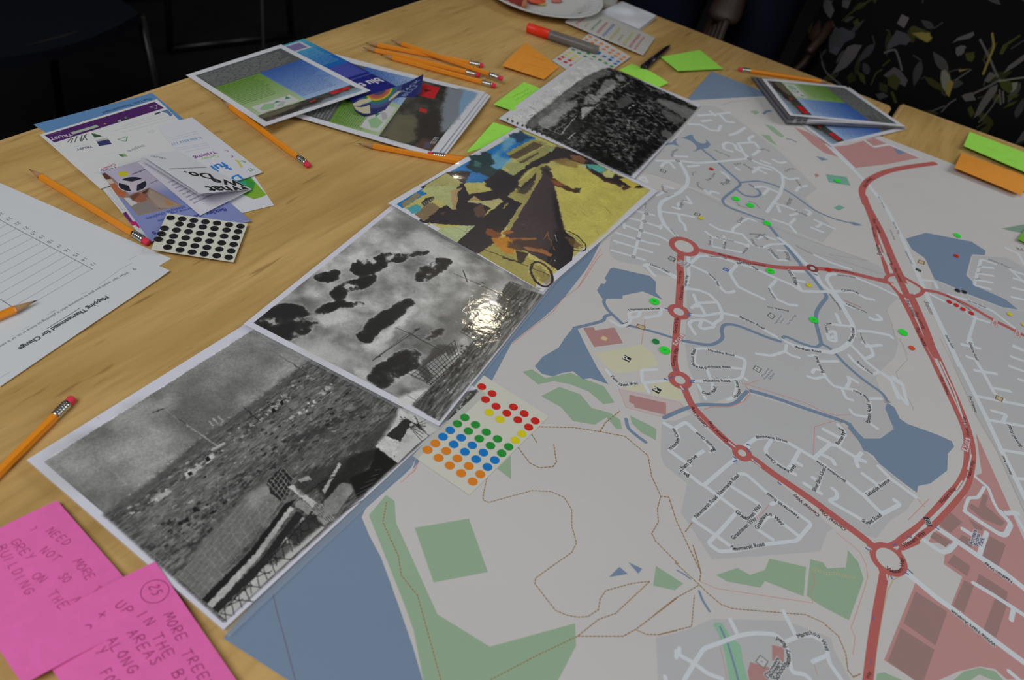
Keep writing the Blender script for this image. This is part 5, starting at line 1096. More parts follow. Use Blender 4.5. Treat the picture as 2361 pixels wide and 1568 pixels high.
rnd_blocks(c1, "L 1430,590 1500,540 1580,500", 5, 13, 140, 168, 3, 2, 1.8); rnd_blocks(c1, "L 1540,600 1600,600 1690,650", 10, 12, 120, 160, 6, 3, 1); rnd_blocks(c1, "L 1420,680 1480,700 1440,780", 12, 11, 110, 150, 6, 4, 1.4); rnd_blocks(c1, "L 1250,790 1340,750", 14, 9, 84, 120, 12, 5, 1); rnd_blocks(c1, "L 1700,720 1780,760", 10, 10, 84, 124, 8, 6); rnd_blocks(c1, "L 1000,850 1250,940 1400,830", 40, 9, 44, 100, 40, 7); rnd_blocks(c1, "L 700,560 860,480 1000,430", 40, 8, 40, 130, 14, 8, 1.4); rnd_blocks(c1, "L 540,690 740,560", 30, 8, 50, 120, 14, 9, 1.8)
for i in range(13):
    t = i / 12; x, y = 145 + 640 * t, 685 + 275 * t
    pl_(c1, "L %f,%f %f,%f %f,%f %f,%f" % (x - 16, y - 4, x + 2, y - 16, x + 14, y + 2, x - 4, y + 16), grey(36))
rnd_blocks(c1, "L 560,870 800,960", 30, 7, 30, 140, 5, 12)

def weather(c, amp, cell, grain, soft=1, seed=3):
    '''break up ruler-straight shapes and flat fills of a printed picture'''
    m = int(.02 * c.H)
    a = c.a[m:-m, m:-m]; h, w = a.shape[:2]
    dx = (fbm(h, w, cell, seed, 4) - .5) * amp * 2; dy = (fbm(h, w, cell, seed + 50, 4) - .5) * amp * 2
    a = a[np.clip(np.arange(h)[:, None] + dy, 0, h - 1).astype(int), np.clip(np.arange(w)[None] + dx, 0, w - 1).astype(int)]
    if soft: a = blur(a, soft)
    a *= (1 + grain * (fbm(h, w, 7, seed + 9, 3)[..., None] - .5) + grain * (fbm(h, w, 60, seed + 19, 3)[..., None] - .5))
    border = c.mask([c.uv([(.045, .026), (.955, .026), (.955, .974), (.045, .974)])])
    k = np.zeros((c.H, c.W), np.float32); (x0, y0, x1, y1), mk = border; k[y0:y1, x0:x1] = mk
    k = blur(k, 3)[m:-m, m:-m, None]
    c.a[m:-m, m:-m] = c.a[m:-m, m:-m] * (1 - k) + np.clip(a, 0, 1) * k
weather(c2, 8, 16, .14, 1); weather(c1, 8, 14, .3, 1, 5); weather(c4, 5, 10, .25, 1, 7); weather(c3, 2, 8, .12, 1, 9)
M['photo_back'] = mat('photo_back', obl(170, 172, 178), .5, .3)
M['film'] = film_mat('laminate_film', (.82, .88, .93), .16, .55)
def laminated(cv, label, z, edge, zf=None, coat=0.6, bump=None):
    cen = (cv.O + cv.ex * cv.w / 2 + cv.ey * cv.h / 2) / 1000
    t = empty('photograph', (cen[0], cen[1], TZ + z), label, 'photograph', 'laminated photographs in a row')
    pm = print_mat('photo_print_' + str(len(bpy.data.materials)), cv, .30, .42, coat, bump or (90, .17), .06)
    o = flat_sheet('print', cv, z, .0003, pm, M['photo_back'], t, 20, 26, zf)
    e0, e1, e2, e3 = edge        # film overlap left, right, near, far in mm along canvas x / y
    corners = [(cv.O + cv.ex * a + cv.ey * b) / 1000 for a, b in ((-e0, -e2), (cv.w + e1, -e2), (cv.w + e1, cv.h + e3), (-e0, cv.h + e3))]
    f = quad_grid([(q[0], q[1], TZ + z - .0002) for q in corners], 20, 26, zf)
    # only the welded rim of the pouch beyond the print
    ny, nx = f.shape[:2]
    ring_v, ring_f = [], []
    o_ = [f[0, i] for i in range(nx)] + [f[j, -1] for j in range(1, ny)] + [f[-1, i] for i in range(nx - 2, -1, -1)] + [f[j, 0] for j in range(ny - 2, 0, -1)]
    g = quad_grid([(*(cv.O + cv.ex * a * cv.w + cv.ey * b * cv.h) / 1000, TZ + z - .0002) for a, b in ((0, 0), (1, 0), (1, 1), (0, 1))], nx, ny, zf)
    i_ = [g[0, i] for i in range(nx)] + [g[j, -1] for j in range(1, ny)] + [g[-1, i] for i in range(nx - 2, -1, -1)] + [g[j, 0] for j in range(ny - 2, 0, -1)]
    k = len(o_)
    mesh_from('laminate_rim', o_ + i_, [(a, (a + 1) % k, k + (a + 1) % k, k + a) for a in range(k)], t, [M['film']])
    return t
lift = lambda a, p, q: (lambda u, v: a * (1 - u) ** p * (1 - v) ** q)
laminated(c4, 'black and white photograph of a building site with scaffolding, near pink notes', .0014, (.3, 6.5, 1, 1), lambda u, v: .0060 * (1 - v) ** 3 * (1 - .6 * u))
laminated(c3, 'black and white photograph of dark clouds over a half built block', .0022, (.3, 3, 3.5, 1), lambda u, v: .0022 * (1 - u) ** 2 * (1 - v) ** 2)
laminated(c2, 'colour photograph of a cyclist on a yellow walkway under blue sky', .0030, (.3, 2, 3, 1), lambda u, v: .0016 * (1 - u) ** 2 * (1 - v) + .0062 * np.exp(-(u / .11) ** 2 - ((v - .50) / .16) ** 2))
laminated(c1, 'black and white aerial photograph of dense trees and terraces, farthest of the row', .0038, (.3, .6, .6, .4), lambda u, v: .001 * (1 - v) ** 2)
# ================================================================== leaflets, worksheets, sticker sheets, sticky notes
def pts4(s):
    return [tuple(q) for q in tr(s)]
def greek(c, x0, y0, x1, y1, rows, col, w=.5, seed=1, words=9, ragged=.25):
    """rows of tiny unreadable body text inside a canvas box (canvas px)"""
    r = np.random.default_rng(seed)
    for i in range(rows):
        y = y0 + (y1 - y0) * (i + .5) / rows
        x, end = x0, x1 - (x1 - x0) * ragged * r.random()
        while x < end:
            L = (x1 - x0) / words * (.4 + 1.1 * r.random())
            c.line([(x, y), (min(x + L, end), y)], abs(y1 - y0) / rows * w, col, alpha=.55 + .35 * r.random())
            x += L + (x1 - x0) / words * .28
def between(c, a, b, t): return [tuple(np.array(a) * (1 - t) + np.array(b) * t)]
def paper_quad(name, pix, zs, cv, parent=None, nx=10, ny=10, zf=None, thick=.00025, rough=.6, coat=0.0, edge=None, spec=.25):
    """sheet whose corners (u,v = 00,10,11,01) are seen at four pixels, at heights zs"""
    c = [P(p[0], p[1], z) for p, z in zip(pix, zs)]
    m = print_mat(name + '_print_' + str(len(bpy.data.materials)), cv, rough, spec, coat) if isinstance(cv, Canvas) else cv
    return sheet_grid(name, quad_grid(c, nx, ny, zf), thick, m, edge or M['paper'], parent)
def px_canvas(pix, z, res, bg, pad=0.0):
    """canvas lying at height z whose axes follow the first edge of a traced quad; returns canvas covering the quad's box"""
    q = PP(pix, z)
    ang = math.atan2(*(q[1] - q[0])[::-1])
    ex = np.array([math.cos(ang), math.sin(ang)]); ey = np.array([-ex[1], ex[0]])
    a, b = q @ ex, q @ ey
    O = ex * (a.min() - pad) + ey * (b.min() - pad)
    c = Canvas(O, ang, a.max() - a.min() + 2 * pad, b.max() - b.min() + 2 * pad, res, bg); c.z = z
    return c
def outline_sheet(name, outline, z, cv, parent=None, thick=.00025, rough=.6, zf=None, n=12, coat=0.0, spec=.25):
    """flat sheet of any traced four-cornered outline, textured by table position through canvas cv"""
    c = [P(p[0], p[1], z) for p in outline]
    g = quad_grid(c, n, n)
    uv = np.stack([((g[..., 0] * 1000 - cv.O[0]) * cv.ex[0] + (g[..., 1] * 1000 - cv.O[1]) * cv.ex[1]) / cv.w, ((g[..., 0] * 1000 - cv.O[0]) * cv.ey[0] + (g[..., 1] * 1000 - cv.O[1]) * cv.ey[1]) / cv.h], 2)
    if zf is not None:
        U, V_ = np.meshgrid(np.linspace(0, 1, n), np.linspace(0, 1, n)); g[..., 2] += zf(U, V_)
    return sheet_grid(name, g, thick, print_mat(name + '_print_' + str(len(bpy.data.materials)), cv, rough, spec, coat), M['paper'], parent, uv)

# ---- worksheets at the left edge of the frame
WHT = ob(158, 162, 166)
low = tr("G -420,-60 1190,652 380,1130 -1300,450"); low = [tuple(q) for q in low]
cA = px_canvas(low, .0006, 2.0, WHT); cA.a *= (1 + .02 * (fbm(cA.H, cA.W, 40, 2)[..., None] - .5))
o = outline_sheet('worksheet', low, .0006, cA, zf=lambda u, v: .0008 * np.sin(u * 5) * np.sin(v * 3) ** 2)
tag(o, 'blank looking white worksheet lying underneath the printed question sheet', 'worksheet', 'worksheets')
up = [tuple(q) for q in tr("G -900,-250 1182,742 0,1541 -2050,420")]
cB = px_canvas(up, .0015, 4.2, WHT)
INK = ob(40, 42, 46); FA = ob(96, 98, 104)
def wl(s, w, col, al=1.0): cB.line(cB.px(s), w, col, alpha=al)
wl("G -200,258 0,382 645,726", 2.2, ob(72, 74, 78)); wl("G 0,932 85,985", 2.4, ob(60, 62, 64)); wl("G -300,760 0,932", 2.4, ob(60, 62, 64))
a_, b_ = tr("G 640,722 20,952"), None
R0 = tr("G 640,722 578,696 520,662 460,632 402,601 343,570 285,539 225,508 168,476 108,446 50,410 -5,380 -62,350"); L0 = tr("G 250,945 -30,955 -30,910 -30,858 -30,804 -30,753 -30,700 -30,648 -30,596 -30,546 -30,498 -30,450 -30,405")
L0 = tr("G 230,958 130,963 15,955 0,890 0,820 0,755 0,687 0,620 0,556 0,497 0,440 0,385 -40,356")
for p, q in zip(R0, L0): cB.line(cB.px(np.array([p, q])), 1.6, ob(98, 100, 104))
def wt(body, s, col=INK, bold=.0): cB.text(body, cB.px(s), None, col, bold=bold)
wt("Mapping Thamesmead for Change", "G 738,910 440,1085 122,1275", INK, .055); cB.line(cB.px("G 560,995 325,1140"), 2.2, INK)
wt("What 'tips' would you give to someone who is planning to move in to, or is new to Thamesmead?", "G 885,742 640,880 300,1080 0,1255 -240,1400", ob(70, 72, 76), .012); wt("9.", "G 930,712 903,727", ob(84, 86, 90))
for k, q in enumerate(("655,675 622,692", "592,640 560,660", "535,608 500,630", "475,578 440,596", "415,548 384,566", "357,515 320,535", "298,484 262,503", "243,456 205,474", "185,425 148,442", "130,392 94,410", "70,360 34,378", "12,328 -24,346")):
    wt(str(13 + k), "G " + q, ob(78, 80, 84))
for s in ("G 970,620 895,660", "G 920,680 820,735", "G 820,738 690,832", "G 560,900 610,880", "G 440,975 455,968", "G 390,1010 330,1042", "G 380,1008 360,1030", "G 365,1015 345,1025", "G 205,1120 150,1150", "G 95,1185 80,1192", "G 0,1480 70,1440"): wl(s, 1.6, ob(104, 106, 110), .8)
o = outline_sheet('worksheet', up, .0015, cB, zf=lambda u, v: .0007 * np.sin(u * 6 + 1) * np.sin(v * 3) ** 2 + .003 * np.clip(u - .94, 0, 1) * 8 * (1 - v) ** 8, n=24)
tag(o, 'white worksheet with ruled lines and the heading Mapping Thamesmead for Change', 'worksheet', 'worksheets')

# ---- leaflets on the left
def leaflet(quad, z, bg, res=4.5):
    q = pts4(quad); c = px_canvas(q, z, res, bg); return q, c
# blue leaflet at the bottom of the heap
q, c = leaflet("F 66,325 1085,54 1420,330 420,560", .0006, ob(70, 104, 140))
c.text("The Link Thamesmead", c.px("F 1075,92 650,220")[0], c.px("F 1075,92 650,220")[1], ob(30, 50, 84), bold=.03)
o = outline_sheet('leaflet', q, .0006, c); tag(o, 'sky blue leaflet at the bottom of the heap, hanging near the table edge', 'leaflet', 'leaflets heaped on the left')
# purple and magenta leaflet peeping out beside the pencil
q, c = leaflet("F 640,880 800,830 1062,1322 900,1300", .0008, ob(160, 162, 164))
q = pts4("F 560,760 760,740 1066,1330 1030,1335")
c = px_canvas(q, .0008, 4.5, ob(160, 162, 164))
c.poly(c.px("F 800,1105 860,1075 985,1255 900,1220"), ob(82, 34, 86)); c.soft(c.px("F 868,1195 895,1160 960,1160 985,1210 940,1232 900,1200"), ob(150, 26, 88), 1, 1.5); c.poly(c.px("F 885,1205 940,1190 1010,1250 1070,1340 1000,1330"), ob(160, 162, 166))
c.line(c.px("F 700,920 830,1060"), 1.2, ob(90, 92, 120)); c.text("Cs", c.px("F 985,1275 1020,1285")[0], c.px("F 985,1275 1020,1285")[1], ob(120, 50, 96))
o = outline_sheet('leaflet', q, .0008, c, n=6); tag(o, 'white leaflet with a purple and magenta corner peeping out beside a pencil', 'leaflet', 'leaflets heaped on the left')
# white and green leaflet
q, c = leaflet("F 1560,700 1880,640 2135,1020 1700,1125", .0009, ob(160, 162, 168))
c.poly(c.px("F 1700,900 1870,930 1960,968 2030,950 2070,930 1930,770 1880,760"), ob(98, 132, 40)); c.soft(c.px("F 1700,880 1900,930 1960,880 1975,830 1930,785 1860,780"), ob(44, 112, 50), 1, 2); c.soft(c.px("F 1650,860 1850,900 1900,840 1850,790"), ob(40, 120, 110), .9, 3)
o = outline_sheet('leaflet', q, .0009, c, n=6); tag(o, 'white leaflet with a green swirl sticking out to the right under the folded one', 'leaflet', 'leaflets heaped on the left')
# white sheet with the career training print, right of the purple headed one
q, c = leaflet("F 1130,335 1430,263 2038,735 1560,905", .0016, ob(158, 160, 166))
c.text("Training", *c.px("F 1625,560 1440,612"), ob(104, 50, 100), bold=.05); c.text("Career", *c.px("F 1655,592 1500,622"), ob(112, 140, 92), bold=.03)
c.text("7. 020 8319 1170", *c.px("F 1505,435 1222,498"), ob(82, 104, 142), bold=.04); 
for s in ("1470,392 1170,465", "1485,408 1190,482", "1520,455 1230,520", "1560,490 1260,545", "1570,505 1270,560", "1580,528 1360,570"): c.line(c.px("F " + s), 1.6, ob(96, 92, 104), dash=(9, 3), alpha=.75)
c.text("ful", *c.px("F 1700,655 1580,695"), ob(34, 92, 150), bold=.06); c.text("a", *c.px("F 1765,705 1690,720"), ob(34, 92, 150), bold=.08, size=c.res * 9); c.text("D", *c.px("F 1835,760 1745,790"), ob(34, 98, 154), bold=.06)
c.poly(c.px("F 1790,630 1835,645 1870,700 1850,705 1830,670"), ob(150, 146, 70)); c.text("E", *c.px("F 1865,640 1825,665"), ob(60, 110, 50), bold=.02, size=c.res * 7.5); c.text("TI", *c.px("F 1945,705 1860,735"), ob(44, 104, 60), bold=.03, size=c.res * 7.5)
c.text("r", *c.px("F 1780,598 1755,602"), ob(110, 60, 110), bold=.05); c.text("C", *c.px("F 1730,550 1705,560"), ob(120, 60, 110), bold=.04)
o = outline_sheet('leaflet', q, .0028, c, n=8); tag(o, 'white careers leaflet with blue and green letters beside the purple headed one', 'leaflet', 'leaflets heaped on the left')
# white leaflet with the purple banner
q, c = leaflet("F 117,413 1128,106 1600,560 640,880", .0022, ob(160, 162, 162))
c.poly(c.px("F 160,418 1105,130 1190,185 245,482"), ob(58, 26, 74)); c.poly(c.px("F 380,395 605,330 630,345 405,412"), ob(122, 138, 122))
c.text("TRUST", *c.px("F 388,402 200,440"), ob(150, 148, 156), bold=.04); c.line(c.px("F 300,388 205,412"), 1.4, ob(130, 120, 140)); c.disc(c.px("F 858,268")[0], 7, ob(58, 132, 50)); c.disc(c.px("F 680,320")[0], 6, ob(150, 92, 40)); c.poly(c.px("F 785,295 815,283 820,298 795,305"), ob(120, 134, 124))
c.line(c.px("F 1065,175 1125,160 1128,192 1065,175"), 3, ob(150, 146, 156), closed=True)
for s in ("F 360,478 395,440", "F 385,485 405,445", "F 420,478 440,430", "F 470,470 480,422", "F 500,420 525,462", "F 520,410 480,470"): c.line(c.px(s), 5, ob(58, 66, 60))
c.poly(c.px("F 560,400 640,420 650,430 590,440"), ob(40, 66, 48)); c.line(c.px("F 580,402 665,432"), 2, ob(70, 90, 70))
c.poly(c.px("F 600,460 700,440 740,495 630,512"), ob(40, 40, 78)); c.poly(c.px("F 600,460 700,440 712,455 612,475"), ob(134, 138, 132)); c.text("TRUST", *c.px("F 565,508 430,535"), ob(72, 70, 84), bold=.06); c.line(c.px("F 555,495 412,520"), 1.2, ob(110, 108, 116))
c.line(c.px("F 790,455 872,430 862,470 845,470 790,455"), 5, ob(82, 112, 92)); c.line(c.px("F 1060,385 1085,376 1105,385 1085,400 1060,395 1052,388"), 2, ob(120, 118, 134), closed=True); greek(c, *np.concatenate([c.px("F 1040,400")[0], c.px("F 930,430")[0]]), 2, ob(120, 116, 140), .5)
c.text("inspire", *c.px("F 1010,498 865,550"), ob(104, 114, 108), bold=.02); c.poly(c.px("F 795,580 850,572 875,600 830,605"), ob(112, 128, 96)); c.poly(c.px("F 795,580 830,585 840,603 810,598"), ob(60, 90, 60))
c.line(c.px("F 480,625 800,560"), 1.5, ob(120, 122, 124), dash=(2, 6)); c.text("Create", *c.px("F 760,660 640,712"), ob(132, 62, 98), bold=.03); c.text("XLR.", *c.px("F 775,690 640,725"), ob(70, 60, 74), bold=.04); c.line(c.px("F 585,745 650,735"), 1.2, ob(110, 110, 112)); c.line(c.px("F 770,715 975,645"), 1.2, ob(100, 100, 104))
c.poly(c.px("F 1160,215 1215,195 1265,245 1240,258 1215,230"), ob(70, 92, 128)); c.poly(c.px("F 1100,235 1150,215 1160,225 1115,245"), ob(50, 46, 70))
for s in ("1140,235 850,328", "1190,243 830,345", "1240,258 740,385", "1290,268 830,395"): c.line(c.px("F " + s), 1.8, ob(104, 104, 124), dash=(8, 3), alpha=.75)
o = outline_sheet('leaflet', q, .0022, c, zf=lambda u, v: .0003 * np.sin(v * 5) ** 2, n=12); tag(o, 'white leaflet with a purple banner and a row of small logos', 'leaflet', 'leaflets heaped on the left')
# lilac leaflet with a picture on it
q, c = leaflet("F 640,735 1240,560 1940,1155 1070,1332", .0034, ob(96, 104, 142))
gy = np.linspace(0, 1, c.H)[:, None, None]; c.a[:] = ob(98, 106, 146); c.soft(c.px("F 560,700 1240,540 1500,800 900,950 700,860"), ob(140, 136, 152), 1, 40)
c.poly(c.px("F 617,770 680,740 755,790 890,930 1062,868 1348,1022 965,1110 860,990"), ob(112, 96, 88)); c.poly(c.px("F 617,770 680,740 740,790 700,800 660,800"), ob(70, 42, 36)); c.poly(c.px("F 655,800 735,795 760,830 690,840"), ob(150, 138, 124))
c.soft(c.px("F 700,850 760,830 860,915 850,955 800,945 740,900"), ob(134, 78, 52), 1, 2); c.poly(c.px("F 840,955 890,955 960,1000 905,1030"), ob(150, 152, 156)); c.soft(c.px("F 890,945 960,910 1040,930 1040,980 990,1005 930,985"), ob(118, 72, 56), 1, 2, .2); c.soft(c.px("F 890,945 950,915 985,920 920,985"), ob(76, 48, 36), .8, 2); c.soft(c.px("F 990,915 1060,872 1050,900 1030,925"), ob(60, 42, 36), 1, 2); c.soft(c.px("F 905,1035 1040,985 1150,1060 965,1105"), ob(104, 98, 94), 1, 3, .2); c.line(c.px("F 1040,940 1150,1050"), 4, ob(68, 60, 64))
c.soft(c.px("F 1060,880 1330,1020 1230,1045 1130,1040 1050,950"), ob(128, 114, 104), .9, 4); c.soft(c.px("F 1180,965 1280,1010 1220,1030"), ob(140, 100, 58), .8, 4)
o1 = c.px("F 918,838")[0]; k = mm_per_px(tr("F 918,838")[0]) * c.res
c.disc(o1, 25 * k, ob(148, 142, 152)); 
for t0 in (.3, 2.4, 4.5):
    t = np.linspace(t0, t0 + 1.7, 12); c.poly(np.concatenate([np.stack([o1[0] + 23 * k * np.cos(t), o1[1] + 23 * k * np.sin(t)], 1), [o1 + 8 * k * np.array([math.cos(t0 + .85), math.sin(t0 + .85)])]]), ob(28, 28, 40))
c.disc(c.px("F 838,750")[0], 8.5 * k, ob(150, 146, 34))
c.text("lifestyle choices", *c.px("F 1360,1022 1028,1130"), ob(54, 62, 120), bold=.05); c.text("supporting you", *c.px("F 1500,1020 1240,1085"), ob(54, 62, 120), bold=.05); c.text("to make", *c.px("F 1300,1110 1130,1150"), ob(54, 62, 120), bold=.05); c.text("Bexley", *c.px("F 1715,1040 1545,1085"), ob(44, 48, 104), bold=.07); c.text("Be", *c.px("F 1500,1090 1440,1110"), ob(44, 48, 104), bold=.06); c.text("s", *c.px("F 1105,1243 1075,1255"), ob(44, 48, 104), bold=.06)
c.line(c.px("F 1050,700 915,755"), 6, ob(70, 62, 76), dash=(7, 2)); c.line(c.px("F 1165,790 1075,830"), 4, ob(76, 70, 88), dash=(7, 2))
o = outline_sheet('leaflet', q, .0034, c, n=10, rough=.4); tag(o, 'lilac leaflet with a small picture of a person and a round wheel emblem', 'leaflet', 'leaflets heaped on the left')
# folded leaflet standing half open
t_ = P(*tr("F 1500,800")[0], .004)
fold = empty('folded_leaflet', t_, 'white folded leaflet standing half open with bold words What We Do', 'leaflet', 'leaflets heaped on the left')

def cu(s): return np.array([[float(a) * cf.W, float(b) * cf.H] for a, b in (t.split(',') for t in s.split())])
A_, B_, C_, D_ = pts4("F 1498,921 1942,881 1300,548 1000,592")       # near-left lip, fold near, fold far, far lip
Z4 = (.026, .004, .004, .018)
cf = Canvas((0, 0), 0, (P(*A_, Z4[0]) - P(*B_, Z4[1])).length * 1000, (P(*C_, Z4[2]) - P(*B_, Z4[1])).length * 1000, 7, ob(164, 166, 172))
gA = quad_grid([P(*A_, Z4[0]), P(*B_, Z4[1]), P(*C_, Z4[2]), P(*D_, Z4[3])], 14, 14, lambda u, v: .002 * np.sin(np.pi * u) * (1 - v))
wA = [P(*A_, Z4[0]), P(*B_, Z4[1]), P(*C_, Z4[2]), P(*D_, Z4[3])]
def fold_uv(s):
    """traced pixels on the raised leaf -> its canvas (projective fit of the leaf's own corners)"""
    src = np.array([A_, B_, C_, D_]); dst = np.array([(0, 0), (1, 0), (1, 1), (0, 1)], float)
    Mx = []; rhs = []
    for (x, y), (X, Y) in zip(src, dst):
        Mx += [[x, y, 1, 0, 0, 0, -X * x, -X * y], [0, 0, 0, x, y, 1, -Y * x, -Y * y]]; rhs += [X, Y]
    h_ = np.append(np.linalg.solve(np.array(Mx), rhs), 1).reshape(3, 3)
    p = tr(s); q = np.c_[p, np.ones(len(p))] @ h_.T
    return q[:, :2] / q[:, 2:] * (cf.W, cf.H)
for body, s in (("What", "F 1885,848 1510,848"), ("We", "F 1795,790 1540,772"), ("Do.", "F 1540,728 1310,708")):
    a, b = fold_uv(s); cf.text(body, a, b, ob(24, 24, 26), bold=.07)
a, b = fold_uv("F 1505,672 1200,688"); cf.line([a, b], 11, ob(70, 72, 74)); cf.line([a, b], 4, ob(120, 122, 124), dash=(6, 3))
a, b = fold_uv("F 1185,604 1060,588"); cf.text("TRUST", a, b, ob(96, 94, 100), bold=.04); greek(cf, 10, 20, 40, 24, 1, ob(100, 100, 104))
M['leaf_white'] = mat('leaflet_paper', obl(164, 166, 172), .6, .25)
sheet_grid('leaf', gA, .0003, print_mat('folded_leaf_print', cf, .55, .25), M['leaf_white'], fold)
low_ = pts4("F 1500,1108 1942,883 1302,552 960,650"); wl_ = [P(*low_[0], .0044), P(*low_[1], .0040), P(*low_[2], .0040), P(*low_[3], .0050)]
cg = Canvas((0, 0), 0, 120, 90, 5, ob(158, 156, 162)); greek(cg, cg.W * .1, cg.H * .15, cg.W * .8, cg.H * .6, 8, ob(110, 108, 118), .35, 4)
sheet_grid('leaf', quad_grid(wl_, 10, 10, lambda u, v: .0015 * np.sin(np.pi * u)), .0003, print_mat('inner_leaf_print', cg, .55, .25), M['leaf_white'], fold)
mid = [P(*tr("F 1495,935")[0], .022), P(*tr("F 1938,884")[0], .0038), P(*tr("F 1306,556")[0], .0038), P(*tr("F 972,618")[0], .013)]
sheet_grid('leaf', quad_grid(mid, 10, 10, lambda u, v: -.0035 * np.sin(np.pi * u) * np.sin(np.pi * v)), .0002, M['leaf_white'], M['leaf_white'], fold)

# ---- sticker sheets
M['backing'] = mat('sticker_backing', obl(160, 161, 152), .45, .35, bump=(300, .03))
DOTC = {'black': (22, 22, 24), 'red': (158, 26, 20), 'yellow': (168, 160, 14), 'green': (26, 112, 40), 'blue': (10, 92, 154), 'orange': (172, 100, 24), 'neon': (38, 196, 48), 'vermilion': (170, 62, 34), 'dark green': (22, 106, 50)}
for n_, v_ in DOTC.items(): M['dot_' + n_] = mat('sticker_' + n_.replace(' ', '_'), obl(*v_), .45, .35)
_dot_mesh = {}
def dot_mesh(col, r):
    k = (col, round(r, 5))
    if k not in _dot_mesh:
        n = 28
        me = bpy.data.meshes.new('sticker')
        v = [(r * math.cos(2 * math.pi * i / n), r * math.sin(2 * math.pi * i / n), .00012) for i in range(n)] + [(r * math.cos(2 * math.pi * i / n), r * math.sin(2 * math.pi * i / n), 0) for i in range(n)]
        me.from_pydata(v, [], [tuple(range(n))] + [(n + i, n + (i + 1) % n, (i + 1) % n, i) for i in range(n)])
        me.materials.append(M['dot_' + col]); _dot_mesh[k] = me
    return _dot_mesh[k]
def dot(pix, z, col, r, parent=None, name='sticker', normal=None):
    o = bpy.data.objects.new(name, dot_mesh(col, r)); COL.objects.link(o)
    w = P(pix[0], pix[1], z)
    if parent is not None: o.parent = parent; o.location = w - wloc(parent)
    else: o.location = w
    if normal is not None: o.rotation_euler = Vector(normal).to_track_quat('Z', 'Y').to_euler()
    return o
def plane_z(p, a, n_):      # height above the table where the pixel's ray meets the sheet's plane
    d = ray(*p); o_ = Vector((0, 0, TZ + CAMH)); t = (a - o_).dot(n_) / d.dot(n_)
    return (o_ + d * t).z - TZ
def planar_quad(pix, z0, z1, z3):
    a, b, d = P(*pix[0], z0), P(*pix[1], z1), P(*pix[3], z3)
    return [a, b, P(*pix[2], plane_z(pix[2], a, (b - a).cross(d - a).normalized())), d]
# black spots
corn = pts4("h 268,1318 1335,1482 1520,985 478,848"); cw = planar_quad(corn, .0040, .0038, .0046)
bs = empty('sticker_sheet', (cw[0] + cw[2]) / 2, 'sheet of black round stickers lying over the lilac leaflet', 'sticker sheet', 'sheets of round stickers')
bs.location.z = TZ + .002
sheet_grid('backing', quad_grid(cw, 12, 10, lambda u, v: .004 * (1 - u) ** 6 * (1 - v)), .00025, M['backing'], M['backing'], bs)
rows_ = ["522,908 672,923 823,942 972,960 1122,977 1277,997 1425,1016", "635,988 787,1007 938,1026 1089,1045 1245,1065 1395,1085", "443,1042 598,1066 752,1086 904,1106 1057,1125 1213,1145 1365,1164", "403,1114 560,1145 717,1167 871,1190 1024,1210 1183,1231 1336,1252", "363,1184 522,1217 680,1246 835,1270 991,1291 1151,1314 1305,1336", "482,1287 643,1322 800,1350 957,1374 1118,1397 1273,1418"]
nrm = (cw[1] - cw[0]).cross(cw[3] - cw[0]).normalized()
for rw in rows_:
    for p in tr("h " + rw):
        z = plane_z(p, cw[1], nrm)
        q = P(*p, z) - cw[0]; e1, e2 = cw[1] - cw[0], cw[3] - cw[0]
        u_, v_ = q.dot(e1) / e1.length_squared, q.dot(e2) / e2.length_squared
        dot(p, z + .0004 + .004 * max(0, 1 - u_) ** 6 * max(0, 1 - v_), 'black', .0041, bs, normal=nrm)
# coloured spots by the photographs
corn = pts4("M 60,1000 745,1472 1702,525 915,28"); zc = (.0009, .0012, .0012, .0011)
cw = [P(*p, z) for p, z in zip(corn, zc)]
cs = empty('sticker_sheet', (cw[0] + cw[2]) / 2, 'cream sheet of coloured round stickers tucked against the photographs', 'sticker sheet', 'sheets of round stickers')
sheet_grid('backing', quad_grid(cw, 4, 4), .0002, M['backing'], M['backing'], cs)
SP = {'red': "893,165 1018,248 938,320 1065,402 1275,410 1195,485 1405,490 1328,565 1537,577 1458,653", 'yellow': "983,475 1115,560 1378,733 1298,810", 'green': "688,537 600,612 817,623 732,700 948,712 863,792 1083,795 998,876 1217,890 1134,968",
      'blue': "513,690 425,768 645,780 555,860 778,872 690,950 913,960 825,1040 1050,1050 962,1133", 'orange': "333,848 240,927 465,940 372,1022 600,1030 508,1115 737,1122 645,1208 875,1220 784,1308"}
for cn, s in SP.items():
    for p in tr("M " + s): dot(p, .00135, cn, .0041, cs)
# far sheet under the tree photograph
corn = pts4("f 920,700 1370,985 1830,655 1358,382"); cw = planar_quad(corn, .0012, .0012, .0040)
M['backing_gloss'] = mat('glossy_backing', obl(160, 160, 160), .22, .5, bump=(60, .12))
fs = empty('sticker_sheet', (cw[0] + cw[2]) / 2, 'glossy sheet of small coloured stickers half covered by the aerial photograph', 'sticker sheet', 'sheets of round stickers')
nrm = (cw[1] - cw[0]).cross(cw[3] - cw[0]).normalized()
sheet_grid('backing', quad_grid(cw, 8, 8, lambda u, v: .0006 * np.sin(3.1 * v)), .00025, M['backing_gloss'], M['backing_gloss'], fs)
rowsF = [('red', (1045, 660), (1205, 735), 3), ('red', (1005, 682), (1145, 755), 3), ('yellow', (1125, 608), (1255, 685), 3), ('yellow', (1083, 635), (1220, 712), 3), ('green', (1203, 545), (1610, 768), 7), ('green', (1165, 577), (1370, 690), 4), ('blue', (1282, 482), (1650, 738), 7), ('blue', (1243, 515), (1590, 690), 6), ('blue', (1615, 665), (1685, 712), 2), ('orange', (1360, 425), (1755, 660), 7), ('orange', (1320, 455), (1720, 685), 7)]
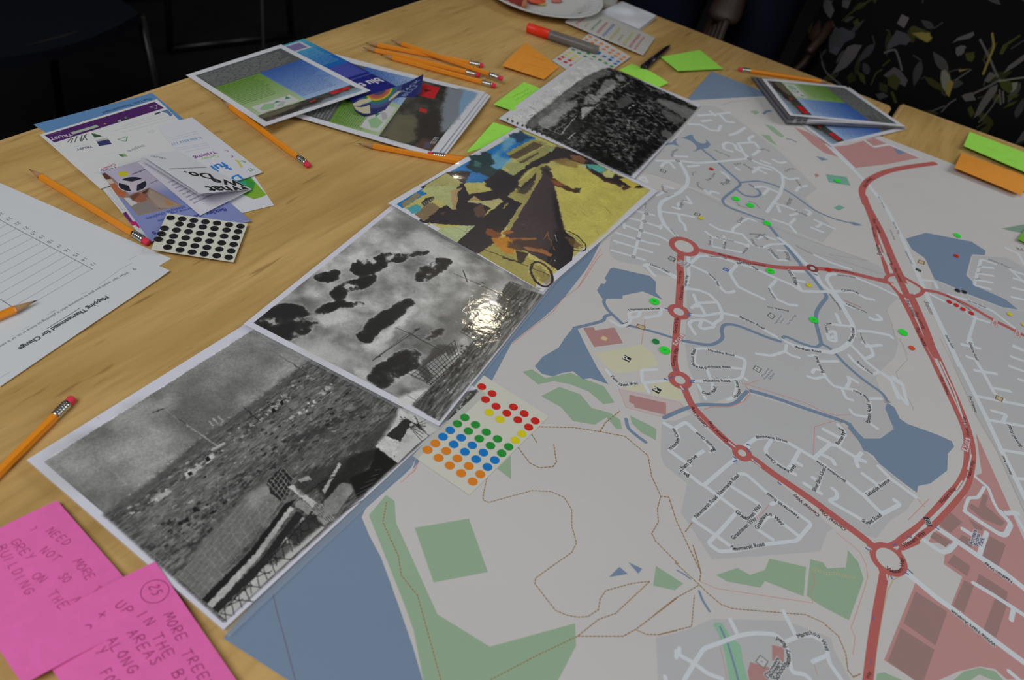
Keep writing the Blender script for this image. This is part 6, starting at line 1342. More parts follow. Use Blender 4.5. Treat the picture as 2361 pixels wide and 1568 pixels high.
for cn, a, b, n_ in rowsF:
    for k in range(n_):
        t = k / (n_ - 1); p = tr("f %f,%f" % (a[0] + (b[0] - a[0]) * t, a[1] + (b[1] - a[1]) * t))[0]
        dot(p, plane_z(p, cw[0], nrm) + .0008, cn, .0034, fs, normal=nrm)
# ---- round stickers people have stuck on the map
MAPDOT = [('neon', "O 1148,505", "bright green sticker above Thamesmere Drive", .0056), ('neon', "O 1230,897", "bright green sticker with pencilled letters beside the A2041 sign", .0058), ('neon', "P 1033,260", "bright green sticker just below the red road, right of the blue box", .0054), ('neon', "P 1383,653", "bright green sticker on the canal near the school", .0054),
          ('neon', "N 1183,963", "bright green sticker inside the canal loop, left of its pair", .0054), ('neon', "N 1308,1020", "bright green sticker inside the canal loop, right of its pair", .0054), ('neon', "N 1452,1175", "bright green sticker on the canal below the loop", .0054), ('neon', "N 2060,810", "bright green sticker on the small teal rectangle", .0050), ('neon', "Q 1135,662", "bright green sticker on the far shore of the eastern lake", .0054), ('neon', "Q 727,1393", "bright green sticker left of the wide red road", .0056),
          ('dark green', "O 1157,827", "dark green sticker above the bright green one near the car park", .0040), ('yellow', "N 882,1130", "small yellow sticker beside a school sign on the far estate", .0034), ('yellow', "P 1345,375", "small yellow sticker beside the canal south of the red road", .0036), ('yellow', "Q 1530,1255", "small yellow sticker just past the end of the eastern lake", .0036), ('yellow', "Q 1640,1337", "yellow sticker at the right rim of the picture above a road sign", .0036),
          ('red', "N 972,707", "small red sticker on the far grey estate", .0034), ('red', "P 1500,250", "red sticker on the red road right of the tiny roundabout", .0040), ('red', "Q 1127,816", "red sticker in the middle of the eastern lake", .0036), ('red', "Q 1075,1163", "red sticker, first of the four in a row beside the eastern road", .0036), ('red', "Q 1127,1188", "red sticker, second of the four in a row beside the eastern road", .0036), ('red', "Q 1177,1217", "red sticker, third of the four in a row beside the eastern road", .0036), ('red', "Q 1240,1247", "red sticker, last of the four in a row beside the eastern road", .0036),
          ('vermilion', "Q 793,1510", "orange red sticker below the bright green one by the wide road", .0038), ('black', "Q 1137,1077", "black sticker, left of the pair on the lake shore", .0036), ('black', "Q 1187,1088", "black sticker, right of the pair on the lake shore", .0036)]
for cn, s, lb, r in MAPDOT:
    p = tr(s)[0]
    o = dot(p, Z_MAP + .0009, cn, r, None, 'map_sticker')
    tag(o, lb, 'sticker', 'round stickers stuck on the map')
    if cn == 'neon' and s[0] in 'OP':
        w = []
        k = o.location
        scr = [(-.0022, .001), (-.0010, -.0012), (0, .0012), (.0004, -.0006), (.0012, .0010), (.0022, .0002)]
        vv, ff = [], []
        for (x0, y0), (x1, y1) in zip(scr[:-1], scr[1:]):
            d = Vector((x1 - x0, y1 - y0, 0)).normalized(); n_ = Vector((-d.y, d.x, 0)) * .00018
            b_ = len(vv); vv += [k + Vector((x0, y0, .00018)) + n_, k + Vector((x0, y0, .00018)) - n_, k + Vector((x1, y1, .00018)) - n_, k + Vector((x1, y1, .00018)) + n_]; ff.append((b_, b_ + 1, b_ + 2, b_ + 3))
        if 'pencil' not in M: M['pencil'] = mat('pencil_mark', obl(40, 80, 44), .7)
        mesh_from('handwriting', vv, ff, o, [M['pencil']])

# ---- sticky notes
STROKE = {'A': "0,0 .3,1 .6,0;.12,.4 .5,.4", 'B': "0,0 0,1 .4,.95 .45,.75 .05,.55 .5,.45 .5,.1 0,0", 'C': ".55,.85 .3,1 .05,.7 .05,.25 .3,0 .55,.15", 'D': "0,0 0,1 .35,.9 .5,.5 .35,.1 0,0", 'E': ".5,1 0,1 0,0 .5,0;0,.5 .4,.5", 'F': ".5,1 0,1 0,0;0,.5 .4,.5", 'G': ".55,.85 .3,1 .05,.7 .05,.2 .3,0 .55,.2 .55,.45 .3,.45", 'H': "0,0 0,1;.5,0 .5,1;0,.5 .5,.5", 'I': ".1,0 .1,1", 'L': "0,1 0,0 .45,0", 'M': "0,0 .1,1 .35,.3 .6,1 .7,0", 'N': "0,0 0,1 .5,0 .5,1", 'O': ".3,1 .05,.7 .05,.25 .3,0 .55,.25 .55,.7 .3,1", 'P': "0,0 0,1 .45,.95 .45,.6 0,.5", 'R': "0,0 0,1 .45,.95 .45,.6 0,.5 .5,0", 'S': ".5,.85 .25,1 .05,.8 .45,.35 .3,0 0,.15", 'T': "0,1 .6,1;.3,1 .3,0", 'U': "0,1 .02,.2 .25,0 .5,.2 .5,1", 'Y': "0,1 .25,.5;.5,1 .15,0", '+': ".25,.1 .25,.8;0,.45 .5,.45", '2': "0,.8 .25,1 .45,.8 0,0 .5,0", '5': ".45,1 .05,1 .03,.6 .4,.5 .4,.1 0,0", '>': "0,.9 .4,.6 .1,.1"}
def hand(c, body, a, b, h, w, col, seed=0):
    r = np.random.default_rng(seed); a, b = np.asarray(a, float), np.asarray(b, float)
    d = (b - a) / np.hypot(*(b - a)); n = np.array([-d[1], d[0]]); adv = np.hypot(*(b - a)) / len(body)
    for i, ch in enumerate(body):
        if ch not in STROKE: continue
        o_ = a + d * adv * i + n * r.normal(0, h * .05); sx = adv * 1.1 * (.9 + .2 * r.random())
        for st in STROKE[ch].split(';'):
            p = np.array([[float(x), float(y)] for x, y in (q.split(',') for q in st.split())])
            p = p + r.normal(0, .025, p.shape); p[:, 0] += p[:, 1] * .12
            q = o_ + p[:, :1] * sx * d + p[:, 1:] * h * n
            c.line(spline(q, 4) if len(q) > 3 else q, w, col, alpha=.85)
def note(label, quad, zs, col, text=None, res=5, zf=None, n=14):
    q = pts4(quad); c = px_canvas(q, float(np.mean(zs)), res, ob(*col))
    c.a *= (1 + .05 * (fbm(c.H, c.W, 30, abs(int(q[0][0])), 4)[..., None] - .5))
    if text: text(c)
    cc = [P(p[0], p[1], z) for p, z in zip(q, zs)]
    g = quad_grid(cc, n, n)
    pix = np.array([[q[0], q[1]], [q[3], q[2]]])
    # uv by table position at the note's mean height (traced marks land where they are seen)
    hz = g[..., 2] - TZ
    cam_ = np.array([0, 0, CAMH * 1000.0])
    X = g[..., 0] * 1000 * (CAMH - c.z) / (CAMH - hz); Y = g[..., 1] * 1000 * (CAMH - c.z) / (CAMH - hz)
    uv = np.stack([((X - c.O[0]) * c.ex[0] + (Y - c.O[1]) * c.ex[1]) / c.w, ((X - c.O[0]) * c.ey[0] + (Y - c.O[1]) * c.ey[1]) / c.h], 2)
    if zf is not None:
        U, V_ = np.meshgrid(np.linspace(0, 1, n), np.linspace(0, 1, n)); g[..., 2] += zf(U, V_)
    em = mat('note_back_%d' % len(bpy.data.materials), obl(*col), .75, .1)
    o = sheet_grid('sticky_note', g, .0002, print_mat('note_%d' % len(bpy.data.materials), c, .75, .12), em, None, uv)
    return tag(o, label, 'sticky note', 'sticky notes')
PINK, ORG, GRN = (214, 84, 140), (204, 118, 44), (124, 182, 68)
def tx1(c):
    ink = ob(128, 46, 86)
    for i, (b_, s) in enumerate((("NEED", "H 245,800 352,880"), ("MORE", "H 385,955 470,1062"), ("TO", "H 487,1110 535,1140"), (">", "H 160,800 190,812"), ("NOT", "H 215,905 300,965"), ("SO", "H 312,1040 350,1075"), ("MUCH", "H 375,1165 470,1290"), ("GREY", "H 62,860 160,965"), ("ON", "H 172,1040 228,1080"), ("THE", "H 255,1130 335,1220"), ("BUILDING", "H -10,890 150,1145"))):
        a, b = c.px(s); hand(c, b_, a, b, 5.4 * c.res, 1.5 * c.res / 2.6, ink, i)
def tx2(c):
    ink = ob(112, 36, 74)
    o_ = c.px("H 815,1106")[0]; k = mm_per_px(tr("H 815,1106")[0]) * c.res
    t = np.linspace(0, 6.5, 40); c.line(np.stack([o_[0] + 29 * k * np.cos(t) * (1 + .02 * t / 6), o_[1] + 29 * k * np.sin(t)], 1), 1.7 * k, ink)
    for i, (b_, s) in enumerate((("25", "H 785,1085 815,1145"), ("MORE", "H 858,1235 945,1385"), ("TREES", "H 955,1430 1090,1640"), ("IN", "H 722,1240 785,1310"), ("THE", "H 795,1350 880,1480"), ("UP", "H 605,1190 672,1250"), ("AREAS", "H 672,1330 810,1520"), ("BY", "H 900,1545 960,1640"), ("+", "H 512,1245 560,1262"), ("ALONG", "H 562,1370 690,1560"), ("GREY", "H 415,1310 530,1470"), ("FOR", "H 530,1540 590,1640"))):
        a, b = c.px(s); hand(c, b_, a, b, 6.0 * c.res, 1.7 * c.res / 2.6, ink, 20 + i)
note('pink sticky note at the left lower corner, partly under another pink note', "H -311,961 121,1592 831,1236 300,625", (.002, .006, .006, .004), PINK, tx1, zf=lambda u, v: .004 * np.sin(np.pi * v) * (1 - u * .3), n=18)
note('pink sticky note with a circled 25, overlapping the building site photograph', "H 136,1312 610,2007 1290,1640 815,945", (.006, .004, .006, .0065), PINK, tx2, zf=lambda u, v: .003 * np.sin(np.pi * v), n=18)
def scribble(s, col=(130, 70, 24), h=4, seed=1):
    """faint unreadable handwriting: a wandering pen line"""
    def f(c):
        r = np.random.default_rng(seed)
        for ln in s.split('|'):
            a, b = c.px(ln); d = b - a; n = np.array([-d[1], d[0]]) / np.hypot(*d)
            t = np.linspace(0, 1, 15)
            c.line(spline(a + t[:, None] * d + n * (r.random((15, 1)) * h * c.res * (np.arange(15) % 2)[:, None]), 3), .55 * c.res, ob(*col), alpha=.8)
    return f
note('orange sticky note beside the red capped marker, one corner lifted', "D 388,548 740,664 870,560 590,358", (.006, .004, .001, .0005), ORG, scribble("D 600,545 800,585|D 640,480 760,510", (150, 76, 24)), zf=lambda u, v: .002 * np.sin(np.pi * v) * (1 - u))
q_ = "D 870,560 "
note('green sticky note with writing left of the aerial photograph', "D 320,872 480,928 740,752 575,685", (.0045, .005, .0015, .0008), GRN, scribble("D 480,815 620,745|D 510,840 640,770", (74, 116, 40), 4, 3))
note('green sticky note poking out between the aerial and the colour photograph', "C 1670,1282 1960,1200 2160,1050 1938,982", (.0006, .0006, .0010, .0026), GRN)
note('green sticky note tucked under the far edge of the aerial photograph', "D 1370,586 1700,732 1785,692 1475,534", (.0006, .0012, .007, .0012), GRN, None, zf=lambda u, v: .003 * v * np.sin(np.pi * u))
note('green sticky note lying alone beside the dark pen', "D 1716,476 1862,594 2242,576 2048,418", (.002, .0055, .004, .0008), GRN)
note('green sticky note along the edge of the far right table', "e 352,276 1250,660 1500,520 420,116", (.006, .006, .0008, .0008), GRN, scribble("e 560,280 700,330|e 830,420 950,455", (92, 140, 50), 3, 5))
note('orange sticky note on the far right table next to the map edge', "e 248,522 1000,832 1120,640 330,352", (.009, .007, .0012, .0008), ORG, None, zf=lambda u, v: .004 * np.sin(np.pi * u) * np.sin(np.pi * v))
note('green sticky note at the right edge, end of it under the orange note', "e 1008,775 1300,960 1400,760 1040,700", (.002, .002, .002, .002), GRN)
note('green sticky note on the map at the right rim of the picture', "e 962,1330 1200,1440 1330,1230 1080,1170", (.004, .004, .001, .001), (92, 142, 40))
# ================================================================== brochures, pencils, pens, packet, plate, cup, napkin
def brochure_canvas(seed, band=.80, split=.50, scale=3.6):
    c = Canvas((0, 0), 0, 168, 210, scale, ob(164, 166, 172))
    def box(u0, v0, u1, v1, top, bot=None):
        x0, x1, y0, y1 = int(u0 * c.W), int(u1 * c.W), int((1 - v1) * c.H), int((1 - v0) * c.H)
        t = np.linspace(1, 0, y1 - y0)[:, None, None]
        a = ob(*top); b = ob(*(bot or top)); c.a[y0:y1, x0:x1] = a * (1 - t) + b * t
        return x0, y0, x1, y1
    g0 = .30
    x0, y0, x1, y1 = box(.055, .05, .945, g0, (66, 70, 70)); greek(c, x0 + 14, y0 + 8, x1 - 10, y1 - 14, 11, ob(112, 114, 114), .34, seed)
    x0, y0, x1, y1 = box(.055, g0, split, band, (74, 108, 38), (134, 150, 122)); greek(c, x0 + 14, y0 + (y1 - y0) * .36, x1 - 12, y1 - 12, 14, ob(52, 76, 34), .3, seed + 1)
    x0, y0, x1, y1 = box(split, g0, .945, band, (40, 72, 132), (118, 138, 166)); greek(c, x0 + 12, y0 + (y1 - y0) * .1, x1 - 10, y1 - 10, 22, ob(36, 58, 104), .3, seed + 2)
    x0, y0, x1, y1 = box(.10, band - .135, split - .05, band - .015, (152, 154, 154)); w, h = x1 - x0, y1 - y0
    q = lambda *p: np.array([[x0 + a * w, y0 + b * h] for a, b in p])
    c.poly(q((.08, .5), (.3, .86), (.5, .6), (.36, .12), (.12, .2)), ob(112, 142, 108)); c.poly(q((.48, .62), (.6, .78), (.66, .5)), ob(48, 104, 70)); c.poly(q((.78, .62), (.9, .95), (.92, .55)), ob(48, 104, 70)); c.poly(q((.42, .2), (.7, .55), (.72, .3), (.55, .05)), ob(130, 132, 132)); c.line(q((.3, .95), (.95, .98)), 2, ob(96, 96, 98), dash=(6, 3))
    # picture strip: road and trees under a pale sky, a red board
    x0, y0, x1, y1 = box(.055, band, .945, .955, (50, 50, 44), (36, 34, 32)); w, h = x1 - x0, y1 - y0
    n = fbm(h, w, 26, seed + 5, 4, 40)[..., None]; c.a[y0:y1, x0:x1] *= (.55 + .95 * n)
    q = lambda *p: np.array([[x0 + a * w, y0 + (1 - b) * h] for a, b in p])
    c.soft(q((0, .02), (.34, .02), (.46, .3), (.3, .5), (.1, .62), (0, .5)), ob(86, 83, 66), .8, 8, .35); c.soft(q((.1, .6), (.4, .4), (.55, .6), (.4, .9), (.1, .9)), ob(38, 34, 32), .85, 6, .3)
    c.soft(q((.3, .95), (.55, .72), (.7, .62), (1, .5), (1.02, 1.02), (.3, 1.02)), ob(104, 112, 120), .9, 6, .35); c.soft(q((.62, .98), (.8, .86), (1, .8), (1.02, 1.02), (.62, 1.02)), ob(98, 128, 154), .9, 4)
    c.poly(q((.74, .1), (.95, .06), (.955, .40), (.745, .44)), ob(150, 24, 30)); c.poly(q((.82, .22), (.87, .18), (.87, .32)), ob(70, 12, 18)); c.poly(q((.5, .34), (.56, .32), (.56, .46), (.5, .48)), ob(140, 36, 34))
    c.poly(q((.02, .84), (.1, .80), (.11, .9), (.03, .94)), ob(40, 72, 124)); c.soft(q((.0, .7), (.14, .7), (.16, 1), (0, 1)), ob(84, 56, 46), .6, 5); greek(c, x0 + w * .1, y0 + h * .03, x0 + w * .2, y0 + h * .12, 3, ob(150, 160, 168), .5, seed + 8, 2, 0)
    return c
BRO = [print_mat('brochure_a', brochure_canvas(3), .5, .3, .2), print_mat('brochure_b', brochure_canvas(40, .845), .5, .3, .2), print_mat('brochure_c', brochure_canvas(70, .62, .52), .5, .3, .2)]
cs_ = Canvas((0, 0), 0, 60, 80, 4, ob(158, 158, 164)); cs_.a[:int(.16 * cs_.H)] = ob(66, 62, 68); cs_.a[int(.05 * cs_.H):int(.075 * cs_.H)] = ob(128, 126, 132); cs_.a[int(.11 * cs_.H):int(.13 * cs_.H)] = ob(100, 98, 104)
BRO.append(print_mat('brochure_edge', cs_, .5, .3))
M['bro_back'] = mat('brochure_reverse', obl(150, 152, 158), .5, .3)
M['bro_dark'] = mat('brochure_dark_cover', obl(70, 70, 76), .5, .3)
def brochure(label, quad, zs, m, zf=None, group='brochures', back=None, n=18, thick=.0005):
    """quad: u,v = page left/top, right/top, right/bottom, left/bottom as seen"""
    q = pts4(quad); w = [P(*p, z) for p, z in zip(q, zs)]
    t = empty('brochure', (w[0] + w[1] + w[2] + w[3]) / 4, label, 'brochure', group)
    g = quad_grid([w[3], w[2], w[1], w[0]], n, n, (lambda u, v: zf(u, 1 - v)) if zf else None)
    sheet_grid('cover', g, thick, m, back or M['bro_back'], t)
    g2 = g.copy(); g2[..., 2] -= thick + .0003
    c_ = g2.mean((0, 1)); g2 = c_ + (g2 - c_) * .992
    sheet_grid('inner_page', g2, .0002, M['bro_back'], M['bro_back'], t)
    return t
# lower brochures of the middle heap, curled at their right ends
for k, (dx, dy, lab) in enumerate(((16, 9, 'brochure at the bottom of the middle heap, only its white margin showing'), (9, 5, 'brochure in the middle of the heap, curled white edge showing at the right'), (0, 0, 'open brochure page with a landscape strip and red board, under the blue card'))):
    s = "C %f,%f %f,%f %f,%f %f,%f" % (-140 + dx * 3, 886 + dy * 2, 215 + dx * 3, 290 - dy, 1862 + dx * 3.2, 688 + dy * 4.0, 1370 + dx * 6, 1325 - dy * 1.6)
    z0 = .0012 + .0016 * k
    brochure(lab, s, (z0, z0, z0 + .004, z0 + .001), BRO[2], lambda u, v, k=k: .0035 * np.clip(v - .8, 0, 1) * 5 * np.sin(np.pi * np.clip(u, 0, 1)) + .002 * np.sin(np.pi * u) * v, 'brochures in the middle heap')
# blue wallet card with its end flap curling up
bl = Canvas((0, 0), 0, 84, 190, 5, ob(24, 34, 104))
yy = np.linspace(0, 1, bl.H)[:, None, None]
top_ = ob(58, 132, 150); midc = ob(18, 78, 140); low_c = ob(20, 24, 96)
bl.a[:] = np.where(yy > .62, midc + (top_ - midc) * (yy - .62) / .38, np.where(yy > .50, midc, low_c))
bu = lambda s: np.array([[float(a) * bl.W, (1 - float(b)) * bl.H] for a, b in (t.split(',') for t in s.split())])
bl.poly(bu(".30,.02 .86,.02 .86,.15 .30,.15"), ob(150, 154, 164)); bl.poly(bu(".36,.035 .80,.035 .80,.13 .36,.13"), ob(86, 82, 124))
for i in range(8): bl.line(bu(".38,%f .78,%f" % (.045 + i * .011, .045 + i * .011)), 2, ob(110, 108, 142))
bl.disc(bu(".30,.245")[0], 20, ob(60, 58, 110), ry=16); bl.disc(bu(".30,.305")[0], 24, ob(150, 66, 56), ry=17); bl.disc(bu(".34,.36")[0], 24, ob(160, 138, 36), ry=17); greek(bl, bl.W * .52, bl.H * .56, bl.W * .96, bl.H * .86, 16, ob(120, 160, 180), .25, 7)
bl.poly(bu(".40,.50 .97,.50 .97,.70 .40,.70"), ob(50, 56, 128)); greek(bl, bl.W * .44, bl.H * .31, bl.W * .94, bl.H * .49, 12, ob(76, 84, 150), .3, 8)
bl.poly(bu(".04,.73 1,.73 1,.745 .04,.745"), ob(52, 66, 130)); bl.text("blu tack", *bu(".97,.815 .20,.815"), ob(168, 168, 174), bold=.06)
bcw = [P(*tr("C 985,628")[0], .0085), P(*tr("C 575,868")[0], .0105)]
card = empty('blue_tack_wallet', P(*tr("C 560,560")[0], .006), 'dark blue wallet card reading blu tack under the top brochure, end flap curling up', 'card wallet')
qd = pts4("C 556,772 995,632 90,166 -320,292")       # near-left, near-right, far-right, far-left
wv = [P(*p, z) for p, z in zip(qd, (.0098, .0090, .0050, .0045))]
m_bl = print_mat('wallet_print', bl, .35, .4, .4); M['wallet_back'] = mat('wallet_reverse', obl(30, 36, 80), .4, .35)
sheet_grid('front', quad_grid([wv[0], wv[1], wv[2], wv[3]], 12, 16), .0008, m_bl, M['wallet_back'], card)
fl = Canvas((0, 0), 0, 110, 70, 6, ob(24, 28, 78))
fu = lambda s: np.array([[float(a) * fl.W, (1 - float(b)) * fl.H] for a, b in (t.split(',') for t in s.split())])
# u 0..1 left to right along the flap, v 0 = crease, 1 = free edge
for r0, col in ((1.0, (52, 60, 96)), (.80, (40, 76, 112)), (.66, (34, 96, 46)), (.54, (150, 132, 44)), (.44, (138, 78, 46)), (.34, (130, 62, 52)), (.20, (48, 48, 80))):
    t = np.linspace(math.pi, 2 * math.pi, 30); o_ = fu(".40,.0")[0]
    fl.poly(np.stack([o_[0] + fl.W * .30 * (r0 + .1) * np.cos(t), o_[1] + fl.H * .80 * r0 * np.sin(t)], 1), ob(*col))
fl.poly(fu(".0,.30 .10,.10 .24,.16 .26,.34 .12,.38 .10,.46 .22,.50 .20,.92 .02,.88 .0,.55"), ob(150, 146, 122)); fl.poly(fu("-.01,.52 .1,.46 .24,.42 .24,.48 .06,.56"), ob(24, 28, 78)); fl.poly(fu(".52,.52 .66,.30 .72,.34 .60,.56 .50,.64"), ob(146, 144, 120))
fl.text("TACK", *fu(".74,.50 .97,.22"), ob(104, 116, 136), bold=.05); fl.text("BLU", *fu(".76,.74 .96,.48"), ob(84, 100, 130), bold=.05)
lo_ = [P(*tr(s)[0], z) for s, z in (("C 556,772", .0100), ("C 790,697", .0096), ("C 995,632", .0092), ("C 1110,588", .0150), ("C 1255,512", .030))]
hi_ = [P(*tr(s)[0], z) for s, z in (("C 588,868", .0105), ("C 722,914", .0080), ("C 1040,795", .0058), ("C 1150,745", .0070), ("C 1228,700", .012))]
def along(pts, n):
    p = spline(np.array([tuple(q) for q in pts]), 8); d = np.concatenate([[0], np.cumsum(np.linalg.norm(p[1:] - p[:-1], axis=1))]); t = np.linspace(0, d[-1], n)
    return np.stack([np.interp(t, d, p[:, i]) for i in range(3)], 1)
a_, b_ = along(hi_, 20), along(lo_, 20)
gr = np.stack([a_ + (b_ - a_) * t for t in np.linspace(0, 1, 8)], 0)
sheet_grid('flap', gr, .0005, print_mat('flap_print', fl, .35, .4, .3), M['wallet_back'], card)
# top brochure, lying across the card
brochure('brochure with grey, green and blue panels on top of the middle heap', "B 122,520 1052,222 1925,672 885,1022", (.0015, .0085, .0165, .0105), BRO[1],
         lambda u, v: .003 * np.sin(np.pi * v) * u + .004 * np.clip(.25 - u, 0, 1) * np.clip(v - .75, 0, 1) * 16, 'brochures in the middle heap', n=22)
# thick pile of the same brochure on the map
NB = 8
bot = np.array(pts4("g 1490,352 2252,908 1250,1138 640,690")); topq = np.array(pts4("g 1435,338 2240,880 700,725 325,235"))
for k in range(NB):
    t = k / (NB - 1)
    q = bot * (1 - t) + topq * t
    if k == 0: q = bot
    elif k < NB - 1:
        q = topq.copy(); q[2] = np.array(tr("g 640,850")[0]) * (1 - t) + topq[2] * t; q[3] = np.array(tr("g 150,205")[0]) * (1 - t) + topq[3] * t
        q[1] = np.array(tr("g 2252,906")[0]) * (1 - t) + topq[1] * t
    z = (.0014 + .0011 * k, .0014 + .0011 * k, .0020 + .0023 * k, .0020 + .0023 * k)
    if k == 0: z = (.0016, .0016, .0018, .0016)
    lab = 'brochure at the bottom of the pile on the map, slid out towards the viewer' if k == 0 else ('topmost brochure of the pile lying on the map by the far table edge' if k == NB - 1 else ['', 'brochure second from the bottom of the pile on the map', 'brochure third from the bottom of the pile on the map', 'brochure fourth from the bottom of the pile on the map', 'brochure fourth from the top of the pile on the map', 'brochure third from the top of the pile on the map', 'brochure just beneath the topmost one of the pile on the map'][k])
    s = "X " + " ".join("%f,%f" % tuple(p) for p in q)
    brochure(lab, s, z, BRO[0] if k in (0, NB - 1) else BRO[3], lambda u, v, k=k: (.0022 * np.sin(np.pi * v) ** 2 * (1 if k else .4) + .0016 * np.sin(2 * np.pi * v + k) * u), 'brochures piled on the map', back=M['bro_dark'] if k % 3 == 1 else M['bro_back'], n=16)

# ---- pencils
M['lacquer'] = mat('yellow_lacquer', obl(178, 108, 18), .32, .45, coat=.3, vary=(40, .06))
M['cedar'] = mat('sharpened_wood', obl(132, 104, 78), .8, .1, vary=(300, .2)); M['graphite'] = mat('graphite', (.03, .03, .032, 1), .35, .5)
M['ferrule'] = mat('ferrule_metal', (.62, .62, .6, 1), .22, .5, 1.0); M['eraser'] = mat('red_eraser', obl(168, 44, 62), .8, .2); M['stamp'] = mat('stamp_print', obl(120, 84, 30), .4, .4)
def pencil(label, tip, end, z_tip=.0036, z_end=.0036, length=None, fix='end', rad=.0037, roll=0.2):
    a = P(*tip, z_tip) ; b = P(*end, z_end)
    if length:
        d = (b - a).normalized()
        if fix == 'end': a = b - d * length
        else: b = a + d * length
    L = (b - a).length; x = (b - a).normalized()
    y = Vector((0, 0, 1)).cross(x).normalized(); zz = x.cross(y)
    t = empty('pencil', (a + b) / 2, label, 'pencil', 'yellow pencils')
    ax = Matrix(((y.x, zz.x, x.x, a.x), (y.y, zz.y, x.y, a.y), (y.z, zz.z, x.z, a.z), (0, 0, 0, 1))) @ Matrix.Rotation(roll, 4, 'Z')
    lathe('lead', [(.0002, 0), (.0009, .0045)], 10, t, [M['graphite']], axis=ax)
    lathe('sharpened_wood', [(.0009, .0043), (rad * .96, .019)], 18, t, [M['cedar']], axis=ax)
    lathe('body', [(rad * .9, .0185), (rad, .0205), (rad, L - .0205)], 6, t, [M['lacquer']], axis=ax, smooth=False)
    r = rad * 1.02; pr = [(r, L - .0215)]
    for i in range(5): pr += [(r, L - .0205 + i * .0026), (r * 1.09, L - .0198 + i * .0026), (r * 1.09, L - .0190 + i * .0026), (r, L - .0183 + i * .0026)]
    pr += [(r, L - .0065)]
    lathe('ferrule', pr, 18, t, [M['ferrule']], axis=ax)
    lathe('eraser', [(r * .93, L - .0068), (r * .94, L - .0016), (r * .8, L - .0004), (r * .4, L)], 16, t, [M['eraser']], axis=ax)
    return t
pencil('yellow pencil between the worksheets and the leaflet heap', (66.7, 390.2), (342.5, 560.5))
e_ = tr("H 384,86")[0]; f_ = tr("H -30,500")[0]
pencil('yellow pencil at the left edge below the worksheets, red eraser towards the photographs', f_, e_, length=.176)
t_ = tr("G 258,941")[0]; e2 = tr("G -60,1076")[0]
pencil('yellow pencil lying on the worksheet with its sharp tip to the right', t_, e2, z_tip=.0052, z_end=.0052, length=.176, fix='tip')
pencil('yellow pencil with its tip under the top brochure of the middle heap', (511, 231), (713.5, 383))
pencil('yellow pencil running under the near edge of the middle heap to the colour photograph', tuple(tr("C 612,1190")[0]), tuple(tr("C 1570,1368")[0]), length=.152, fix='tip')
pencil('yellow pencil hidden under the curled corner of the middle heap, eraser end showing', tuple(tr("C 1700,1345")[0]), tuple(tr("C 1296,1296")[0]), length=.078, z_tip=.0034, z_end=.0034)
pencil('farthest of the four yellow pencils grouped behind the middle heap', tuple(tr("C 684,206")[0]), tuple(tr("C 1842,430")[0]))
pencil('second yellow pencil of the group of four, tip farthest left', tuple(tr("C 660,250")[0]), tuple(tr("C 1808,526")[0]))
pencil('nearest of the four yellow pencils grouped behind the middle heap', tuple(tr("C 832,322")[0]), tuple(tr("C 1964,630")[0]))
pencil('yellow pencil resting across the others in the group of four', tuple(tr("C 936,180")[0]), tuple(tr("C 2030,560")[0]), z_tip=.0062, z_end=.0105)
pencil('yellow pencil behind the pile of brochures near the table edge', tuple(tr("g 1360,312")[0]), tuple(tr("g 15,112")[0]), length=.176, z_tip=.0037, z_end=.0037)

# ---- pens
M['red_cap'] = mat('fluorescent_red_plastic', obl(214, 38, 18), .4, .4); M['grey_barrel'] = mat('grey_barrel', obl(84, 80, 76), .4, .4, bump=(200, .1)); M['purple_ink'] = mat('dark_purple_plastic', (.010, .006, .016, 1), .3, .5)
def axis_between(a, b, roll=0):
    x = (b - a).normalized(); y = Vector((0, 0, 1)).cross(x).normalized(); zz = x.cross(y)
    return Matrix(((y.x, zz.x, x.x, a.x), (y.y, zz.y, x.y, a.y), (y.z, zz.z, x.z, a.z), (0, 0, 0, 1))) @ Matrix.Rotation(roll, 4, 'Z')
a = P(*tr("f 632,316")[0], .0085); b = P(*tr("f 1240,520")[0], .0085); b = a + (b - a).normalized() * .128
mk = empty('marker_pen', (a + b) / 2, 'thick marker pen with a fluorescent red cap and grey barrel', 'pen')
ax = axis_between(a, b)
lathe('cap', [(.006, 0), (.0078, .0008), (.0080, .003), (.0083, .040)], 20, mk, [M['red_cap']], axis=ax)
lathe('barrel', [(.0078, .0395), (.0080, .042), (.0082, .118), (.0070, .126), (.004, .128)], 20, mk, [M['grey_barrel']], axis=ax)
for i in range(9):
    an = i * 2 * math.pi / 9
    off = lambda z: ax @ Vector((.0083 * math.cos(an), .0083 * math.sin(an), z))
    tube('rib', [off(.046), off(.112)], .0005, mk, [M['grey_barrel']], 5)
a = P(*tr("b 322,512")[0], .0045); b = P(*tr("b 8,775")[0], .0058)
pn = empty('ballpoint_pen', (a + b) / 2, 'dark purple pen pointing away, between two green sticky notes', 'pen'); ax = axis_between(a, b); L = (b - a).length
lathe('barrel', [(.0006, 0), (.0018, .006), (.0038, .022), (.0050, L * .55), (.0058, L * .8)], 16, pn, [M['purple_ink']], axis=ax)
lathe('cap', [(.0059, L * .79), (.0061, L * .82), (.0060, L * .97), (.0045, L)], 16, pn, [M['purple_ink']], axis=ax)

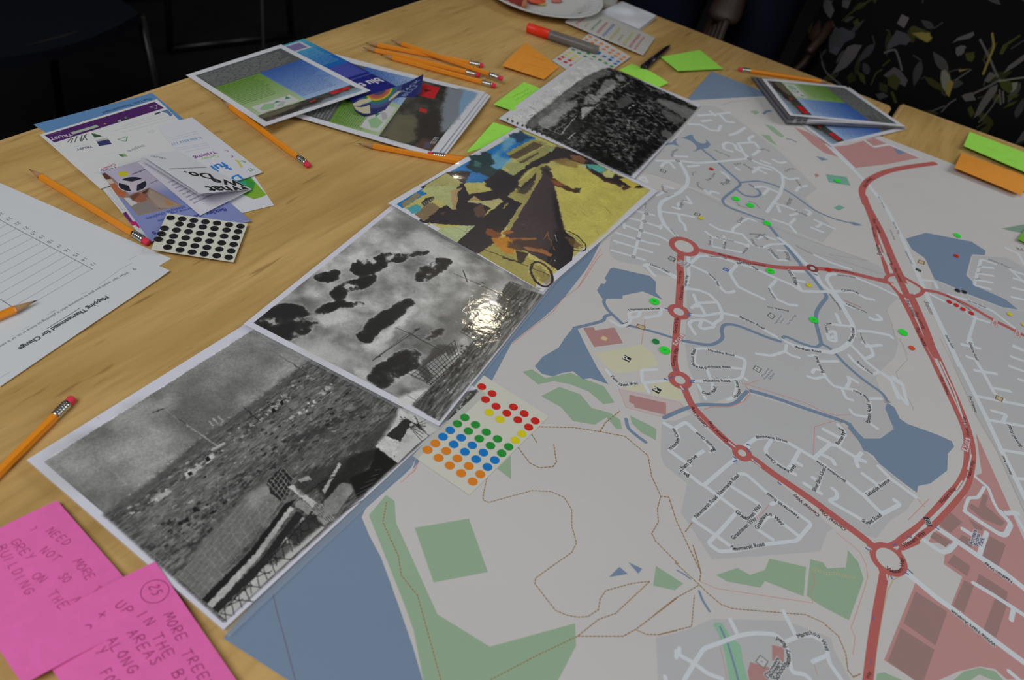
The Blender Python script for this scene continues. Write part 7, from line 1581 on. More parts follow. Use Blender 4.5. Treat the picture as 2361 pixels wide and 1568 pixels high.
# ---- flat packet of stickers in a clear sleeve
pk = Canvas((0, 0), 0, 165, 80, 5, ob(158, 158, 154))
ku = lambda s: np.array([[float(a) * pk.W, float(b) * pk.H] for a, b in (t.split(',') for t in s.split())])
qk = pts4("f 1072,250 1975,632 2112,436 1290,58")     # near-left, near-right, far-right, far-left
pk.line(ku(".12,.10 .16,.90"), 13, ob(158, 66, 70)); pk.line(ku(".16,.90 .20,.88"), 9, ob(158, 66, 70)); pk.line(ku(".11,.12 .15,.06"), 7, ob(158, 66, 70)); pk.poly(ku(".05,.42 .09,.60 .07,.72 .03,.58"), ob(86, 72, 54))
for u0, w_, col, v0, v1, sd in ((.215, .03, (132, 122, 80), .12, .35, 1), (.30, .035, (52, 96, 76), .12, .74, 2), (.38, .04, (134, 50, 50), .10, .72, 3), (.46, .045, (40, 78, 140), .06, .78, 4), (.555, .04, (140, 134, 58), .08, .74, 5), (.645, .035, (124, 112, 66), .12, .50, 6), (.72, .05, (148, 146, 64), .04, .78, 7), (.80, .045, (142, 56, 58), .06, .86, 8), (.87, .03, (142, 60, 62), .06, .84, 9)):
    for j in range(14):
        v = v0 + (v1 - v0) * j / 14
        rr = np.random.default_rng(sd * 20 + j)
        pk.poly(ku("%f,%f %f,%f %f,%f %f,%f" % (u0, v, u0 + w_ * (.5 + .5 * rr.random()), v, u0 + w_ * (.5 + .5 * rr.random()), v + (v1 - v0) * .042, u0, v + (v1 - v0) * .042)), ob(*col))
pw = [P(*p, z) for p, z in zip(qk, (.0080, .0050, .0022, .0060))]
pt = empty('sticker_packet', (pw[0] + pw[2]) / 2, 'flat packet of stickers with coloured printing in a clear sleeve', 'packet')
sheet_grid('card', quad_grid(pw, 14, 10, lambda u, v: .0016 * np.sin(np.pi * u)), .0014, print_mat('packet_print', pk, .5, .3), M['paper'], pt)
cen = sum(pw, Vector()) / 4
M['sleeve'] = film_mat('clear_sleeve', (.85, .88, .88), .06, .22)
sl = quad_grid([cen + (p - cen) * 1.03 + Vector((0, 0, .0012)) for p in pw], 24, 16, lambda u, v: .0016 * np.sin(np.pi * u) + .0005 * np.sin(23 * u + 5 * v) * np.sin(11 * v))
nx, ny = 24, 16
mesh_from('clear_sleeve', sl.reshape(-1, 3), [(r * nx + c_, r * nx + c_ + 1, (r + 1) * nx + c_ + 1, (r + 1) * nx + c_) for r in range(ny - 1) for c_ in range(nx - 1)], pt, [M['sleeve']], True)

# ---- paper plate with left-over food, cup, napkin
M['plate'] = mat('paper_plate', obl(158, 160, 160), .6, .3); M['cup'] = mat('white_plastic_cup', obl(140, 140, 132), .35, .4); M['napkin'] = mat('napkin', obl(162, 166, 172), .9, .1, bump=(700, .25))
rim_n = P(1262, 36, .0185); away = Vector((rim_n.x, rim_n.y, 0)).normalized()
pc = Vector((rim_n.x, rim_n.y, TZ + .004)) + away * .1135 + Vector((-.018, 0, 0))
pl_ = empty('paper_plate', pc, 'white paper plate with food scraps at the far corner of the table', 'plate')
prof = [(.0, .0018), (.072, .0018), (.080, .004), (.088, .0105), (.112, .0185), (.1145, .0182), (.1140, .0168), (.088, .0085), (.079, .0012), (.066, 0), (0, 0)]
o = lathe('dish', [(max(r, .0004), z) for r, z in prof], 72, pl_, [M['plate']], loc=(pc.x, pc.y, TZ))
fl_ = []
for i in range(48):
    an = i * 2 * math.pi / 48; d_ = Vector((math.cos(an), math.sin(an), 0)); tn = Vector((-d_.y, d_.x, 0))
    base = Vector((pc.x, pc.y, TZ)); q0, q1 = base + d_ * .0885 + Vector((0, 0, .0111)), base + d_ * .111 + Vector((0, 0, .0188))
    b_ = len(fl_) ; fl_ += [q0 - tn * .0008, q0 + tn * .0008, q1 + tn * .0014, q1 - tn * .0014, (q0 + q1) / 2 + Vector((0, 0, .0012))]
mesh_from('fluted_rim', fl_, [f for i in range(48) for f in ((5 * i, 5 * i + 1, 5 * i + 4), (5 * i + 1, 5 * i + 2, 5 * i + 4), (5 * i + 2, 5 * i + 3, 5 * i + 4), (5 * i + 3, 5 * i, 5 * i + 4))], pl_, [M['plate']])
def blob(name, loc, size, m, seed, parent=None, rot=0, sub=3):
    bm = bmesh.new(); bmesh.ops.create_icosphere(bm, subdivisions=sub, radius=1)
    r = np.random.default_rng(seed); ph = r.random(6) * 6
    for v in bm.verts:
        k = 1 + .12 * math.sin(3 * v.co.x + ph[0]) + .10 * math.sin(4 * v.co.y + ph[1]) + .08 * math.sin(5 * v.co.z + ph[2])
        v.co = Vector((v.co.x * size[0] * k, v.co.y * size[1] * k, v.co.z * size[2] * k))
    bmesh.ops.rotate(bm, verts=bm.verts, cent=(0, 0, 0), matrix=Matrix.Rotation(rot, 3, 'Z'))
    lo = min(v.co.z for v in bm.verts)
    bm.verts.index_update()
    vs_ = [v.co + Vector(loc) + Vector((0, 0, -lo)) for v in bm.verts]; fs_ = [[v.index for v in f.verts] for f in bm.faces]; bm.free()
    return mesh_from(name, vs_, fs_, parent, [m], True)
M['pastry_dark'] = mat('dark_red_fruit', obl(112, 40, 34), .45, .4, vary=(120, .3)); M['pastry_cut'] = mat('cut_pastry', obl(140, 92, 68), .7, .2, vary=(200, .2)); M['pepper'] = mat('red_pepper', obl(160, 66, 44), .4, .4, vary=(100, .2)); M['cheese'] = mat('yellow_cheese', obl(164, 146, 56), .5, .3); M['berry'] = mat('pink_crumb', obl(150, 92, 84), .5, .3)
w_ = P(1183, 6, .010); o = blob('sausage_roll', (w_.x, w_.y, TZ + .0022), (.022, .013, .012), M['pastry_dark'], 3, None, .5); tag(o, 'dark red brown piece of food near the left rim of the plate', 'food', 'food scraps on the plate')
o2 = blob('cut_end', (w_.x + .017, w_.y + .006, TZ + .004), (.006, .011, .010), M['pastry_cut'], 5, o, .5, 2); o2.location = Vector(o2.location)
w_ = P(1234, 1, .008); o = blob('pepper_slice', (w_.x, w_.y, TZ + .0022), (.021, .010, .006), M['pepper'], 8, None, .2); tag(o, 'red pepper slice in the middle of the plate', 'food', 'food scraps on the plate')
w_ = P(1244, 7, .005); o = blob('cheese_piece', (w_.x, w_.y, TZ + .0020), (.012, .006, .003), M['cheese'], 12, None, -.2); tag(o, 'small yellow piece of cheese in front of the pepper', 'food', 'food scraps on the plate')
w_ = P(1283, -2, .008); o = blob('tomato_piece', (w_.x, w_.y, TZ + .0022), (.010, .008, .005), M['berry'], 14, None, .7); tag(o, 'small pinkish scrap at the right side of the plate', 'food', 'food scraps on the plate')
cc = P(1388, 8, .001)
cp = empty('plastic_cup', cc, 'white plastic cup between the plate and the napkin', 'cup')
lathe('wall', [(.024, 0), (.0250, .0006), (.0262, .004), (.0285, .03), (.0285, .032), (.0335, .082), (.0350, .0835), (.0353, .0845), (.0340, .0845), (.0325, .082), (.0276, .031), (.0250, .005), (.003, .004)], 40, cp, [M['cup']], loc=(cc.x, cc.y, TZ))
for i in range(3):
    z_ = .018 + .018 * i; lathe('ring', [(.0264 + z_ * .085, z_), (.0273 + z_ * .085, z_ + .0008), (.0264 + z_ * .085, z_ + .0016)], 40, cp, [M['cup']], loc=(cc.x, cc.y, TZ))
nq = pts4("f 1470,140 1925,335 2128,178 1730,14"); nw = [P(*p, z) for p, z in zip(nq, (.004, .005, .009, .010))]
nn = 22
rngn = np.random.default_rng(4); ph = rngn.random(4) * 6
g = quad_grid(nw, nn, nn, lambda u, v: .0022 * np.sin(7 * u + ph[0]) * np.sin(6 * v + ph[1]) + .004 * np.exp(-((u - .35) ** 2 + (v - .75) ** 2) * 18))
npk = empty('napkin', (nw[0] + nw[2]) / 2, 'crumpled white paper napkin behind the sticker packet', 'napkin')
sheet_grid('top_layer', g, .0008, M['napkin'], M['napkin'], npk)
for k in (1, 2):
    g2 = g.copy(); g2[..., 2] = np.maximum(TZ + .0012, g[..., 2] - .0026 * k); c_ = g2.mean((0, 1)); g2[..., :2] = c_[:2] + (g2[..., :2] - c_[:2]) * (1 + .015 * k); sheet_grid('layer', g2, .0008, M['napkin'], M['napkin'], npk)
bpy.data.objects.remove(_fo)
# ================================================================== dim surroundings: people beyond the table, chair and stand
def skin_mesh(joints, edges, levels=2):
    """joints: list of (xyz, radius_x, radius_y); grown into one smooth surface"""
    me = bpy.data.meshes.new('grow')
    me.from_pydata([j[0] for j in joints], edges, [])
    o = bpy.data.objects.new('grow', me); COL.objects.link(o)
    o.modifiers.new('skin', 'SKIN'); me.skin_vertices.new() if not me.skin_vertices else None
    sv = me.skin_vertices[0].data
    for i, j in enumerate(joints):
        sv[i].radius = (j[1], j[2] if len(j) > 2 else j[1]); sv[i].use_root = (i == 0)
    sub = o.modifiers.new('sub', 'SUBSURF'); sub.levels = levels
    dg = bpy.context.evaluated_depsgraph_get(); dg.update()
    m2 = bpy.data.meshes.new_from_object(o.evaluated_get(dg))
    v = [tuple(q.co) for q in m2.vertices]; f = [list(p.vertices) for p in m2.polygons]
    bpy.data.objects.remove(o); bpy.data.meshes.remove(m2)
    return v, f
def merge(parts):
    V, Fc = [], []
    for v, f in parts:
        b = len(V); V += v; Fc += [[i + b for i in q] for q in f]
    return V, Fc
def head_mesh(c, face, h=.115):
    """face-bearing head: c = centre, face = unit forward vector"""
    bm = bmesh.new(); bmesh.ops.create_uvsphere(bm, u_segments=32, v_segments=24, radius=1)
    up = Vector((0, 0, 1)); side = face.cross(up).normalized()
    for v in bm.verts:
        x, y, z = v.co                       # y forward
        k = 1 - .18 * max(0, -z) ** 1.5      # narrower chin
        x *= .68 * k; y *= .82; 
        if y > 0:
            y += .16 * math.exp(-((x / .11) ** 2 + ((z + .10) / .22) ** 2))                     # nose
            y -= .07 * (math.exp(-(((abs(x) - .26) / .13) ** 2 + ((z - .08) / .10) ** 2)))      # eye sockets
            y += .04 * math.exp(-((x / .2) ** 2 + ((z + .45) / .07) ** 2)) + .03 * math.exp(-((x / .18) ** 2 + ((z + .55) / .06) ** 2))   # lips
            y += .05 * math.exp(-((x / .22) ** 2 + ((z + .8) / .14) ** 2))                      # chin
        x += math.copysign(.14, x) * math.exp(-((y + .02) / .13) ** 2 - ((z - .0) / .24) ** 2) if abs(x) > .5 else 0   # ears
        v.co = (x * h, y * h, z * h)
    bm.verts.index_update()
    vs_ = [tuple(c + side * v.co.x + face * v.co.y + up * v.co.z) for v in bm.verts]; fs_ = [[v.index for v in f.verts] for f in bm.faces]
    bm.free()
    return vs_, fs_
def figure(base, face_ang, height, joints_arm_l, joints_arm_r, sc=1.0):
    """standing body; arms given as lists of world points shoulder..wrist; returns merged mesh data and key points"""
    k = height / 1.70; b = Vector(base)
    fwd = Vector((math.cos(face_ang), math.sin(face_ang), 0)); up = Vector((0, 0, 1)); side = fwd.cross(up)
    at = lambda s_, f_, z: tuple(b + side * s_ * k + fwd * f_ * k + up * z * k)
    J = [(at(0, 0, .93), .125 * k, .095 * k), (at(0, 0, 1.08), .115 * k, .085 * k), (at(0, .01, 1.24), .125 * k, .09 * k), (at(0, 0, 1.37), .10 * k, .075 * k), (at(0, .01, 1.45), .05 * k), (at(0, .02, 1.53), .05 * k)]
    E_ = [(0, 1), (1, 2), (2, 3), (3, 4), (4, 5)]
    for sg in (-1, 1):
        n = len(J)
        J += [(at(.09 * sg, 0, .86), .085 * k), (at(.10 * sg, .01, .48), .056 * k), (at(.10 * sg, -.02, .28), .052 * k), (at(.10 * sg, -.03, .08), .036 * k), (at(.105 * sg, .06, .035), .036 * k, .026 * k), (at(.11 * sg, .16, .025), .034 * k, .02 * k)]
        E_ += [(0, n), (n, n + 1), (n + 1, n + 2), (n + 2, n + 3), (n + 3, n + 4), (n + 4, n + 5)]
    wr = []
    for sg, arm in ((-1, joints_arm_l), (1, joints_arm_r)):
        n = len(J)
        pts = [at(.165 * sg, 0, 1.385)] + [tuple(p) for p in arm]
        rr = [.055, .043, .032, .026]
        for p, r in zip(pts, rr): J.append((p, r * k))
        E_ += [(3, n)] + [(n + i, n + i + 1) for i in range(len(pts) - 1)]
        wr.append((Vector(pts[-1]), (Vector(pts[-1]) - Vector(pts[-2])).normalized()))
    return J, E_, fwd, side, k, at, wr
def hand_parts(wrist, d, palm_n, k=1.0, thumb_side=1, curl=.35):
    """palm and five separate tapering fingers; d = pointing direction, palm_n = palm normal"""
    d = d.normalized(); n = (palm_n - d * palm_n.dot(d)).normalized(); s_ = d.cross(n) * thumb_side
    parts = []
    c0 = wrist; c1 = wrist + d * .085 * k
    parts.append(skin_mesh([(tuple(c0 - d * .01), .020 * k, .017 * k), (tuple(c0 + d * .04 * k), .034 * k, .014 * k), (tuple(c1 - d * .012 * k), .037 * k, .013 * k)], [(0, 1), (1, 2)], 2))
    for i, (off, L, r) in enumerate(((.030, .072, .0086), (.010, .082, .009), (-.011, .076, .0086), (-.030, .060, .0078))):
        p = c1 + s_ * off * k - d * .018 * k; ch = [(tuple(p), r * k)]; dd = d.copy()
        for j, fr in enumerate((.55, .28, .22)):
            dd = (dd + n * curl * (.55 + .3 * j)).normalized(); p = p + dd * L * fr * k * 1.15; ch.append((tuple(p), r * (.96 - .1 * j) * k))
        parts.append(skin_mesh(ch, [(0, 1), (1, 2), (2, 3)], 2))
    p = c0 + d * .022 * k + s_ * .024 * k; ch = [(tuple(p), .012 * k)]; dd = (d * .7 + s_ * .7).normalized()
    for j, L in enumerate((.034, .028, .022)):
        p = p + dd * L * k; ch.append((tuple(p), (.0105 - .001 * j) * k)); dd = (dd + d * .35 + n * .15).normalized()
    parts.append(skin_mesh(ch, [(0, 1), (1, 2), (2, 3)], 2))
    return parts
edge_n = Vector((math.sin(math.radians(19.1)), math.cos(math.radians(19.1)), 0))      # away from the table
M['skin_dark'] = mat('brown_skin', (.030, .014, .009, 1), .5, .35, vary=(40, .1)); M['skin_mid'] = mat('brown_skin_second', (.05, .028, .018, 1), .5, .35, vary=(40, .1))
M['hair'] = mat('black_hair', (.008, .007, .007, 1), .5, .4, bump=(300, .5)); M['navy'] = mat('navy_cloth', (.010, .012, .026, 1), .9, .1, bump=(700, .4), vary=(14, .2)); M['black_cloth'] = mat('black_trousers', (.006, .006, .007, 1), .9, .1, bump=(600, .4))
M['shoe'] = mat('black_shoe', (.008, .008, .008, 1), .4, .4)
def offset_clothes(J, E_, keep, grow, name, parent, m, extra=None):
    """a garment grown over some of the body's joints"""
    idx = [i for i in keep]; mp_ = {j: i for i, j in enumerate(idx)}
    JJ = [(J[i][0], J[i][1] + grow, (J[i][2] if len(J[i]) > 2 else J[i][1]) + grow) for i in idx]
    EE = [(mp_[a], mp_[b]) for a, b in E_ if a in mp_ and b in mp_]
    v, f = skin_mesh(JJ, EE, 2)
    return mesh_from(name, v, f, parent, [m], True)
def hair_cap(c, face, h, parent, long_=0.0):
    v, f = head_mesh(c - face * .012 + Vector((0, 0, .012)), face, h * 1.07)
    V2 = []
    for p in v:
        q = Vector(p) - c
        fr = q.dot(face); 
        if fr > .02 and q.z < .055: q = q - face * (fr - .02) * 1.2          # clear of the face
        if long_ and fr < .0 and q.z < 0: q = q + Vector((0, 0, q.z * long_))
        V2.append(tuple(c + q))
    return mesh_from('hair', V2, f, parent, [M['hair']], True)
# --- person in the dark patterned dress, facing the table
ang_f = math.atan2(-edge_n.y, -edge_n.x)
dc = P(2135, 262, 0.0); dc = Vector((dc.x, dc.y, 0)) + edge_n * .215
pA_ = empty('person', dc, 'person in a black dress printed with pale leaves, standing behind the far table', 'person', 'people beyond the table')
fw = -edge_n; sd = fw.cross(Vector((0, 0, 1)))
up_ = Vector((0, 0, 1))
sh = lambda s_, f_, z: dc + sd * s_ + fw * f_ + up_ * z
armL = [sh(-.25, -.09, 1.13), sh(-.20, -.20, .98), sh(-.10, -.23, .92)]; armR = [sh(.25, -.09, 1.13), sh(.20, -.20, .98), sh(.10, -.23, .92)]
J, E_, fwd, side, k, at, wr = figure(dc, ang_f, 1.68, armL, armR)
parts = [skin_mesh(J, E_, 2), head_mesh(Vector(at(0, .03, 1.60)), fwd)]
for (w_, d_), sg in zip(wr, (-1, 1)): parts += hand_parts(w_, d_, -side * sg, 1, sg)
v, f = merge(parts); mesh_from('body', v, f, pA_, [M['skin_mid']], True)
hair_cap(Vector(at(0, .03, 1.60)), fwd, .115, pA_, .9)
PROF = [(.40, .275, .19), (.55, .270, .187), (.74, .264, .182), (.90, .256, .176), (1.02, .232, .160), (1.16, .225, .160), (1.28, .222, .152), (1.38, .205, .118), (1.425, .150, .092), (1.445, .095, .075)]
def hw(z, i): return np.interp(z, [p[0] for p in PROF], [p[i] for p in PROF])
def on_dress(px_):
    """pixel -> (arc position, height) in mm on the dress"""
    d = ray(*px_).normalized(); o_ = Vector((0, 0, TZ + CAMH))
    for t in np.arange(1.1, 2.6, .004):
        q = o_ + d * float(t); r = q - dc; x, y = r.dot(sd), r.dot(fw)
        if .4 < q.z < 1.44 and (x / hw(q.z, 1)) ** 2 + (y / hw(q.z, 2)) ** 2 < 1:
            return math.atan2(x / hw(q.z, 1), y / hw(q.z, 2)) * 270, q.z * 1000
    return None
dr = Canvas((-848.2, 400), 0, 1696.4, 1050, 1.6, ob(9, 9, 11))
def dress_px(pts): 
    q = [on_dress(p) for p in pts]
    return None if any(a is None for a in q) else (np.array(q) - dr.O) * dr.res
def leaf_shape(c, L, w, a):
    t = np.linspace(0, 1, 12); yv = np.sin(np.pi * t ** .8) * w / 2
    p = np.concatenate([np.stack([t * L, yv], 1), np.stack([t[::-1] * L, -yv[::-1]], 1)])
    return np.array([c[0] + p[:, 0] * math.cos(a) - p[:, 1] * math.sin(a), c[1] + p[:, 0] * math.sin(a) + p[:, 1] * math.cos(a)]).T
LG, LW, LO, LY = ob(62, 61, 63), ob(80, 82, 77), ob(42, 45, 20), ob(90, 82, 40)
placed = []
TR = [("d 95,790 190,650 270,500 330,475 405,480 330,620 230,720 120,790", LG), ("d 1240,830 1250,750 1290,735 1330,790 1345,850 1310,900 1300,990 1260,930", LW), ("d 1345,850 1380,880 1330,1035 1290,1000 1305,900", LY), ("d 1580,1250 1650,1080 1760,920 1840,890 1830,960 1760,1060 1650,1200", LG), ("d 1850,830 1980,870 2050,860 2030,930 1990,980", LW), ("d 1850,860 1900,820 1990,870 1990,940 1950,980 1880,930", LO),
      ("d 1890,780 1960,690 2126,560 2126,620 2000,710", LG), ("d 20,0 80,0 100,110 50,190 20,130", LG), ("d 190,0 290,0 250,95 190,50", LG), ("d 60,380 200,290 350,350 340,400 250,460 160,590 80,560", ob(46, 46, 52)), ("d 770,250 820,150 905,190 850,300", ob(72, 66, 70)), ("d 900,300 960,270 1140,340 1160,430 1100,450 940,380", LO), ("d 1010,360 1130,345 1140,380 1030,410", LY),
      ("d 700,470 760,320 870,350 930,420 880,480 780,470 660,540", ob(48, 48, 52)), ("d 640,800 760,710 830,750 900,850 870,920 840,900", ob(56, 54, 56)), ("d 680,820 760,780 830,850 780,960 700,900", LO), ("d 600,870 700,900 680,990 600,960", ob(32, 36, 18)), ("d 560,1000 640,980 700,1020 600,1060", ob(50, 50, 50)), ("d 1360,460 1420,400 1590,330 1600,370 1550,410 1420,430", LG), ("d 1400,560 1420,500 1500,480 1490,560 1420,600", LG), ("d 1500,580 1560,560 1610,600 1570,660 1520,640", LO), ("d 1860,570 1900,480 2080,360 2090,380 1960,480 1900,580", LO), ("d 1700,850 1760,760 1800,770 1740,870", LG), ("d 1430,740 1560,725 1440,765", LY), ("d 1480,1000 1560,980 1600,1040 1540,1070", LG), ("d 1520,1150 1560,1110 1600,1200 1550,1240", LO), ("d 1890,1150 1960,1090 2060,1060 2000,1110", LO), ("d 1930,1010 2070,990 2040,1030 1960,1040", LO), ("d 2030,1530 2126,1380 2126,1480", LG), ("d 350,750 420,800 440,900 380,860", LO), ("d 230,820 300,760 340,850 260,890", ob(28, 32, 14))]
ST = [("d 1660,420 1750,600 1840,810", LG, 6), ("d 1790,360 1800,500 1750,640 1690,780", LY, 6), ("d 1570,1000 1700,930 1850,840", LG, 6), ("d 1850,850 1980,825 2126,810", LW, 5), ("d 1400,850 1480,800 1560,740", LG, 4), ("d 210,220 330,120 530,0", LO, 6), ("d 650,560 750,530 800,600 840,740", LG, 6), ("d 0,660 60,780 180,900", LG, 5), ("d 1150,1180 1280,1130", LG, 4), ("d 1250,1190 1330,1100 1400,1060", LG, 4), ("d 1640,1290 1760,1130 1850,1000", LG, 4), ("d 1860,950 1870,1100", LG, 5), ("d 1890,960 1900,1080", LG, 5), ("d 740,980 770,1080", LO, 8), ("d 620,700 700,640", LO, 5), ("d 1620,1340 1700,1290", LO, 5), ("d 500,900 560,780 620,740", LO, 5)]
rgd = np.random.default_rng(12)
for i in range(300):                                   # the rest of the cloth carries the same print, away from the leaves traced from the photograph
    c_ = rgd.random(2) * (dr.W, dr.H); a_ = rgd.random() * 6.28
    if .33 * dr.W < c_[0] < .67 * dr.W and .24 * dr.H < c_[1] < .64 * dr.H: continue
    dr.poly(leaf_shape(c_, (30 + 50 * rgd.random()) * dr.res, (10 + 14 * rgd.random()) * dr.res, a_), [LG, LG, LO, LW, LO, LY][int(rgd.integers(6))])
pls = []
for i in range(170):                                   # small dim leaves between the large traced ones
    c_ = np.array([.30 + .40 * rgd.random(), .22 + .44 * rgd.random()]) * (dr.W, dr.H); a_ = rgd.random() * 6.28
    if any(np.hypot(*(c_ - q)) < 42 for q in pls): continue
    pls.append(c_)
    dr.poly(leaf_shape(c_, (22 + 26 * rgd.random()) * dr.res, (9 + 10 * rgd.random()) * dr.res, a_), [ob(40, 40, 43), ob(30, 33, 17), ob(46, 46, 46), ob(36, 38, 18)][int(rgd.integers(4))])
    if rgd.random() < .5:
        e_ = c_ + 60 * rgd.random() * np.array([math.cos(a_ + 2), math.sin(a_ + 2)]); dr.line([c_, e_], 4, ob(40, 40, 42))
TR += [("E 720,190 760,110 815,30 850,0 800,120 745,205", LG), ("E 830,0 875,60 890,80 860,140 835,110", LG), ("E 945,0 1020,0 990,65 950,50", LG), ("E 860,300 900,200 980,240 970,300 900,330", ob(44, 46, 46)), ("E 760,330 800,400 850,520 790,420", LG), ("E 880,390 920,350 960,370 930,420", ob(52, 52, 58)), ("E 1280,360 1330,270 1400,240 1470,300 1350,350", ob(48, 48, 52)), ("E 1480,250 1570,240 1640,280 1600,320 1540,280", LY), ("E 1810,360 1850,340 1890,350 1850,420 1810,400", LG), ("E 1880,400 1950,390 1940,460 1890,450", LO), ("E 1850,720 1930,690 1960,750 1880,760", LG), ("E 2020,600 2060,540 2110,560 2050,620", LG), ("E 1050,170 1090,140 1110,190 1060,200", LO), ("E 830,170 870,150 900,200 840,210", LO)]
for s, c_ in TR:
    q = dress_px(tr(s))
    if q is not None: dr.poly(q, c_)
for s, c_, w_ in ST:
    q = dress_px(tr(s))
    if q is not None: dr.line(q, w_, c_, smooth=True)
ns, nz = 72, 40
zs_ = np.linspace(.40, 1.445, nz)
vs_, fs_, uvs = [], [], []
for z in zs_:
    for i in range(ns + 1):
        a_ = -math.pi + 2 * math.pi * i / ns
        fold_ = 1 + (.012 + .03 * max(0, .9 - z)) * math.sin(a_ * 11 + 1.3 * math.sin(z * 7)) * (1 if z < 1.1 else .4)
        q = dc + sd * math.sin(a_) * hw(z, 1) * fold_ + fw * math.cos(a_) * hw(z, 2) * fold_
        vs_.append((q.x, q.y, z)); uvs.append(((a_ * 270 + 848.2) / 1696.4, (z * 1000 - 400) / 1050))
for j in range(nz - 1):
    for i in range(ns): 
        a_ = j * (ns + 1) + i; fs_.append((a_, a_ + 1, a_ + ns + 2, a_ + ns + 1))
m_dr = print_mat('dress_print', dr, .9, .08, 0, (500, .3))
mesh_from('dress', vs_, fs_, pA_, [m_dr], True, np.array(uvs))
na = len(J)
for arm in (range(na - 8, na - 4), range(na - 4, na)): offset_clothes(J, E_, list(arm), .014, 'sleeve', pA_, M['black_cloth'])
for sg in (0, 1):
    n = 6 + sg * 6; offset_clothes(J, E_, [n + 3, n + 4, n + 5], .008, 'shoe', pA_, M['shoe'])
# --- person in navy, hand hanging beside the table edge
bc = P(1545, 70, 0.0); bc = Vector((bc.x, bc.y, 0)) + edge_n * .30
pB_ = empty('person', bc, 'person in dark navy clothes standing behind the plate and napkin, hand lowered', 'person', 'people beyond the table')
hp = P(1690, 20, .11) + edge_n * .02
sh = lambda s_, f_, z: bc + sd * s_ + fw * f_ + up_ * z
wr_t = P(1716, -34, .150); wr_t = wr_t * 1.0
ray_ = ray(1702, -28).normalized(); o_ = Vector((0, 0, TZ + CAMH)); tt = 1.72
wr_t = o_ + ray_ * tt
def lens(a): return a
armL = [sh(-.25, -.02, 1.12), sh(-.26, .02, .92), sh(-.25, .06, .80)]
elb = (Vector(sh(.17, 0, 1.385)) + wr_t) / 2 + sd * .06 - fw * .06
armR = [elb, elb * .35 + wr_t * .65 + sd * .01, wr_t]
J, E_, fwd, side, k, at, wr = figure(bc, ang_f, 1.72, armL, armR)
parts = [skin_mesh(J, E_, 2), head_mesh(Vector(at(0, .03, 1.60)), fwd)]
tip = o_ + ray(1655, 62).normalized() * (tt - .03)
parts += hand_parts(wr[0][0], wr[0][1], side, 1, -1) + hand_parts(wr_t, (tip - wr_t).normalized(), -side * .6 + fwd * -.4, 1.05, -1, .22)
v, f = merge(parts); mesh_from('body', v, f, pB_, [M['skin_dark']], True)
hair_cap(Vector(at(0, .03, 1.60)), fwd, .115, pB_)
na = len(J)
offset_clothes(J, E_, [0, 1, 2, 3] + list(range(na - 8, na - 4)) + list(range(na - 4, na)), .022, 'shirt', pB_, M['navy'])
offset_clothes(J, E_, [0] + [6, 7, 8, 9] + [12, 13, 14, 15], .016, 'trousers', pB_, M['navy'])
for n in (6, 12): offset_clothes(J, E_, [n + 3, n + 4, n + 5], .008, 'shoe', pB_, M['shoe'])
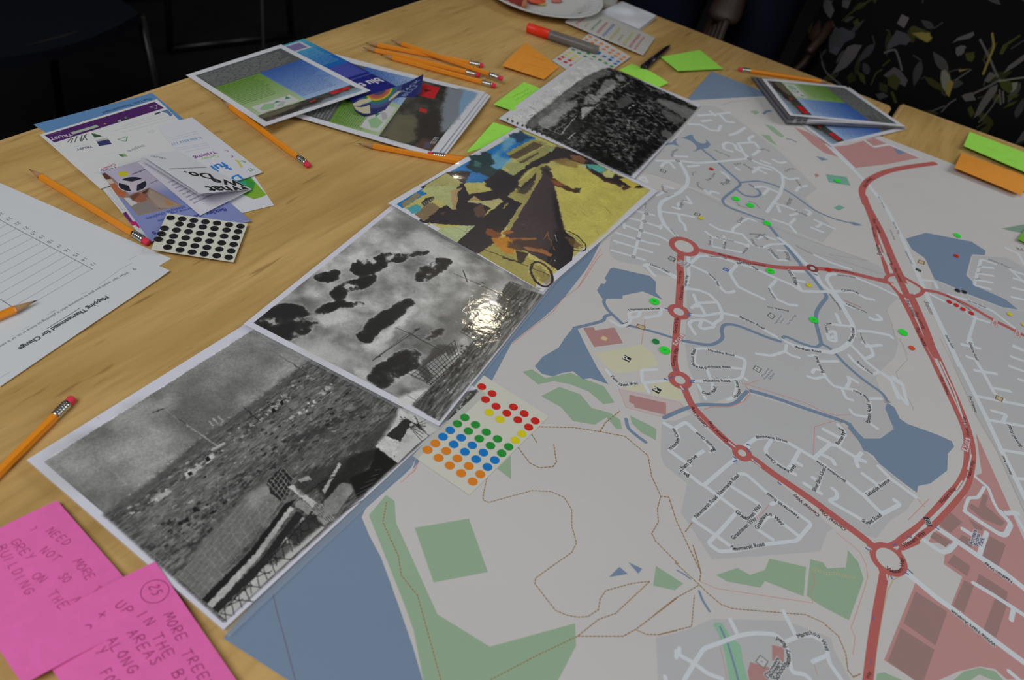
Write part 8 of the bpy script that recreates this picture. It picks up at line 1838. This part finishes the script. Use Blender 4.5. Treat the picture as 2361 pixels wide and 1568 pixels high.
# --- chair and slim stand in the gloom at the left
M['chair_seat'] = mat('dark_brown_seat', (.030, .020, .012, 1), .6, .3, vary=(30, .2)); M['black_tube'] = mat('black_tube', (.006, .006, .006, 1), .35, .4); M['pole'] = mat('grey_pole', (.20, .20, .24, 1), .35, .5, .6); M['navy_pad'] = mat('navy_upholstery', (.006, .007, .013, 1), .95, .1, bump=(500, .5))
def chair(label, loc, ang, seat_m, back_m):
    t = empty('stacking_chair', loc, label, 'chair', 'chairs beyond the table')
    R_ = Matrix.Translation(loc) @ Matrix.Rotation(ang, 4, 'Z'); w = lambda x, y, z: R_ @ Vector((x, y, z))
    def pad(name, c, n, m):
        g = np.array([[tuple(w(*c(a, b))) for a in np.linspace(-1, 1, 12)] for b in np.linspace(-1, 1, 12)])
        sheet_grid(name, g, .022, m, m, t)
    pad('seat', lambda a, b: (a * .21 * (1 - .12 * b * b), b * .20 * (1 - .10 * a * a), .455 - .012 * (1 - a * a)), 0, seat_m)
    pad('backrest', lambda a, b: (a * .20 * (1 - .1 * b * b), -.23 - .05 * (b + 1) / 2 + .025 * a * a, .68 + b * .13), 0, back_m)
    for sx in (-1, 1):
        tube('leg', [w(sx * .2, .2, .01), w(sx * .205, .19, .22), w(sx * .205, .16, .44)], .011, t, [M['black_tube']], 10)
        tube('leg', [w(sx * .2, -.22, .01), w(sx * .205, -.2, .22), w(sx * .205, -.2, .45), w(sx * .2, -.25, .66), w(sx * .18, -.285, .82)], .011, t, [M['black_tube']], 10)
        tube('side_rail', [w(sx * .2, .2, .02), w(sx * .2, -.22, .02)], .011, t, [M['black_tube']], 10)
    tube('cross_rail', [w(-.205, -.2, .44), w(.205, -.2, .44)], .010, t, [M['black_tube']], 8); tube('cross_rail', [w(-.205, .16, .435), w(.205, .16, .435)], .010, t, [M['black_tube']], 8)
    return t
ch1 = P(470, -30, -.62); chair('dark brown chair with a black tube frame standing beyond the left table edge', Vector((ch1.x, ch1.y, 0)), 2.4, M['chair_seat'], M['chair_seat'])
ch2 = P(120, 130, -.35); chair('navy padded chair hidden in the dark at the upper left', Vector((ch2.x - .12, ch2.y + .05, 0)), -1.95, M['navy_pad'], M['navy_pad'])
sp = P(606, 40, -.30)
st_ = empty('metal_stand', (sp.x, sp.y, 0), 'slim grey metal stand rising behind the brochures at the left table edge', 'stand')
tube('pole', [(sp.x, sp.y, .02), (sp.x, sp.y, 1.35)], .0038, st_, [M['pole']], 12)
for i in range(3):
    a_ = i * 2.094 + .4; tube('foot', [(sp.x, sp.y, .10), (sp.x + .16 * math.cos(a_), sp.y + .16 * math.sin(a_), .008)], .006, st_, [M['pole']], 8)
lathe('clamp', [(.006, 1.33), (.010, 1.335), (.010, 1.36), (.004, 1.365)], 12, st_, [M['black_tube']], loc=(sp.x, sp.y, 0))
